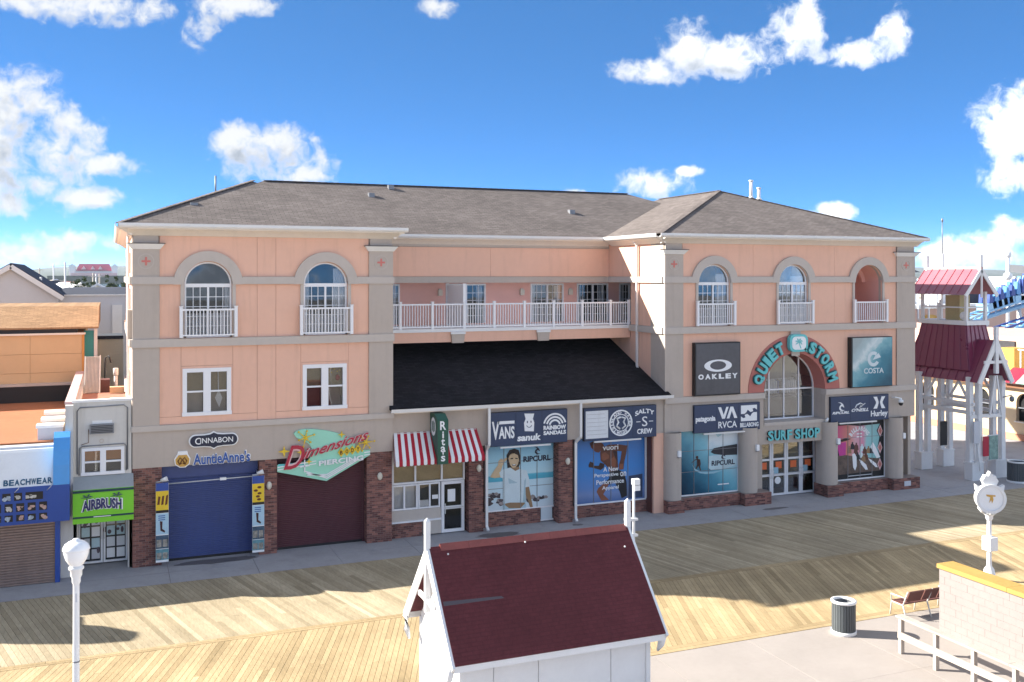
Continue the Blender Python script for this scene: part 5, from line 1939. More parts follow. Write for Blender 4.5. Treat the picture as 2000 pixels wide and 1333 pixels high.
y = Y - 0.003
rr = random.Random(4)
for k in range(26):
    u, v = rr.uniform(90, 300), rr.uniform(790, 990)
    if v < 800 + abs(u - 200) * 0.3:
        continue
    S(p, 'rock', 'rock' if k % 3 else 'rock_pale', [(u + 45 * math.cos(a) * rr.uniform(.6, 1.1), v + 30 * math.sin(a) * rr.uniform(.6, 1.1)) for a in [2 * math.pi * i / 7 for i in range(7)]], y - 0.0004 * k, P1)
for k in range(10):
    u = 700 + 34 * k
    v = 900 + rr.uniform(-30, 30) - k * 2
    S(p, 'rock', 'rock' if k % 3 else 'rock_pale', [(u + 45 * math.cos(a) * rr.uniform(.6, 1.1), v + (46 - 2 * k) * math.sin(a) * rr.uniform(.6, 1.1)) for a in [2 * math.pi * i / 7 for i in range(7)]], y - 0.0004 * k, P1)
y = Y - 0.014
S(p, 'raised_arm', 'skin_light', [(290, 545), (200, 560), (130, 545), (150, 500), (200, 420), (250, 350), (255, 290), (300, 245), (330, 260), (400, 220), (470, 150), (485, 160), (420, 240), (340, 310), (310, 400), (285, 470)], y, P1)
S(p, 'lowered_arm', 'skin_shade', [(665, 720), (735, 690), (760, 820), (800, 1040), (760, 1050), (720, 920), (680, 830)], y, P1)
S(p, 'midriff', 'skin_shade', [(350, 950), (680, 950), (660, 1010), (600, 1050), (420, 1045), (365, 1000)], y, P1)
S(p, 'shorts', 'tee_shade', [(325, 990), (365, 1000), (420, 1045), (600, 1050), (690, 960), (690, 1060), (325, 1095)], y - 0.001, P1)
S(p, 'hair', 'hair', [(400, 420), (390, 300), (385, 190), (430, 110), (510, 85), (575, 110), (600, 200), (600, 320), (570, 400), (480, 420)], y, P1)
S(p, 'neck', 'skin_shade', [(450, 380), (580, 380), (590, 440), (470, 450)], y - 0.002, P1)
S(p, 'face', 'skin_light', [(410, 240), (440, 180), (500, 160), (560, 190), (578, 270), (560, 340), (520, 390), (480, 395), (440, 350)], y - 0.004, P1)
for uv in ([(445, 240), (485, 232), (485, 252), (445, 258)], [(520, 232), (558, 240), (558, 256), (520, 250)], [(465, 340), (535, 335), (520, 362), (480, 366)]):
    S(p, 'face_feature', 'hair', uv, y - 0.006, P1)
S(p, 'smile', 'sign_white', [(474, 342), (528, 338), (518, 352), (484, 354)], y - 0.008, P1)
S(p, 'tee', 'tee', [(270, 470), (330, 420), (440, 390), (520, 445), (590, 415), (700, 440), (735, 560), (750, 700), (670, 715), (690, 960), (440, 955), (330, 975), (325, 560), (290, 550)], y - 0.003, P1)
S(p, 'tee_fold', 'tee_shade', [(665, 600), (690, 560), (680, 720), (690, 955), (640, 958), (655, 760)], y - 0.006, P1)
S(p, 'tee_fold', 'tee_shade', [(410, 560), (560, 640), (420, 650)], y - 0.006, P1)
m = MB()
put_text(m, 'RIPCURL', 15.18, 16.42, 2.56, 2.80, Y - 0.02, 0.035, 0.008)
curl(m, 15.80, 3.02, 0.28, Y - 0.022)
m.build('lettering', 'cinna_navy', p)

# 2: runner
X0, X1, Zb, Zt, Y = 17.62, 20.95, 0.58, 3.44, 0.50
print_mat('runner_print', [(0.0, (0.10, 0.17, 0.36)), (0.12, (0.20, 0.28, 0.50)), (0.22, (0.13, 0.26, 0.55)), (0.5, (0.07, 0.26, 0.62)), (0.75, (0.06, 0.22, 0.56)), (1.0, (0.05, 0.17, 0.46))], 2, Zb, Zt, 0.05, 0.8)
p = poster('window_poster', X0, X1, Zb, Zt, Y, 'blue poster of a shirtless runner with the words A New Perspective on Performance Apparel', 'runner_print', 4, ())
P2 = lambda u, v: (X0 + (X1 - X0) * (u - 50) / (1130 - 50), 3.27 - (3.27 - Zb) * (v - 140 + (u - 50) * 0.075) / (1145 - 140))
y = Y - 0.004
S(p, 'bin_print', 'navy_panel', [(875, 700), (1095, 665), (1095, 1045), (870, 1060)], y, P2)
S(p, 'far_arm', 'skin_darker', [(420, 480), (490, 500), (480, 560), (430, 600), (300, 560), (245, 555), (240, 520), (265, 460), (310, 480), (330, 530), (400, 530)], y, P2)
S(p, 'torso', 'skin_dark', [(420, 320), (450, 240), (560, 190), (690, 200), (690, 320), (700, 480), (710, 620), (570, 640), (540, 560), (490, 500), (430, 450)], y - 0.002, P2)
S(p, 'near_arm', 'skin_dark', [(600, 190), (700, 185), (850, 205), (835, 330), (800, 470), (790, 590), (720, 600), (715, 520), (740, 440), (760, 300), (690, 290), (620, 280)], y - 0.004, P2)
S(p, 'head', 'skin_dark', [(255, 170), (300, 142), (410, 140), (470, 180), (490, 230), (400, 320), (350, 310), (280, 240)], y - 0.003, P2)
S(p, 'shorts', 'black', [(570, 635), (715, 600), (800, 640), (840, 800), (845, 1020), (760, 1060), (730, 950), (650, 800), (500, 860), (470, 820), (560, 740)], y - 0.003, P2)
S(p, 'front_leg', 'skin_mid', [(470, 820), (560, 820), (520, 900), (470, 990), (560, 1080), (440, 1092), (365, 950), (390, 890)], y - 0.005, P2)
S(p, 'chest_light', 'skin_mid', [(445, 340), (500, 310), (560, 360), (560, 410), (480, 450), (440, 420)], y - 0.0045, P2)
S(p, 'waist_light', 'skin_mid', [(580, 430), (640, 380), (670, 440), (660, 560), (600, 540)], y - 0.0045, P2)
S(p, 'hand_light', 'skin_mid', [(725, 500), (780, 500), (785, 580), (725, 595)], y - 0.0075, P2)
S(p, 'arm_shade', 'skin_darker', [(620, 290), (690, 300), (700, 480), (650, 380)], y - 0.0046, P2)
S(p, 'head_shade', 'skin_darker', [(255, 170), (300, 142), (410, 140), (350, 170), (300, 190), (280, 230)], y - 0.0055, P2)
m = MB()
yy = Y - 0.022
put_text(m, 'vuori', *[P2(460, 0)[0], P2(705, 0)[0]], 2.80, 3.02, yy, 0.012, 0.008)
m.build('lettering', 'sign_white', p)
for t_, u0, u1, z in (('A New', 470, 705, 1.88), ('Perspective', 330, 705, 1.62), ('on', 735, 830, 1.62), ('Performance', 360, 795, 1.34), ('Apparel', 450, 710, 1.06)):
    m = MB()
    put_text(m, t_, P2(u0, 0)[0], P2(u1, 0)[0], z, z + 0.20, yy, 0.015, 0.008)
    m.build('lettering', 'sign_white', p)

# 3: wave and surfer
X0, X1, Zb, Zt, Y = 22.50, 25.56, 0.62, 3.44, 0.18
print_mat('wave_print', [(0.0, (0.010, 0.030, 0.060)), (0.22, (0.02, 0.09, 0.15)), (0.42, (0.07, 0.26, 0.36)), (0.6, (0.20, 0.50, 0.60)), (0.8, (0.45, 0.66, 0.72)), (1.0, (0.28, 0.45, 0.52))], (0.55, 0.52), 12.8, 15.6, 0.10, 1.1)
p = poster('window_poster', X0, X1, Zb, Zt, Y, 'teal poster of a surfer inside a breaking wave beside the round columns', 'wave_print', 4, (1.62, 2.54))
P3 = lambda u, v: (X0 + (X1 - X0) * (u - 115) / (1000 - 115), Zt - (Zt - Zb) * (v - 185 + (u - 115) * 0.075) / (1160 - 185))
y = Y - 0.003
print_mat('foam_print', [(0.0, (0.30, 0.52, 0.60)), (0.5, (0.66, 0.76, 0.80)), (1.0, (0.80, 0.85, 0.86))], 2, 2.2, 3.4, 0.4, 2.2)
S(p, 'spray', 'foam_print', [(540, 470), (560, 180), (640, 170), (760, 190), (960, 130), (1000, 160), (1000, 370), (780, 410), (640, 440)], y, P3)
S(p, 'reef', 'room_dark', [(590, 500), (640, 440), (780, 410), (1000, 375), (1000, 540), (800, 550), (640, 530)], y - 0.002, P3)
S(p, 'dark_spray', 'wave_print', [(650, 200), (760, 170), (760, 230), (700, 270)], y - 0.002, P3)
S(p, 'foam_trail', 'foam_print', [(310, 690), (360, 760), (440, 800), (620, 800), (790, 780), (640, 830), (520, 838), (430, 825), (350, 780)], y - 0.002, P3)
S(p, 'bright_water', mat('pale_water', (0.50, 0.66, 0.70), 0.4, 0.15, 1.0), [(560, 560), (760, 540), (1000, 560), (1000, 700), (780, 770), (600, 780), (550, 740)], y - 0.001, P3)
m = MB()
m.prism([P3(*q) for q in ((380, 600), (430, 610), (440, 680), (430, 720), (445, 780), (432, 785), (405, 710), (380, 755), (362, 755), (385, 690))], y - 0.008, y - 0.004)
m.prism([P3(*q) for q in ((400, 605), (350, 630), (300, 670), (302, 660), (350, 612), (390, 595))], y - 0.008, y - 0.0045)
m.prism([P3(385 + 20 * math.cos(a), 578 + 22 * math.sin(a)) for a in [2 * math.pi * i / 12 for i in range(12)]], y - 0.008, y - 0.0042)
m.build('surfer', 'skin_darker', p)
m = MB()
put_text(m, 'RIPCURL', P3(605, 0)[0], P3(960, 0)[0], 1.80, 2.03, Y - 0.014, 0.03, 0.008)
curl(m, P3(780, 0)[0], 2.22, 0.26, Y - 0.015)
m.build('lettering', 'cinna_navy', p)
MB().box(P3(700, 0)[0], P3(870, 0)[0], Y - 0.008, Y - 0.003, 0.92, 0.97).build('small_print', 'sign_white', p)

# 4: surf group
X0, X1, Zb, Zt, Y = 31.12, 34.05, 0.62, 3.44, 0.18
p = poster('window_poster', X0, X1, Zb, Zt, Y, 'black and pink poster of a surf crew holding white boards with arched lettering', 'black', 4, (2.58,))
P4 = lambda u, v: (X0 + (X1 - X0) * (u - 250) / (1005 - 250), Zt - (Zt - Zb) * (v - 165 + (u - 250) * 0.085) / (1075 - 165))
y = Y - 0.003
print_mat('sunset_print', [(0.0, (0.62, 0.10, 0.25)), (0.25, (0.66, 0.25, 0.20)), (0.42, (0.72, 0.42, 0.45)), (0.58, (0.70, 0.30, 0.42)), (0.66, (0.35, 0.62, 0.62)), (1.0, (0.22, 0.50, 0.52))], 0, 31.2, 33.9, 0.10, 1.6)
S(p, 'scene_print', 'sunset_print', [(262, 245), (450, 230), (620, 240), (940, 200), (890, 310), (935, 400), (905, 560), (940, 740), (620, 720), (400, 690), (330, 700), (265, 520)], y, P4)
S(p, 'sand_print', mat('sand_brown', (0.13, 0.09, 0.07), 0.5, 0.6, 3.0), [(280, 700), (400, 690), (620, 720), (940, 740), (945, 930), (620, 960), (280, 1000)], y - 0.001, P4)
S(p, 'magenta_print', mat('magenta_ink', (0.55, 0.05, 0.28), 0.5, 0.2, 2.0), [(265, 520), (410, 490), (405, 690), (310, 705)], y - 0.002, P4)
S(p, 'dark_palm', 'hair', [(320, 460), (400, 430), (490, 440), (420, 470), (340, 490)], y - 0.002, P4)
for k, (cu, cv) in enumerate(((460, 590), (510, 530), (570, 540), (660, 560), (700, 600), (760, 590), (810, 590), (560, 610), (640, 660), (720, 690), (680, 720), (590, 690))):
    mm = ('skin_shade', 'room_dark', 'bench_brown', 'tee', 'skin_dark')[k % 5]
    S(p, 'crew_figure', mm, [(cu - 32, cv + 70), (cu - 26, cv), (cu - 10, cv - 18), (cu - 12, cv - 40), (cu + 12, cv - 40), (cu + 10, cv - 16), (cu + 30, cv + 5), (cu + 36, cv + 75)], y - 0.004 - 0.0005 * k, P4)
for uv in ([(505, 680), (540, 660), (572, 720), (575, 860), (550, 930), (520, 880)], [(610, 755), (660, 780), (725, 840), (750, 915), (715, 920), (650, 840)], [(755, 740), (800, 760), (880, 820), (905, 880), (870, 878), (790, 800)], [(790, 560), (830, 490), (870, 560), (945, 720), (890, 740), (830, 640)]):
    S(p, 'surfboard', 'sign_white', uv, y - 0.011, P4)
for cu, cv in ((945, 310), (942, 570), (940, 830)):
    S(p, 'diamond_print', 'pink_edge', [(cu - 40, cv), (cu, cv - 95), (cu + 36, cv), (cu, cv + 95)], y - 0.012, P4)
    S(p, 'diamond_print', 'arch_red', [(cu - 28, cv), (cu, cv - 60), (cu + 26, cv), (cu, cv + 60)], y - 0.014, P4)
m = MB()
cx, cz = P4(615, 0)[0], 2.38
put_curve_text(m, 'BILLABONG', cx, cz, 0.62, 0.22, 152, 28, Y - 0.02, 0.05, 0.006)
for du, dz in ((-0.09, 0.36), (0.09, 0.36), (-0.09, 0.22), (0.09, 0.22)):
    m.box(cx + du - 0.07, cx + du + 0.07, Y - 0.02, Y - 0.014, cz + dz - 0.03, cz + dz + 0.03)
m.build('lettering', 'sign_white', p)
m = MB()
put_text(m, 'PARTY SPORTS EQUIPMENT', 31.9, 33.3, 0.72, 0.79, Y - 0.008, 0.01, 0.005)
MB().box(31.85, 33.3, Y - 0.008, Y - 0.003, 0.735, 0.765).build('small_print', 'sign_pale', p)
# the grille on the rightmost plinth and the puddle stains need no more than small plates
o = MB().box(34.75, 35.15, -0.445, -0.43, 0.16, 0.40).build('vent_grille', 'grey_siding', bld)

# ------------------------------------------------------------------ narrow airbrush shop
ab = thing('narrow_shop', (-0.95, 2.0, 0), 'narrow dirty-white two-storey shop wedged left of the peach building', 'building')
MB().wall(-1.90, -0.03, 3.36, 5.92, 0.0, 0.15, [dict(x0=-1.62, x1=-0.29, z0=3.46, z1=4.30)]).build('wall', 'old_white', ab)
MB().box(-1.90, -1.75, 0.15, 12, 0.0, 5.80).box(-0.15, -0.03, 0.15, 12, 0.0, 5.70).build('side_wall', 'old_white', ab)
MB().box(-1.95, 0.0, -0.03, 0.2, 5.92, 6.0).build('coping', 'white_paint', ab)
MB().box(-1.75, -0.15, 0.2, 6.5, 5.45, 5.52).build('roof', mat('terracotta_felt', (0.34, 0.15, 0.10), 0.9, 0.35, 0.8, grime=0.3), ab)
MB().box(-0.75, -0.16, 0.2, 4.2, 5.52, 5.56).build('roof_patch', 'white_paint', ab)
fr = MB().box(-1.64, -0.27, -0.04, 0.1, 4.22, 4.32).box(-1.66, -0.25, -0.06, 0.1, 3.38, 3.48)
fr.box(-1.64, -1.54, -0.04, 0.1, 3.48, 4.22).box(-0.37, -0.27, -0.04, 0.1, 3.48, 4.22).box(-1.05, -0.86, -0.04, 0.1, 3.48, 4.22)
w = fr.build('sash_window', 'vinyl', ab)
for a, b in ((-1.54, -1.05), (-0.86, -0.37)):
    MB().box(a, b, 0.0, 0.05, 3.80, 3.86).build('meeting_rail', 'vinyl', w)
    MB().box(a, b, 0.03, 0.036, 3.48, 3.80).build('pane', 'glass', w)
    MB().box(a, b, 0.05, 0.056, 3.86, 4.22).build('pane', 'glass', w)
    MB().box(a, b, 0.10, 0.12, 3.86, 4.22).build('shade', mat('shade_orange', (0.45, 0.20, 0.06), 0.8), w)
    MB().box(a, b, 0.3, 0.32, 3.4, 3.86).build('room_wall', 'room_dark', w)
# neon tube outline, vent unit, wires
m = MB().tube([(-1.78, -0.03, 3.45), (-1.78, -0.03, 5.62), (-1.70, -0.03, 5.74), (-0.28, -0.03, 5.78), (-0.16, -0.03, 5.68), (-0.16, -0.03, 3.5)], 0.022, 6)
m.tube([(-1.72, -0.03, 3.40), (-1.70, -0.03, 4.34), (-1.62, -0.03, 4.40), (-0.28, -0.03, 4.42), (-0.2, -0.03, 4.34), (-0.2, -0.03, 3.48)], 0.018, 6)
m.build('conduit', 'steel_grey', ab)
m = MB().tube([(-1.42, -0.03, 4.98), (-1.42, -0.03, 4.52), (-1.66, -0.03, 4.45)], 0.012, 5).build('wire', mat('rust', (0.22, 0.12, 0.07), 0.8), ab)
v = MB().box(-1.38, -0.60, -0.14, 0.0, 4.82, 5.14).build('vent_unit', 'steel_grey', ab)
for k in range(5):
    MB().box(-1.34, -0.64, -0.155, -0.135, 4.86 + 0.055 * k, 4.885 + 0.055 * k).build('louvre', 'black', v)
MB().box(-1.30, -0.66, -0.02, 0.0, 5.16, 5.27).build('plate', 'white_paint', ab)
MB().ring(-1.0, 4.55, 0.05, 0.075, -0.02, 0.0, 0, 2 * math.pi, 16).build('pipe_collar', 'taupe_trim', ab)
# shop doors set back, posters on the glass
MB().box(-1.90, -1.80, 0.15, 1.0, 0.0, 3.36).box(-0.10, -0.03, 0.15, 1.0, 0, 3.36).build('jamb', 'old_white', ab)
MB().box(-1.85, -0.05, 0.2, 1.2, 3.26, 3.36).build('soffit', 'old_white', ab)
for a, b in ((-1.78, -0.97), (-0.95, -0.14)):
    d = glazed('shop_door', a, b, 0.05, 2.35, 1.0, (), (), 0.07, 'vinyl', 'glass', 'room_dark', parent=ab, bd=0.3)
    rr = random.Random(int(a * 77))
    for i in range(2):
        for j in range(5):
            x, z = a + 0.11 + 0.33 * i, 0.20 + 0.40 * j
            q = MB().box(x, x + 0.27, 0.975, 0.985, z, z + 0.34).build('shirt_print', ('sign_pale', 'grey_siding', 'sign_white', 'pale_water')[rr.randrange(4)], d)
    MB().box((b - 0.05) if a < -1.5 else (a + 0.02), (b - 0.02) if a < -1.5 else (a + 0.05), 0.9, 0.96, 0.9, 1.4).build('pull_handle', 'aluminium', d)
MB().box(-1.78, -0.14, 0.97, 1.05, 2.35, 3.26).build('transom_panel', 'old_white', ab)
m = MB()
rr = random.Random(8)
for k in range(18):
    cx, cz = rr.uniform(-1.65, -0.25), rr.uniform(0.3, 2.1)
    m.prism(circle(cx, cz, rr.uniform(0.04, 0.10), rr.uniform(0.04, 0.12), 9), 0.962 - 0.0004 * k, 0.97)
m.build('print_motif', mat('motif', (0.12, 0.09, 0.11), 0.6, 0.6, 7.0), ab)

s = thing('awning_sign', (-0.92, -0.4, 2.0), 'lime green awning sign reading Airbrush over the narrow glass doors', 'awning')
MB().prism_x([(0.0, 3.36), (-0.70, 3.02), (-0.70, 2.98), (0.0, 3.30)], -1.90, 0.03).build('top_sheet', mat('awning_grey', (0.36, 0.38, 0.38), 0.7, 0.1), s)
MB().prism_x([(-0.70, 3.02), (-0.72, 1.88), (-0.69, 1.88), (-0.67, 3.0)], -1.90, 0.03).build('face', 'lime', s)
for xx in (-1.89, 0.015):
    MB().prism_x([(0.0, 3.34), (-0.69, 3.0), (-0.70, 2.1), (0.0, 2.1)], xx, xx + 0.012).build('end_cheek', 'airbrush_navy' if xx < -1 else 'lime', s)
m = MB().box(-1.90, 0.03, -0.728, -0.70, 2.92, 3.0).box(-1.90, 0.03, -0.735, -0.71, 2.06, 2.12)
m.build('stripe', mat('stripe_teal', (0.015, 0.055, 0.065), 0.6), s)
m = MB()
put_text(m, 'AIRBRUSH', -1.64, -0.32, 2.26, 2.66, -0.745, 0.09, 0.012, arc=0.07)
m.build('lettering_backing', 'sign_white', s)
m = MB()
put_text(m, 'AIRBRUSH', -1.60, -0.36, 2.28, 2.64, -0.76, 0.04, 0.012, arc=0.07)
m.build('lettering', 'airbrush_navy', s)
for cx in (-1.45, -0.50):
    m = MB()
    for a in (15, 60, 100, 140, 185, 330):
        m.prism([(cx, 2.76), (cx + 0.1 * math.cos(R(a)) - 0.02 * math.sin(R(a)), 2.76 + 0.1 * math.sin(R(a)) + 0.02), (cx + 0.2 * math.cos(R(a)), 2.75 + 0.13 * math.sin(R(a)))], -0.74, -0.72)
    m.bar((cx, -0.73, 2.76), (cx - 0.03, -0.735, 2.60), 0.02)
    m.build('palm_motif', 'airbrush_navy', s)
MB().box(-1.25, -0.7, -0.74, -0.735, 2.075, 2.10).build('small_print', 'sign_white', s)

# ------------------------------------------------------------------ beachwear shop at the left edge
bw = thing('beachwear_shop', (-5.5, 3.0, 0), 'single-storey beachwear shop with blue canopy and closed steel shutter', 'building')
MB().box(-9.5, -1.92, 0.05, 12.0, 0, 4.55).build('wall', 'old_white', bw)
MB().box(-9.45, -2.12, 0.2, 11.9, 4.56, 4.62).build('roof', 'orange_roof', bw)
MB().box(-2.12, -1.91, 0.12, 11.9, 4.55, 5.86).build('parapet', mat('parapet_cream', (0.66, 0.44, 0.25), 0.85, 0.1), bw)
MB().box(-2.18, -1.86, 0.1, 11.95, 5.86, 5.95).build('parapet_coping', mat('coping_pink', (0.52, 0.36, 0.35), 0.8, 0.2, 1.0), bw)
MB().box(-2.32, -1.90, -0.32, 0.05, 0.0, 3.2).build('pilaster', 'old_white', bw)
MB().box(-2.15, -1.90, -0.25, 0.1, 3.2, 5.86).build('corner_pier', 'old_white', bw)
# canopy: blue skirt with pictures, white tilted signboard, rounded blue cheek
sk = MB().prism_x([(-0.10, 2.10), (-1.10, 2.12), (-1.20, 3.36), (-0.1, 3.36)], -9.5, -1.98).build('canopy_skirt', 'deep_blue', bw)
MB().prism_x([(-1.15, 3.36), (-0.50, 4.40), (-0.42, 4.48), (-0.2, 4.48), (-0.2, 3.36)], -9.5, -2.49).build('canopy_board', 'white_paint', bw)
MB().box(-9.5, -2.49, -0.25, 0.2, 4.48, 4.56).build('canopy_ridge', 'grey_siding', bw)
ck = [(-0.05, 3.36), (-1.20, 3.36), (-1.16, 4.0), (-1.02, 4.5), (-0.78, 4.86), (-0.45, 5.02), (-0.05, 4.9)]
MB().prism_x(ck, -2.48, -1.98).build('canopy_cheek', 'beach_blue', bw)
m = MB()
n = len('BEACHWEAR')
for i, ch in enumerate('BEACHWEAR'):
    x = -3.96 + i * 0.164
    o = len(m.v)
    put_text(m, ch, x, x + 0.145, 0.0, 1.0, 0.0, 0.03, 1.0)
    for k in range(o, len(m.v)):
        px, py, pz = m.v[k]
        t = 0.06 + pz * 0.17
        m.v[k] = (px, -1.15 + 0.65 * t - 0.020 + 0.015 * py, 3.36 + 1.04 * t)
m.build('lettering', mat('letter_teal', (0.02, 0.09, 0.16), 0.5), bw)
m = MB()
for i, ch in enumerate('MARY LOU'):
    if ch == ' ':
        continue
pics = []
rr = random.Random(21)
for j, (z0, h) in enumerate(((2.93, 0.26), (2.56, 0.28), (2.24, 0.22))):
    x = -4.6
    while x < -2.42:
        w_ = 0.52 if (j == 0 and rr.random() < 0.5) else 0.24
        if x + w_ < -2.35:
            pics.append((x, x + w_, z0, z0 + h))
        x += w_ + 0.10
for a, b, z0, z1 in pics:
    yo = -1.10 - 0.10 * (z0 - 2.12) / 1.24 - 0.012
    y2 = -1.10 - 0.10 * (z1 - 2.12) / 1.24 - 0.012
    fr = MB().add([(a, yo, z0), (b, yo, z0), (b, y2, z1), (a, y2, z1)], [(0, 1, 2, 3)]).build('picture', 'black', bw, fix=False)
    q = MB()
    for k in range(4):
        cx, cz = rr.uniform(a + 0.06, b - 0.06), rr.uniform(z0 + 0.06, z1 - 0.06)
        q.prism([(cx + rr.uniform(.03, .09) * math.cos(t), cz + rr.uniform(.03, .09) * math.sin(t)) for t in [2 * math.pi * i / 8 for i in range(8)]], yo - 0.012 - 0.001 * k, yo - 0.006)
    q.build('picture_motif', mat('pic%d' % rr.randrange(4), [(0.5, 0.48, 0.44), (0.45, 0.30, 0.26), (0.35, 0.42, 0.5), (0.62, 0.6, 0.58)][rr.randrange(4)], 0.5, 0.5, 12.0), fr)
for xx in (-3.62, -2.66):
    MB().tube([(xx, -1.25, 3.22), (xx + 0.12, -1.4, 3.36), (xx + 0.16, -1.2, 3.44)], 0.012, 5).build('canopy_lamp', 'aluminium', bw)
# shutter
o = MB()
z = 0.0
prof = []
while z < 2.14:
    prof += [(-0.70, z), (-0.735, z + 0.02), (-0.735, z + 0.06), (-0.70, z + 0.085)]
    z += 0.09
v, f = [], []
for (yy, zz) in prof:
    v += [(-9.0, yy, min(zz, 2.14)), (-2.42, yy, min(zz, 2.14))]
for i in range(len(prof) - 1):
    f.append((2 * i, 2 * i + 1, 2 * i + 3, 2 * i + 2))
sh = o.add(v, f).build('roll_shutter', 'shutter_steel', bw)
MB().box(-9.0, -2.42, -0.69, -0.60, 0, 2.2).build('shutter_back', 'black', sh)
MB().box(-2.44, -2.29, -0.78, -0.35, 0, 2.14).build('jamb', 'deep_blue', bw)
MB().ball((-2.12, -0.45, 2.2), 0.11, 0.12, 0.14).build('floodlight', 'white_paint', bw)
# roof stair of white vents and steps behind the canopy
for k, (x0_, x1_, y_, z_) in enumerate(((-3.05, -2.25, 0.5, 4.62), (-2.95, -2.22, 1.3, 4.62), (-2.9, -2.2, 2.2, 4.62))):
    b = MB().box(x0_, x1_, y_, y_ + 0.5, z_, z_ + 0.42 + 0.12 * k).build('roof_vent_box', 'grey_siding', bw)
    MB().box(x0_ - 0.05, x1_ + 0.03, y_ - 0.08, y_ + 0.55, z_ + 0.42 + 0.12 * k, z_ + 0.52 + 0.12 * k).build('vent_lid', 'white_paint', b)
# shade painted as a black band, and dark wall, below the taller block
yl = thing('ochre_block', (-6, 14, 0), 'ochre stucco upper block with tan shingle mansard behind the beachwear roof', 'building')
MB().box(-14, -2.30, 12.0, 22, 0, 4.9).build('base', 'navy_roof', yl)
MB().box(-14, -2.25, 11.9, 12.1, 4.55, 5.35).build('shade_band', 'black', yl)
MB().box(-14, -2.2, 11.85, 12.4, 5.35, 5.45).build('ledge', 'taupe_trim', yl)
for a, b in ((-14, -9.6), (-9.6, -5.6), (-5.6, -4.1), (-4.1, -1.9)):
    for z0, z1 in ((4.9, 5.9), (5.9, 6.75), (6.75, 7.62)):
        MB().box(a + 0.006, b - 0.006, 12.3, 12.4, z0 + 0.006, z1 - 0.006).build('stucco_panel', 'yellow_stucco', yl)
MB().box(-14, -1.9, 12.4, 22, 4.9, 7.6).build('wall', 'yellow_stucco', yl)
MB().box(-14, -1.80, 12.15, 12.5, 7.62, 7.70).build('ledge', 'cream_fascia', yl)
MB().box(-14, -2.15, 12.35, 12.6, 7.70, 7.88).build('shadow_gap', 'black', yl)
MB().prism_x([(12.25, 7.88), (12.25, 7.96), (15.2, 8.85), (22, 8.85), (22, 7.88)], -14, -1.25).build('mansard_roof', 'tan_shingles', yl)
MB().box(-1.88, -1.45, 13.0, 13.1, 6.1, 7.75).build('teal_door', mat('teal_paint', (0.05, 0.30, 0.32), 0.6), yl)
MB().box(-1.45, -1.30, 12.95, 13.1, 5.4, 7.85).build('door_post', 'white_paint', yl)
MB().box(-1.95, -1.86, 12.28, 13.1, 4.9, 7.6).build('corner_board', mat('orange_edge', (0.62, 0.28, 0.08), 0.8), yl)
# corrugated lean-to between the roofs
lt = thing('corrugated_screen', (-1.3, 8, 5.5), 'leaning corrugated metal screen on the narrow shop roof', 'screen')
v, f = [], []
for i in range(23):
    x = -1.72 + i * 0.026
    zz = 0.02 if i % 2 else 0.0
    v += [(x + 0.0, 6.4 - zz, 5.55), (x + 0.02, 7.4 - zz, 6.95)]
for i in range(22):
    f.append((2 * i, 2 * i + 2, 2 * i + 3, 2 * i + 1))
MB().add(v, f).build('sheet', 'wood_grey', lt)
MB().bar((-1.14, 6.38, 5.5), (-1.12, 7.4, 6.98), 0.05).bar((-1.72, 6.45, 5.5), (-1.70, 7.46, 6.95), 0.05).build('frame', 'cream_fascia', lt)
rt = thing('rooftop_unit', (-0.6, 8, 5.5), 'brown rooftop vent unit with chimney pipe behind the narrow shop', 'roof unit')
MB().box(-1.1, -0.75, 7.0, 7.6, 5.4, 6.0).build('casing', 'bench_brown', rt)
MB().box(-0.75, -0.2, 6.0, 6.4, 5.45, 5.78).build('plinth', 'parapet_cream', rt)
MB().cyl((-0.52, 7.2, 5.4), 0.07, 0.75, 12).cyl((-0.52, 7.2, 6.15), 0.10, 0.3, 12).build('pipe', 'old_white', rt)
MB().tube([(-0.95, 8.4, 5.9), (-0.93, 8.4, 6.8), (-0.78, 8.4, 6.9), (-0.70, 8.3, 6.6)], 0.04, 8).build('elbow_pipe', 'black', rt)
# pale block and lower wall beside the alley
pw = thing('alley_building', (-1.0, 20, 0), 'pale sided building closing the alley behind the narrow shop', 'building')
MB().box(-2.2, -0.1, 19.5, 24, 0, 7.0).build('wall', 'pale_siding', pw)
MB().box(-2.2, -0.1, 19.4, 19.5, 6.95, 7.12).build('dark_strip', 'navy_roof', pw)
for k in range(14):
    MB().box(-2.2, -0.1, 19.47, 19.5, 5.0 + 0.14 * k, 5.13 + 0.14 * k).build('siding_board', 'pale_siding', pw)

# grey gabled house and its long flat wing
gh = thing('gabled_house', (-7, 26, 0), 'grey gabled house with white rake boards and dark roof', 'house')
AX, AZ, EZ = -5.95, 10.95, 9.22
MB().prism([(-9.3, 0), (-3.55, 0), (-3.55, EZ), (AX, AZ - 0.12), (-9.3, 9.0)], 25.0, 34).build('wall', 'grey_siding', gh)
r_ = MB()
for (xa, za), (xb, zb) in (((AX, AZ), (-3.25, EZ - 0.12)), ((AX, AZ), (-9.6, EZ - 0.5))):
    r_.add([(xa, 24.75, za), (xb, 24.75, zb), (xb, 34.2, zb), (xa, 34.2, za), (xa, 24.75, za + .1), (xb, 24.75, zb + .1), (xb, 34.2, zb + .1), (xa, 34.2, za + .1)], [(0, 1, 2, 3), (4, 5, 6, 7), (0, 1, 5, 4), (2, 3, 7, 6), (1, 2, 6, 5), (0, 3, 7, 4)])
r_.build('roof', 'navy_roof', gh)
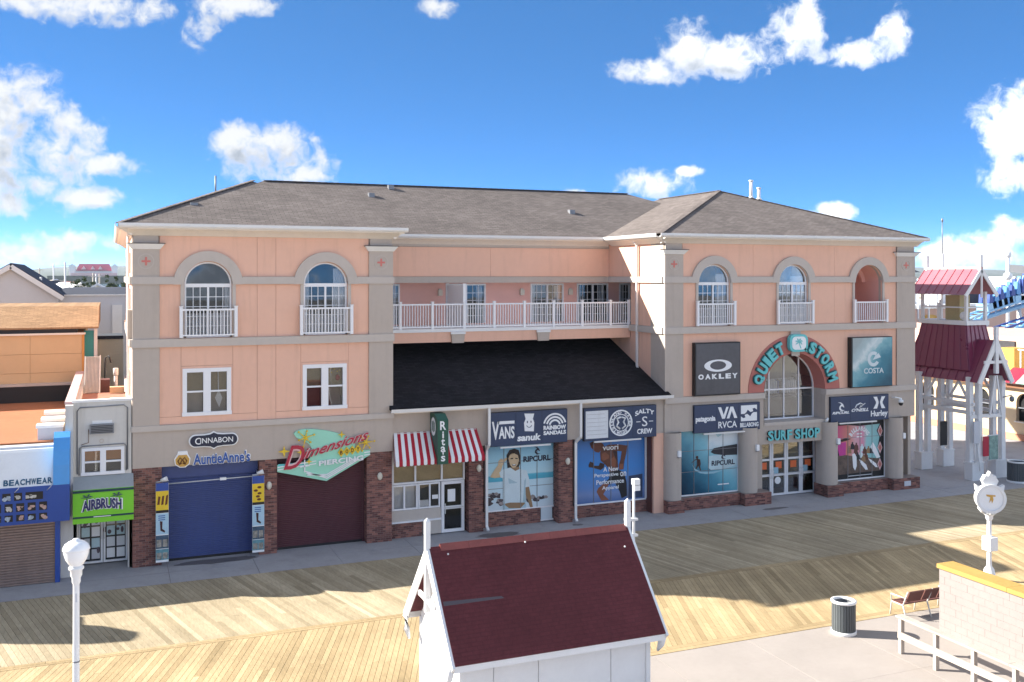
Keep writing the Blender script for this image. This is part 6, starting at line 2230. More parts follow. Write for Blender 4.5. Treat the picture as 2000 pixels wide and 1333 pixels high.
for (xa, za), (xb, zb) in (((AX, AZ - 0.1), (-3.25, EZ - 0.22)), ((AX, AZ - 0.1), (-9.6, EZ - 0.6))):
    MB().bar((xa, 24.72, za), (xb, 24.72, zb), 0.06, 0.26).build('rake_board', 'white_paint', gh)
MB().box(-6.9, -6.75, 24.9, 25.0, 0, 9.6).build('corner_board', 'white_paint', gh)
MB().cyl((-4.55, 27, 9.9), 0.06, 0.35, 10).build('vent_pipe', 'white_paint', gh)
lw = thing('flat_wing', (-2, 27, 0), 'long grey sided flat-roofed wing beside the gabled house', 'building')
MB().box(-3.55, 0.6, 26.0, 36, 0, 9.15).build('wall', 'grey_siding', lw)
MB().box(-3.5, 0.65, 25.9, 36, 9.15, 9.22).build('eave', 'white_paint', lw)
MB().prism_x([(26.0, 9.22), (30.0, 9.55), (36, 9.55), (36, 9.22)], -3.5, 0.6).build('roof', 'navy_roof', lw)
MB().box(-0.65, -0.1, 25.9, 26.0, 6.6, 8.6).build('window_frame', 'white_paint', lw)

# neighbours further left, out of the frame, whose roofs throw the long shadows on the boards
nb = thing('sandwich_shop', (-13, 3, 0), 'plain shop further along the boardwalk left of the beachwear shop', 'building')
MB().box(-20, -9.55, -0.1, 12, 0, 5.1).build('wall', 'yellow_stucco', nb)
MB().box(-20.1, -9.5, -0.6, 0.1, 4.7, 5.2).build('fascia', 'white_paint', nb)
MB().prism([(-13.4, 5.1), (-10.2, 5.1), (-10.2, 6.0), (-10.8, 7.0), (-11.6, 7.4), (-12.4, 7.2), (-13.0, 6.4)], -0.5, -0.2).build('sign_crest', 'deep_blue', nb)

# ------------------------------------------------------------------ foreground kiosk
kx0, kx1 = 5.85, 10.15
kiosk = thing('kiosk', (8.0, -17.1, 0), 'small white kiosk with steep dark red gable roof and post finials', 'kiosk')
MB().box(kx0, kx1, -18.38, -15.72, 0, 2.75).build('wall', 'white_paint', kiosk)
for a, b in ((kx0 + 0.0, 6.55), (6.55, 7.55), (7.55, 9.25), (9.25, kx1)):
    MB().box(a + 0.012, b - 0.012, -18.41, -18.38, 0.02, 2.42 if abs(a - 7.55) > 0.01 else 2.33).build('wall_panel', 'white_paint', kiosk)
MB().box(kx0 - 0.02, kx1 + 0.02, -18.44, -18.36, 2.43, 2.62).build('frieze_board', 'white_paint', kiosk)
for x in (kx0, kx1):
    for y in (-18.40, -15.72):
        MB().box(x - 0.05, x + 0.05, y - 0.05, y + 0.05, 0, 2.6).build('corner_board', 'white_paint', kiosk)
# left end: lap siding boards
for k in range(30):
    z = 0.05 + 0.14 * k
    hw = 1.33 if z < 2.6 else 1.33 * (4.4 - z) / 1.8
    if hw > 0.1:
        MB().prism_x([(-17.05 - hw, z), (-17.05 - hw, z + 0.138), (-17.05 + hw - (0.1 if z > 2.6 else 0), z + 0.138), (-17.05 + hw, z)], kx0 - 0.03, kx0 - 0.004).build('siding_board', 'white_paint', kiosk)
MB().prism_x([(-18.38, 2.6), (-15.72, 2.6), (-17.05, 4.36)], kx0, kx1).build('gable_wall', 'white_paint', kiosk)
MB().box(kx0 - 0.036, kx0 - 0.028, -17.06, -17.04, 0.05, 2.4).build('panel_seam', 'steel_grey', kiosk)
# roof
shingle_mat('kiosk_shingles', (0.118, 0.029, 0.033), 1.14, 0.6, 0.05, 0.085, 0.25, 0.88)
rx0, rx1 = 5.58, 10.36
def roof_slope(y_e, z_e, y_r, z_r, t=0.07):
    d = Vector((0, y_r - y_e, z_r - z_e)).normalized()
    n = Vector((0, -d.z, d.y)) if y_e < y_r else Vector((0, d.z, -d.y))
    v = []
    for x in (rx0, rx1):
        for (y, z) in ((y_e, z_e), (y_r, z_r)):
            v += [(x, y, z), (x, y + n.y * t, z + n.z * t)]
    return MB().add(v, [(0, 1, 3, 2), (4, 6, 7, 5), (1, 5, 7, 3), (0, 2, 6, 4), (0, 4, 5, 1), (2, 3, 7, 6)])


roof_slope(-18.78, 2.58, -17.08, 4.46).build('roof_slope', 'kiosk_shingles', kiosk)
roof_slope(-15.38, 2.58, -17.08, 4.46).build('roof_slope', 'kiosk_shingles', kiosk)
m = MB()
for k in range(7):
    a = rx0 + 0.25 + (rx1 - rx0 - 0.3) * k / 7
    b = rx0 + 0.25 + (rx1 - rx0 - 0.3) * (k + 1) / 7
    m.prism_x([(-17.20, 4.45), (-17.08, 4.575), (-16.96, 4.45), (-17.08, 4.53)], a, b - 0.006)
m.build('ridge_cap', 'red_ridge', kiosk)
# a slipped strip of flashing on the front slope
MB().add([(5.62, -17.98, 3.52), (6.95, -17.98, 3.52), (6.9, -17.95, 3.56), (5.62, -17.92, 3.59), (5.62, -18.0, 3.55), (6.95, -18.0, 3.55), (6.9, -17.97, 3.59), (5.62, -17.94, 3.62)],
         [(0, 1, 2, 3), (4, 5, 6, 7), (0, 1, 5, 4), (1, 2, 6, 5), (2, 3, 7, 6), (3, 0, 4, 7)]).build('flashing_strip', mat('lead_grey', (0.085, 0.07, 0.08), 0.6), kiosk)
for x, y, z in ((5.95, -17.25, 4.36), (7.75, -17.2, 4.42), (10.1, -17.45, 4.14)):
    MB().ball((x, y - 0.03, z + 0.03), 0.022, 0.022, 0.022, 8, 5).build('roof_bolt', 'white_paint', kiosk)
MB().box(rx0, rx1, -18.80, -18.76, 2.47, 2.60).build('eave_board', 'white_paint', kiosk)
MB().box(rx0, rx1, -15.40, -15.36, 2.47, 2.60).build('eave_board', 'white_paint', kiosk)
for x in (rx0 - 0.03, rx1 + 0.03):
    for ye in (-18.78, -15.38):
        MB().bar((x, ye, 2.52), (x, -17.08, 4.42), 0.06, 0.20, up=(0, 0, 1)).build('bargeboard', 'white_paint', kiosk)
    f_ = MB().box(x - 0.055, x + 0.055, -17.135, -17.025, 3.15, 5.08)
    f_.add([(x - 0.055, -17.135, 5.08), (x + 0.055, -17.135, 5.08), (x + 0.055, -17.025, 5.08), (x - 0.055, -17.025, 5.08), (x, -17.08, 5.16)], [(0, 1, 4), (1, 2, 4), (2, 3, 4), (3, 0, 4)])
    f_.build('finial_post', 'white_paint', kiosk)
    MB().bar((x, -17.65, 3.4), (x, -16.5, 3.4), 0.06, 0.10).build('tie_beam', 'white_paint', kiosk)
    for sg in (-1, 1):
        MB().tube([(x, -17.08 + sg * 1.6, 2.58), (x - 0.02, -17.08 + sg * 1.52, 2.30), (x, -17.08 + sg * 1.36, 2.12)], [0.09, 0.075, 0.03], 8).build('bracket', 'white_paint', kiosk)
# small lamp on the right wall
MB().ball((kx1 + 0.08, -18.0, 1.7), 0.09, 0.09, 0.11).build('wall_lamp', 'black', kiosk)
# loudspeaker pole clamped to the right finial
sp = thing('speaker_pole', (10.62, -17.0, 3.6), 'white pipe with a small white speaker box clamped to the kiosk finial', 'speaker')
MB().tube([(10.60, -17.0, 4.05), (10.60, -17.0, 5.55)], 0.03, 10).build('pipe', 'white_paint', sp)
MB().box(10.57, 10.73, -17.07, -16.94, 5.44, 5.57).box(10.59, 10.74, -17.06, -16.95, 5.30, 5.42).build('speaker_box', 'white_paint', sp)
for z in (4.25, 4.62):
    MB().box(10.36, 10.66, -17.10, -16.96, z, z + 0.05).build('clamp', 'aluminium', sp)

# ------------------------------------------------------------------ street lamp
lp = thing('street_lamp', (-1.35, -15.0, 0), 'white street lamp with a round globe at the left front of the boardwalk', 'street lamp')
MB().lathe([(0.16, 0.0), (0.16, 0.25), (0.085, 0.35), (0.068, 0.6), (0.062, 4.02)], (-1.35, -15, 0), 20).build('pole', 'white_paint', lp)
MB().lathe([(0.062, 3.95), (0.085, 4.0), (0.085, 4.08), (0.115, 4.14), (0.115, 4.24), (0.15, 4.27), (0.15, 4.31), (0.10, 4.34)], (-1.35, -15, 0), 20).build('collar', 'white_paint', lp)
MB().lathe([(0.10, 4.32), (0.15, 4.38), (0.21, 4.48), (0.245, 4.60), (0.25, 4.68)], (-1.35, -15, 0), 24).build('globe', 'globe_white', lp)
MB().lathe([(0.252, 4.66), (0.268, 4.67), (0.262, 4.71), (0.225, 4.78), (0.15, 4.835), (0.075, 4.86), (0.06, 4.89), (0.0, 4.90)], (-1.35, -15, 0), 24).build('cap', 'globe_white', lp)
for z in (1.6, 2.35):
    MB().cyl((-1.35, -15, z), 0.07, 0.03, 16).build('band_clamp', 'steel_grey', lp)
MB().box(-1.37, -1.33, -15.066, -15.05, 3.6, 3.78).build('hand_hole', 'grey_siding', lp)

# ------------------------------------------------------------------ post clock
ckx, cky = 26.8, -12.5
cl = thing('post_clock', (ckx, cky, 0), 'white ornate post clock with a round blank face and gold emblem', 'clock')
MB().lathe([(0.30, 0.0), (0.30, 0.12), (0.2, 0.2), (0.16, 0.4), (0.09, 0.5), (0.075, 0.7), (0.072, 2.25)], (ckx, cky, 0), 20).build('post', 'white_paint', cl)
bx = MB().box(ckx - 0.17, ckx + 0.17, cky - 0.2, cky + 0.15, 1.05, 1.5)
bx.build('control_box', 'white_paint', cl)
AN = R(-28)
def ck(p):
    x, y, z = p
    return (ckx + x * math.cos(AN) - y * math.sin(AN), cky + x * math.sin(AN) + y * math.cos(AN), z)


def turn(mb):
    mb.v = [ck(p) for p in mb.v]
    return mb


turn(MB().cyl((0, -0.15, 2.80), 0.45, 0.30, 36, axis='y')).build('drum', 'white_paint', cl)
turn(MB().ring(0, 2.80, 0.40, 0.49, -0.20, -0.14, 0, 2 * math.pi, 40)).build('bezel', 'white_paint', cl)
turn(MB().cyl((0, -0.165, 2.80), 0.40, 0.01, 36, axis='y')).build('face', 'sign_white', cl)
turn(MB().prism([(-0.16, 2.95), (0.14, 2.93), (0.13, 2.88), (0.05, 2.89), (0.07, 2.78), (0.03, 2.66), (0.0, 2.78), (-0.06, 2.68), (-0.03, 2.86), (-0.15, 2.90)], -0.18, -0.166)).build('emblem', 'gold', cl)
turn(MB().prism([(-0.17, 3.20), (-0.26, 3.40), (-0.22, 3.46), (-0.16, 3.58), (-0.07, 3.56), (0.0, 3.70), (0.07, 3.56), (0.16, 3.58), (0.22, 3.46), (0.26, 3.40), (0.17, 3.20)], -0.12, 0.12)).build('crest', 'white_paint', cl)
for sx in (-1, 1):
    turn(MB().prism([(sx * 0.28, 3.16), (sx * 0.46, 3.26), (sx * 0.44, 3.06), (sx * 0.36, 3.06)], -0.10, 0.10)).build('ear', 'white_paint', cl)
    turn(MB().tube([(sx * 0.33, 0, 2.50), (sx * 0.24, 0, 2.36), (sx * 0.08, 0, 2.22)], [0.07, 0.06, 0.04], 8)).build('scroll', 'white_paint', cl)
MB().lathe([(0.075, 2.05), (0.12, 2.12), (0.12, 2.2), (0.2, 2.28)], (ckx, cky, 0), 20).build('neck', 'white_paint', cl)

# ------------------------------------------------------------------ trash cans
def trash_can(x, y, label, r=0.33, h=0.95):
    t = thing('trash_can', (x, y, 0), label, 'trash can', 'round trash cans')
    MB().lathe([(r + 0.02, 0.0), (r + 0.03, 0.03), (r + 0.03, 0.09), (r, 0.10)], (x, y, 0), 30).build('base_ring', 'white_paint', t)
    MB().lathe([(r - 0.03, 0.06), (r - 0.03, h - 0.04)], (x, y, 0), 30).build('drum', 'steel_grey', t)
    n = 26
    for k in range(n):
        a = 2 * math.pi * k / n
        a1, a2 = a - 0.10, a + 0.10
        pts = [(x + q * math.cos(w), y + q * math.sin(w)) for q, w in ((r - 0.025, a1), (r + 0.005, a1), (r + 0.005, a2), (r - 0.025, a2))]
        MB().slab(pts, 0.10, h - 0.06).build('slat', 'bin_slat', t)
    MB().lathe([(r - 0.05, h - 0.07), (r + 0.025, h - 0.06), (r + 0.03, h), (r - 0.05, h + 0.01), (r - 0.06, h - 0.05)], (x, y, 0), 30).build('rim', 'white_paint', t)
    MB().cyl((x, y, h - 0.30), r - 0.07, 0.01, 24).build('liner', 'black', t)
    return t


trash_can(18.9, -14.5, 'slatted grey trash can standing alone on the concrete beside the boardwalk')
c2 = trash_can(41.3, -1.2, 'dark trash can with a white panel by the magenta-roofed gate', 0.46, 1.05)
MB().box(41.25, 41.5, -1.72, -1.66, 0.1, 0.85).build('notice_panel', 'sign_white', c2)

# ------------------------------------------------------------------ bench by the wall
def bench(x, y, label, L=1.9, rot=0.0):
    b = thing('park_bench', (x, y, 0), label, 'bench', 'brown boardwalk benches')
    for k in range(4):
        MB().box(x + 0.02, x + L - 0.02, y + 0.02 + 0.115 * k, y + 0.115 + 0.115 * k, 0.43, 0.465).build('seat_slat', 'bench_brown', b)
    for k in range(3):
        a = x + 0.04 + (L - 0.08) * k / 3
        MB().prism_x([(y - 0.05, 0.52), (y - 0.22, 0.86), (y - 0.19, 0.88), (y - 0.02, 0.54)], a + 0.02, a + (L - 0.08) / 3 - 0.02).build('back_panel', 'bench_brown', b)
    for px in (x, x + L * 0.5, x + L):
        f_ = MB().tube([(px, y + 0.52, 0), (px, y + 0.46, 0.42), (px, y + 0.0, 0.42), (px, y - 0.20, 0.88)], 0.022, 8)
        f_.tube([(px, y - 0.16, 0), (px, y + 0.0, 0.42)], 0.022, 8)
        if px != x + L * 0.5:
            f_.tube([(px, y + 0.46, 0.42), (px, y + 0.48, 0.64), (px, y - 0.06, 0.66)], 0.02, 8)
        f_.build('leg_frame', 'old_white', b)
    return b


bench(21.3, -14.3, 'brown slatted bench with pale metal frame beside the white block wall')
bench(28.4, -13.2, 'brown bench behind the block wall near the post clock')

# ------------------------------------------------------------------ painted block wall with a yellow cap
wl = thing('block_wall', (21.7, -19, 0), 'white painted concrete block wall with yellow wooden cap', 'wall')
MB().box(21.52, 21.98, -27, -15.52, 0, 1.86).build('core', 'block_paint', wl)
rr = random.Random(9)
for k in range(9):
    z0, z1 = 0.205 * k + 0.0022, 0.205 * (k + 1) - 0.0022
    y = -15.5 - (0.2 if k % 2 else 0.0)
    n = 0
    if k % 2:
        MB().box(21.498 + rr.uniform(0, 0.003), 21.53, -15.696, -15.504, z0, z1).build('block', 'block_paint', wl)
    while y > -24.5:
        d = rr.uniform(0.0, 0.004)
        MB().box(21.498 + d, 21.53, y - 0.3978, y - 0.0022, z0, z1).build('block', 'block_paint', wl)
        y -= 0.4
MB().box(21.50, 22.0, -15.53, -15.50, 0, 1.86).build('end_face', 'block_paint', wl)
for k in range(5):
    MB().box(21.44, 22.06, -15.46 - 2.4 * (k + 1) + 0.01, -15.46 - 2.4 * k, 1.865, 1.985).build('cap_board', 'cap_yellow', wl)

# ------------------------------------------------------------------ low timber rail
rl = thing('timber_rail', (19.3, -20, 0), 'low weathered white timber rail along the plaza ramp', 'railing')
for k in range(8):
    y = -16.32 - 1.22 * k
    MB().box(19.24, 19.36, y - 0.05, y + 0.05, 0, 0.98 if k else 0.98).build('post', 'weathered_rail', rl)
for k in range(3):
    y = -16.22 - 3.66 * k
    MB().box(19.18, 19.42, y - 3.65, y, 0.98, 1.03).build('top_rail', 'weathered_rail', rl)
    MB().box(19.21, 19.25, y - 3.65, y - 0.05, 0.42, 0.60).build('mid_rail', 'weathered_rail', rl)

# ------------------------------------------------------------------ gate pavilion with magenta metal roofs
pv = thing('gate_pavilion', (40.6, 2, 0), 'white timber gate tower with magenta metal roofs and a lookout deck', 'pavilion')
for x, y in ((39.75, 0.0), (41.45, 0.1), (39.6, 3.2), (41.35, 3.4)):
    for dx, dy in ((-0.2, 0.12), (0.22, -0.05)):
        MB().box(x + dx - 0.13, x + dx + 0.13, y + dy - 0.13, y + dy + 0.13, 0.9, 5.2).build('post', 'white_paint', pv)
    MB().box(x - 0.37, x + 0.39, y - 0.22, y + 0.28, 0, 0.85).box(x - 0.40, x + 0.42, y - 0.25, y + 0.31, 0.85, 0.92).build('plinth', 'white_paint', pv)
for y in (0.0, 3.3):
    MB().box(39.4, 41.7, y - 0.07, y + 0.07, 3.1, 3.28).build('tie_beam', 'white_paint', pv)
for x in (39.62, 41.42):
    MB().box(x - 0.07, x + 0.07, -0.1, 3.5, 3.28, 3.46).box(x - 0.07, x + 0.07, -0.1, 3.5, 3.75, 3.90).build('side_rail', 'white_paint', pv)
    for sg, y in ((1, 0.2), (-1, 3.1)):
        MB().bar((x, y, 3.9), (x, y + sg * 0.7, 4.95), 0.10).build('brace', 'white_paint', pv)


def metal_slope(q, name='roof_panel', seams=7, m='magenta_roof'):
    """a standing-seam sheet on a quad: q = eave a, eave b, ridge b, ridge a"""
    q = [Vector(p) for p in q]
    n = (q[1] - q[0]).cross(q[3] - q[0]).normalized()
    if n.z < 0:
        n = -n
    v = [p for p in q] + [p + n * 0.03 for p in q]
    o = MB().add(v, [(0, 1, 2, 3), (4, 5, 6, 7), (0, 1, 5, 4), (1, 2, 6, 5), (2, 3, 7, 6), (3, 0, 4, 7)]).build(name, m, pv)
    for k in range(seams + 1):
        t = k / seams
        a, b = q[0].lerp(q[1], t) + n * 0.045, q[3].lerp(q[2], t) + n * 0.045
        MB().bar(a, b, 0.025, 0.04).build('seam', m, o)


# lower gable
for xe, xr in ((39.45, 40.58), (41.71, 40.58)):
    metal_slope([(xe, -0.55, 4.95), (xe, 4.5, 4.95), (xr, 4.5, 7.05), (xr, -0.55, 7.05)], seams=10)
for xe in (39.45, 41.71):
    MB().bar((xe, -0.57, 4.90), (40.58, -0.57, 7.0), 0.08, 0.26).build('bargeboard', 'white_paint', pv)
MB().box(40.48, 40.68, -0.66, -0.50, 5.4, 7.75).build('finial_post', 'white_paint', pv)
MB().box(39.8, 41.36, -0.60, -0.52, 5.9, 6.05).build('tie_beam', 'white_paint', pv)
for sg in (-1, 1):
    MB().bar((40.58 + sg * 0.05, -0.56, 5.3), (40.58 + sg * 0.4, -0.56, 3.3), 0.07).build('brace', 'white_paint', pv)
# steep skirt roof of the tower
B = [(39.64, 0.25, 5.5), (41.55, 0.25, 5.5), (41.55, 4.1, 5.5), (39.64, 4.1, 5.5)]
T = [(39.95, 0.72, 7.78), (41.25, 0.72, 7.78), (41.25, 3.62, 7.78), (39.95, 3.62, 7.78)]
metal_slope([B[3], B[0], T[0], T[3]], seams=8)
metal_slope([B[0], B[1], T[1], T[0]], seams=5)
metal_slope([B[1], B[2], T[2], T[1]], seams=8)
metal_slope([B[2], B[3], T[3], T[2]], seams=5)
MB().box(39.82, 41.38, 0.55, 3.80, 7.78, 8.0).build('deck', 'white_paint', pv)
for x in (39.95, 41.25):
    for y in (0.70, 3.62):
        MB().box(x - 0.07, x + 0.07, y - 0.07, y + 0.07, 8.0, 9.5).build('post', 'white_paint', pv)
    MB().box(x - 0.03, x + 0.03, 0.7, 3.6, 8.65, 8.72).build('deck_rail', 'white_paint', pv)
    MB().box(x - 0.06, x + 0.06, 2.45, 2.57, 8.0, 8.9).build('deck_rail_post', 'white_paint', pv)
MB().box(39.95, 41.25, 0.68, 0.74, 8.65, 8.72).build('deck_rail', 'white_paint', pv)
MB().box(40.3, 41.0, 1.45, 2.4, 8.0, 9.3).build('booth', mat('booth_tan', (0.45, 0.38, 0.20), 0.7), pv)
MB().ball((40.1, 1.0, 8.25), 0.2, 0.2, 0.22).build('spotlight', 'white_paint', pv)
for xe, sg in ((39.5, 1), (41.7, -1)):
    metal_slope([(xe, 0.35, 9.35), (xe, 4.05, 9.35), (40.6, 4.05, 10.68), (40.6, 0.35, 10.68)], seams=7, m='sunlit_magenta')
    MB().bar((xe, 0.33, 9.28), (40.6, 0.33, 10.62), 0.06, 0.2).build('bargeboard', 'white_paint', pv)
MB().box(40.53, 40.67, 0.3, 4.1, 10.66, 10.78).build('ridge_cap', 'coping_pink', pv)
MB().box(40.56, 40.64, 0.30, 0.38, 9.2, 10.6).build('king_post', 'white_paint', pv)
for y in (0.42, 3.98):
    MB().box(40.51, 40.69, y - 0.09, y + 0.09, 10.6, 11.4).build('finial_post', 'white_paint', pv)
MB().box(40.54, 40.66, 2.85, 2.97, 10.7, 11.5).build('mast_base', 'white_paint', pv)
MB().tube([(40.6, 2.9, 11.4), (40.6, 2.9, 13.4)], 0.025, 6).ball((40.6, 2.9, 13.3), 0.06, 0.06, 0.12, 8, 5).build('mast', 'steel_grey', pv)
MB().box(39.35, 39.75, -0.35, -0.25, 1.9, 3.0).build('electrical_box', 'grey_siding', pv)
MB().tube([(39.45, -0.3, 1.9), (39.45, -0.3, 0.9)], 0.03, 6).tube([(39.62, -0.3, 1.9), (39.75, -0.35, 0.5)], 0.03, 6).build('conduit', 'white_paint', pv)
MB().bar((41.6, -0.1, 4.1), (42.1, -0.2, 4.2), 0.05).ball((42.1, -0.2, 4.0), 0.13, 0.13, 0.16).build('arm_lamp', 'steel_grey', pv)
MB().box(40.55, 41.0, 2.95, 3.0, 1.2, 2.5).build('poster_board', 'black', pv)
MB().box(40.05, 40.42, -0.28, -0.24, 1.2, 2.2).build('notice_board', 'crimson', pv)
MB().box(40.5, 41.1, -0.24, -0.20, 1.0, 2.2).build('map_board', mat('map_print', (0.22, 0.34, 0.30), 0.5, 0.6, 4.0), pv)
MB().box(40.45, 41.15, -0.20, -0.17, 0.95, 2.25).build('map_frame', 'white_paint', pv)

# ------------------------------------------------------------------ amusement hall beyond the gate
ah = thing('amusement_hall', (54, 16, 0), 'cream arcade hall with dark arched windows beyond the gate', 'building')


def wall_side(x0, x1, ya, yb, z0, z1, holes):
    """a wall facing -x, built as an x-wall and turned"""
    m = MB()
    m.wall(ya, yb, z0, z1, x0, x1, holes)
    m.v = [(y, x, z) for x, y, z in m.v]
    return m


wins = [15.3, 13.9, 10.7, 7.4, 4.2, 18.6, 22.4, 26.5]
hh = [dict(x0=c - 0.62, x1=c + 0.62, z0=1.2, z1=2.35, r=0.62) for c in wins]
wall_side(52.0, 52.4, 2.0, 34.0, 0.0, 3.3, sorted(hh, key=lambda h: h['x0'])).build('wall', 'cream_wall', ah)
for c in wins:
    w = MB().add([(52.25, c + 0.62 * math.cos(a), 2.35 + 0.62 * math.sin(a)) for a in [math.pi * i / 16 for i in range(17)]] + [(52.25, c - 0.62, 1.2), (52.25, c + 0.62, 1.2)], [list(range(19))]).build('arched_window', 'dark_void', ah, fix=False)
    MB().box(52.1, 52.2, c - 0.62, c + 0.62, 2.0, 2.07).build('mullion', 'steel_grey', w)
    MB().box(51.9, 52.05, c - 0.7, c + 0.7, 1.12, 1.2).build('sill', 'cream_fascia', ah)
MB().box(51.9, 52.0, 2, 34, 0, 0.4).build('plinth_band', mat('salmon_band', (0.55, 0.26, 0.16), 0.85), ah)
MB().box(52.4, 64, 2.0, 34, 0, 3.2).build('body', 'cream_wall', ah)
MB().box(51.6, 52.4, 1.8, 34, 3.3, 3.55).build('eave_fascia', mat('brown_fascia', (0.22, 0.10, 0.05), 0.7), ah)
MB().box(51.55, 64.2, 1.7, 34.2, 3.55, 3.65).build('eave_roof', 'cream_fascia', ah)
MB().box(54.5, 64, 9.0, 33, 3.65, 6.3).build('upper_storey', 'pink_wall', ah)
MB().box(54.4, 54.5, 10.2, 12.6, 4.6, 6.0).build('upper_opening', 'room_dark', ah)
for k, (mm) in enumerate(('crimson', 'mint', 'crimson', 'sign_white')):
    y = 7.6 - 1.2 * k
    MB().add([(51.2, y + 1, 3.66), (51.2, y - 0.2, 3.66), (52.4, y - 0.2, 4.5), (52.4, y + 1, 4.5)], [(0, 1, 2, 3)]).build('awning_stripe', mm, ah, fix=False)
MB().box(52.5, 53.6, 8.6, 9.7, 3.65, 5.7).build('orange_penthouse', mat('orange_block', (0.62, 0.33, 0.07), 0.8), ah)
MB().box(55, 60, 3.0, 8.9, 3.65, 6.6).build('upper_storey', 'white_paint', ah)
for k in range(12):
    MB().box(52.6, 52.66, 8.2 - 0.4 * k, 8.26 - 0.4 * k, 4.5, 5.6).build('balcony_picket', 'white_paint', ah)
MB().box(52.58, 52.68, 3.7, 8.4, 5.6, 5.68).build('balcony_rail', 'white_paint', ah)
ph = thing('pink_hall', (66, 30, 0), 'pale pink flat-roofed hall with white parapet behind the gate', 'building')
MB().box(57, 84, 34.5, 50, 0, 7.2).build('wall', 'pink_wall', ph)
MB().box(56.9, 84.1, 34.3, 50, 7.2, 7.6).build('parapet', 'white_paint', ph)
for k in range(6):
    MB().cyl((60 + 2.2 * k, 36, 7.6), 0.25, 0.6, 10).build('roof_vent', 'white_paint', ph)
MB().prism(circle(71.5, 6.2, 0.9, 0.45, 20), 34.2, 34.5).build('wall_emblem', 'gold', ph)
for k in range(4):
    MB().box(66 + 4 * k, 67.6 + 4 * k, 36, 38, 7.6, 8.6).build('roof_cabin', ('navy_roof', 'white_paint', 'grey_siding', 'navy_roof')[k], ph)
wp = thing('white_pier', (70, 12, 0), 'white panelled ride entrance block at the right edge', 'building')
MB().box(66, 80, 14.2, 18, 0, 6.0).build('wall', 'white_paint', wp)
for k in range(3):
    MB().box(66.5 + 2.6 * k, 68.2 + 2.6 * k, 14.1, 14.2, 2.8, 5.2).build('opening', 'bench_brown', wp)

# ------------------------------------------------------------------ roller coaster
rc = thing('roller_coaster', (70, 20, 0), 'blue steel roller coaster track rising behind the gate', 'roller coaster')
Y0 = 21.0
def cpt(t, low=False):
    x = 61.6 + 22 * t
    z = (7.0 + 2.2 * math.sin(min(1.0, t * 1.6) * math.pi / 2)) if not low else (5.9 + 2.2 * math.sin(min(1, t * 1.6) * math.pi / 2))
    return Vector((x, Y0 - (2.0 if low else 0), z))
for low in (False, True):
    for off in (-0.55, 0.55):
        MB().tube([cpt(i / 30, low) + Vector((0, off, 0)) for i in range(31)], 0.09, 8).build('track_rail', 'coaster_dark' if low else 'coaster_pale', rc)
    MB().tube([cpt(i / 30, low) - Vector((0, 0, 0.55)) for i in range(31)], 0.2, 8).build('spine', 'coaster_pale', rc)
    for i in range(0, 31):
        p = cpt(i / 30, low)
        MB().bar(p + Vector((0, -0.6, -0.02)), p + Vector((0, 0.6, -0.02)), 0.12, 0.06).bar(p + Vector((0, 0, -0.55)), p + Vector((0, -0.55, 0)), 0.07).build('cross_tie', 'coaster_blue', rc)
    for i in range(3, 31, 5):
        p = cpt(i / 30, low)
        MB().tube([(p.x, p.y, 0), p - Vector((0, 0, 0.6))], 0.16, 10).build('support', 'white_paint', rc)
        MB().tube([(p.x + 1.6, p.y, 0), p - Vector((0, 0, 0.6))], 0.12, 8).build('support', 'white_paint', rc)
tr = thing('coaster_train', (72, 21, 8), 'blue spiky dragon-shaped train on the roller coaster', 'coaster train')
rr = random.Random(2)
for k in range(9):
    t = 0.105 + 0.027 * k
    p = cpt(t)
    d = (cpt(t + 0.01) - p).normalized()
    b = MB().bar(p + Vector((0, 0, 0.35)) - d * 0.5, p + Vector((0, 0, 0.35)) + d * 0.5, 1.1, 0.5).build('car_body', ('coaster_pale', 'coaster_blue')[k % 2], tr)
    big = 1.0 + 0.12 * max(0, k - 4)
    for sg in (-0.35, 0.35):
        q = p + Vector((0, sg, 0.6))
        MB().prism([(q.x - 0.28, q.z), (q.x + 0.22, q.z), (q.x + 0.05, q.z + 0.75 * big), (q.x - 0.2, q.z + 0.9 * big)], q.y - 0.18, q.y + 0.18).build('seat_back', ('coaster_dark', 'coaster_blue')[k % 2], b)
    if k > 4:
        for j in range(5):
            a = rr.uniform(-0.6, 0.8)
            MB().prism([(p.x - 0.3 + 0.15 * j, p.z + 0.9), (p.x + 0.1 + 0.15 * j, p.z + 0.9), (p.x + 0.4 * math.sin(a) + 0.15 * j, p.z + 1.2 + rr.uniform(0.2, 0.8))], p.y - 0.3 + 0.12 * j, p.y - 0.2 + 0.12 * j).build('spine_fin', ('coaster_pale', 'coaster_dark', 'coaster_blue')[j % 3], b)
        MB().box(p.x - 0.5, p.x + 0.5, p.y - 0.62, p.y - 0.56, p.z - 0.1, p.z + 0.5).build('striped_flank', ('sign_white', 'coaster_pale')[k % 2], b)
fl_ = thing('pennant_pole', (86, 22, 0), 'white pole with ball finials and a cream pennant at the right edge', 'flagpole')
MB().tube([(76.6, 30, 0), (76.6, 30, 12.2)], 0.16, 10).ball((76.6, 30, 12.3), 0.32, 0.32, 0.34).ball((76.6, 30, 10.3), 0.42, 0.42, 0.4).build('pole', 'white_paint', fl_)
MB().prism([(76.7, 11.4), (79, 11.3), (79, 10.5), (76.7, 10.7)], 29.98, 30.02).build('pennant', 'cream_fascia', fl_)
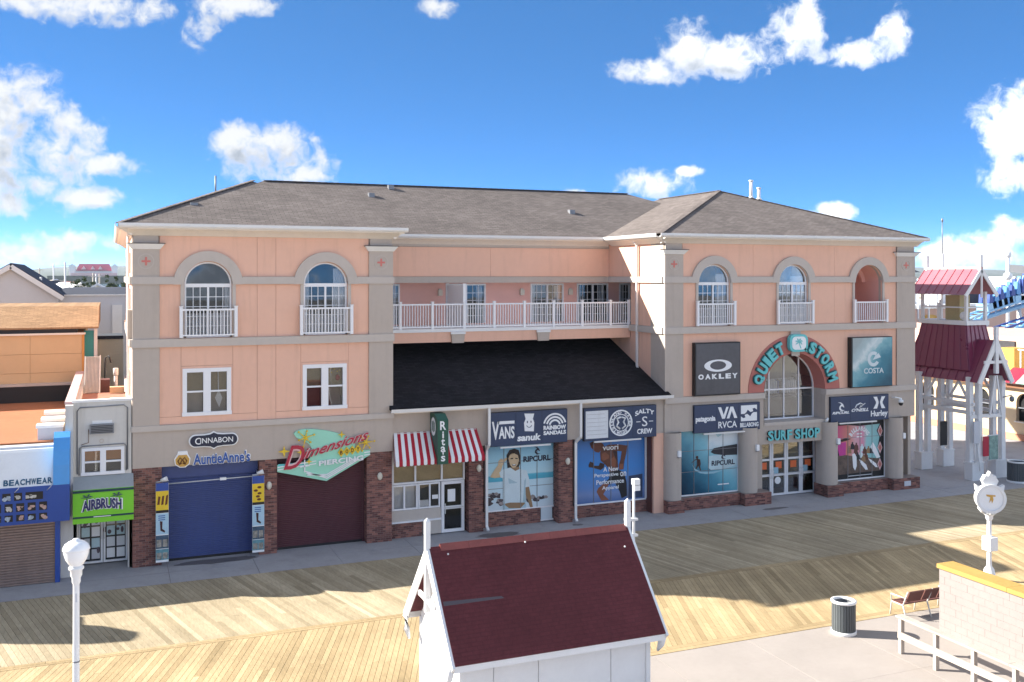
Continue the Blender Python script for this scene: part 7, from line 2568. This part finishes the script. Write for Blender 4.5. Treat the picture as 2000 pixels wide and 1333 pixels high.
# house whose roof shows behind the right corner
bh = thing('shingled_house', (64, 60, 0), 'grey shingled house with stacked dark roofs behind the right corner', 'house')
MB().box(84, 96.4, 62, 76, 0, 11.0).build('wall', 'grey_siding', bh)
for z, o in ((11.0, 0.0), (8.6, 2.0)):
    MB().prism_x([(61 - o, z - 0.2), (69, z + 2.2), (77 + o, z - 0.2)], 83.5, 96.9 + o * 0.3).build('roof', 'navy_roof', bh)
for k in range(3):
    MB().box(86 + 4 * k, 88 + 4 * k, 61.9, 62, 5.5, 8.0).build('window', 'dark_void', bh)
rf = thing('roof_railing', (50, 34, 0), 'white roof-deck railing of the building behind the right pilaster', 'railing')
for k in range(3):
    MB().box(69.6 + 1.3 * k, 69.72 + 1.3 * k, 33.9, 34.04, 6.2, 10.06).build('post', 'white_paint', rf)
for z in (7.3, 8.6, 9.7):
    MB().box(69.6, 72.3, 33.93, 34.0, z, z + 0.09).build('rail', 'white_paint', rf)

# ------------------------------------------------------------------ far country: land, bay, hills, town
MB().box(-2500, 2500, 130, 420, -0.5, -0.08).build('far_land', 'sand_ground', kind='structure')
bay = MB().box(-6000, 9000, 420, 2300, -0.6, -0.3)
m = mat('bay_water', (0.10, 0.20, 0.24), 0.12, 0.12, 0.01, 0.35, 0.15, 0.5)
bay.build('bay', 'bay_water', kind='structure')
# far shore and wooded hills
rr = random.Random(14)
v, f = [], []
n = 160
for i in range(n + 1):
    x = -5200 + 15000 * i / n
    h = 52 + 15 * math.sin(i * 0.23) + 9 * math.sin(i * 0.71 + 1) + rr.uniform(-4, 4)
    v += [(x, 2300, 1.0), (x, 2700, 10.0), (x, 4600, 12 + h * 0.4), (x, 6200, 14 + h), (x, 7500, 0)]
for i in range(n):
    for k in range(4):
        f.append((5 * i + k, 5 * i + 5 + k, 5 * i + 6 + k, 5 * i + 1 + k))
MB().add(v, f, True).build('hills', 'hill', kind='structure')


def small_house(x, y, w, d, h, rz, wm, rm, label, group, rise=None):
    if group:
        names = {'white_paint': 'white', 'pale_siding': 'pale', 'cream_wall': 'cream', 'grey_siding': 'grey', 'pink_wall': 'pink', 'sand_ground': 'sandy', 'navy_roof': 'dark', 'red_ridge': 'red'}
        label = label.replace('distant house', 'distant %s house with %s roof' % (names[wm], names[rm]))
    o = thing('cottage', (x, y, 0), label, 'house', group)
    rise = rise or w * 0.32
    c, s_ = math.cos(rz), math.sin(rz)
    def tr(mb):
        mb.v = [(x + a * c - b * s_, y + a * s_ + b * c, z) for a, b, z in mb.v]
        return mb
    tr(MB().prism([(-w / 2, 0), (w / 2, 0), (w / 2, h), (0, h + rise), (-w / 2, h)], -d / 2, d / 2)).build('wall', wm, o)
    r_ = MB()
    for sg in (-1, 1):
        r_.add([(0, -d / 2 - .4, h + rise + .05), (sg * (w / 2 + .4), -d / 2 - .4, h - 0.15), (sg * (w / 2 + .4), d / 2 + .4, h - 0.15), (0, d / 2 + .4, h + rise + .05),
                (0, -d / 2 - .4, h + rise + .3), (sg * (w / 2 + .4), -d / 2 - .4, h + 0.1), (sg * (w / 2 + .4), d / 2 + .4, h + 0.1), (0, d / 2 + .4, h + rise + .3)],
               [(0, 1, 2, 3), (4, 5, 6, 7), (0, 1, 5, 4), (1, 2, 6, 5), (2, 3, 7, 6)])
    tr(r_).build('roof', rm, o)
    for k in range(max(1, int(w / 3))):
        wx = -w / 2 + 1.0 + 3 * k
        tr(MB().box(wx, wx + 1.1, -d / 2 - 0.05, -d / 2, h - 1.9, h - 0.5)).build('window', 'dark_void', o)
    return o


# nearest: white gable just behind the flat wing
small_house(-2.5, 110, 3.6, 6, 7.95, 0.0, 'pale_siding', 'grey_siding', 'small white gabled roof beyond the long flat wing', None, 1.1)
small_house(142.4, 90, 5.2, 8, 7.3, 0.0, 'white_paint', 'grey_siding', 'white gabled house front just above the blue coaster track', None, 2.6)
for k in range(34):
    y = rr.uniform(170, 400)
    x = -0.67 + (y + 37) * rr.uniform(-0.098, -0.036)
    small_house(x, y, rr.uniform(5, 8), rr.uniform(6, 10), rr.uniform(4, 7.2), rr.uniform(-0.5, 0.5), rr.choice(['white_paint', 'pale_siding', 'cream_wall', 'grey_siding', 'white_paint']), rr.choice(['grey_siding', 'sand_ground', 'navy_roof', 'white_paint', 'red_ridge']),
                'small distant house in the town at the left horizon', 'distant town houses')
for k in range(16):
    y = rr.uniform(110, 260)
    x = y * rr.uniform(1.05, 1.4) + 30
    small_house(x, y, rr.uniform(7, 11), rr.uniform(9, 14), rr.uniform(4, 7.0), rr.uniform(-0.5, 0.5), rr.choice(['white_paint', 'pale_siding', 'pink_wall']), rr.choice(['grey_siding', 'white_paint', 'sand_ground']),
                'small distant house near the roller coaster at the right horizon', 'distant houses behind the coaster')
# the crimson-roofed waterside hotel
hx, hy, hz = -24.0, 1500.0, 11.0
ht = thing('waterside_hotel', (hx, hy, 0), 'long white waterside hotel with crimson roof across the bay', 'hotel')
MB().box(hx - 60, hx + 60, hy - 30, hy + 40, -0.3, 11.0).build('quay', 'hill', ht)
MB().box(hx - 28, hx + 26, hy - 10, hy + 10, hz, hz + 8).build('wall', 'white_paint', ht)
MB().add([(hx - 24, hy - 12, hz + 7), (hx + 24, hy - 12, hz + 7), (hx + 20, hy, hz + 17), (hx - 20, hy, hz + 17), (hx - 24, hy + 12, hz + 7), (hx + 24, hy + 12, hz + 7)], [(0, 1, 2, 3), (5, 4, 3, 2), (0, 3, 4), (1, 5, 2)]).build('roof', 'crimson_far', ht)
for q in (-14, -2, 8):
    MB().prism([(hx + q - 3, hz + 9), (hx + q + 3, hz + 9), (hx + q, hz + 14)], hy - 12.5, hy - 4).build('dormer', 'pink_edge', ht)
for q in (-29, 27):
    MB().box(hx + q - 4, hx + q + 4, hy - 12, hy + 10, hz, hz + 13).build('end_pavilion', 'white_paint', ht)
    MB().prism([(hx + q - 5, hz + 13), (hx + q + 5, hz + 13), (hx + q, hz + 17)], hy - 12, hy + 10).build('end_roof', 'white_paint', ht)
MB().box(hx - 30, hx + 30, hy - 18, hy - 12, hz, hz + 4).build('podium', 'pink_edge', ht)
# masts and poles
for k, (x, y, h) in enumerate(((-9.0, 170, 13.0), (-4.2, 180, 10.9), (-3.7, 185, 10.8), (-3.1, 190, 10.8), (-14.5, 240, 13.5), (-19, 260, 12.6))):
    o = MB().tube([(x, y, 0), (x, y, h)], 0.16, 6).bar((x - 1.0, y, h - 0.6), (x + 1.0, y, h - 0.6), 0.12)
    tag(o.build('utility_pole', 'wood_grey' if k % 2 else 'grey_siding'), 'thin utility pole in the distant town at the left horizon', 'pole', 'distant utility poles')


def tree(x, y, h, r, seed, label, group, crown=0.45):
    o = thing('bay_tree', (x, y, 0), label, 'tree', group)
    rg = random.Random(seed)
    t = MB().tube([(x, y, 0), (x + rg.uniform(-.2, .2), y, h * 0.35), (x + rg.uniform(-.4, .4), y, h * 0.62)], [0.28, 0.22, 0.12], 7)
    for k in range(6):
        a = rg.uniform(0, 6.28)
        t.tube([(x, y, h * rg.uniform(0.32, 0.5)), (x + r * 0.4 * math.cos(a), y + r * 0.4 * math.sin(a), h * 0.66), (x + r * 0.75 * math.cos(a), y + r * 0.75 * math.sin(a), h * rg.uniform(0.7, 0.9))], [0.12, 0.08, 0.03], 5)
    t.build('trunk', 'bark', o)
    c = MB()
    centres = [(x + rg.gauss(0, r * .45), y + rg.gauss(0, r * .45), h * (1 - crown / 2) + rg.gauss(0, h * crown * 0.22)) for _ in range(26)]
    for cx, cy, cz in centres:
        cr = rg.uniform(0.25, 0.45) * r
        for _ in range(46):
            d = Vector((rg.gauss(0, 1), rg.gauss(0, 1), rg.gauss(0, 0.8))).normalized() * cr * rg.uniform(0.5, 1.05)
            p = Vector((cx, cy, cz)) + d
            u = Vector((rg.gauss(0, 1), rg.gauss(0, 1), rg.gauss(0, 1))).normalized() * rg.uniform(0.06, 0.13)
            w = u.cross(Vector((rg.gauss(0, 1), rg.gauss(0, 1), rg.gauss(0, 1)))).normalized() * rg.uniform(0.05, 0.10)
            c.add([p - u - w, p + u - w * .4, p + u * 1.2 + w, p - u * .6 + w], [(0, 1, 2, 3)])
    c.build('crown', 'foliage', o, fix=False)


for k, (x, y, h) in enumerate(((-6.2, 128, 9.7), (-5.4, 131, 9.6), (-4.6, 127, 9.75), (-1.3, 128, 9.9), (-0.3, 132, 9.7), (0.8, 126, 9.8), (-3.9, 140, 9.5))):
    tree(x, y, h, 0.95, 30 + k, 'dark round tree by the bay behind the flat wing', 'dark trees by the bay')

# ------------------------------------------------------------------ thin sea air
hz_ = MB().box(-6100, 10100, -450, 7700, -1.8, 95.0).build('haze', 'white_paint', kind='stuff')
hm = bpy.data.materials.new('air')
hm.use_nodes = True
hm.node_tree.nodes.clear()
g = NT(hm.node_tree)
out = g.n('ShaderNodeOutputMaterial')
pvn = g.n('ShaderNodeVolumePrincipled')
pvn.inputs['Color'].default_value = (0.80, 0.88, 0.97, 1)
pvn.inputs['Density'].default_value = 0.00007
pvn.inputs['Anisotropy'].default_value = 0.2
g.link(pvn.outputs[0], out.inputs['Volume'])
hz_.data.materials.clear()
hz_.data.materials.append(hm)
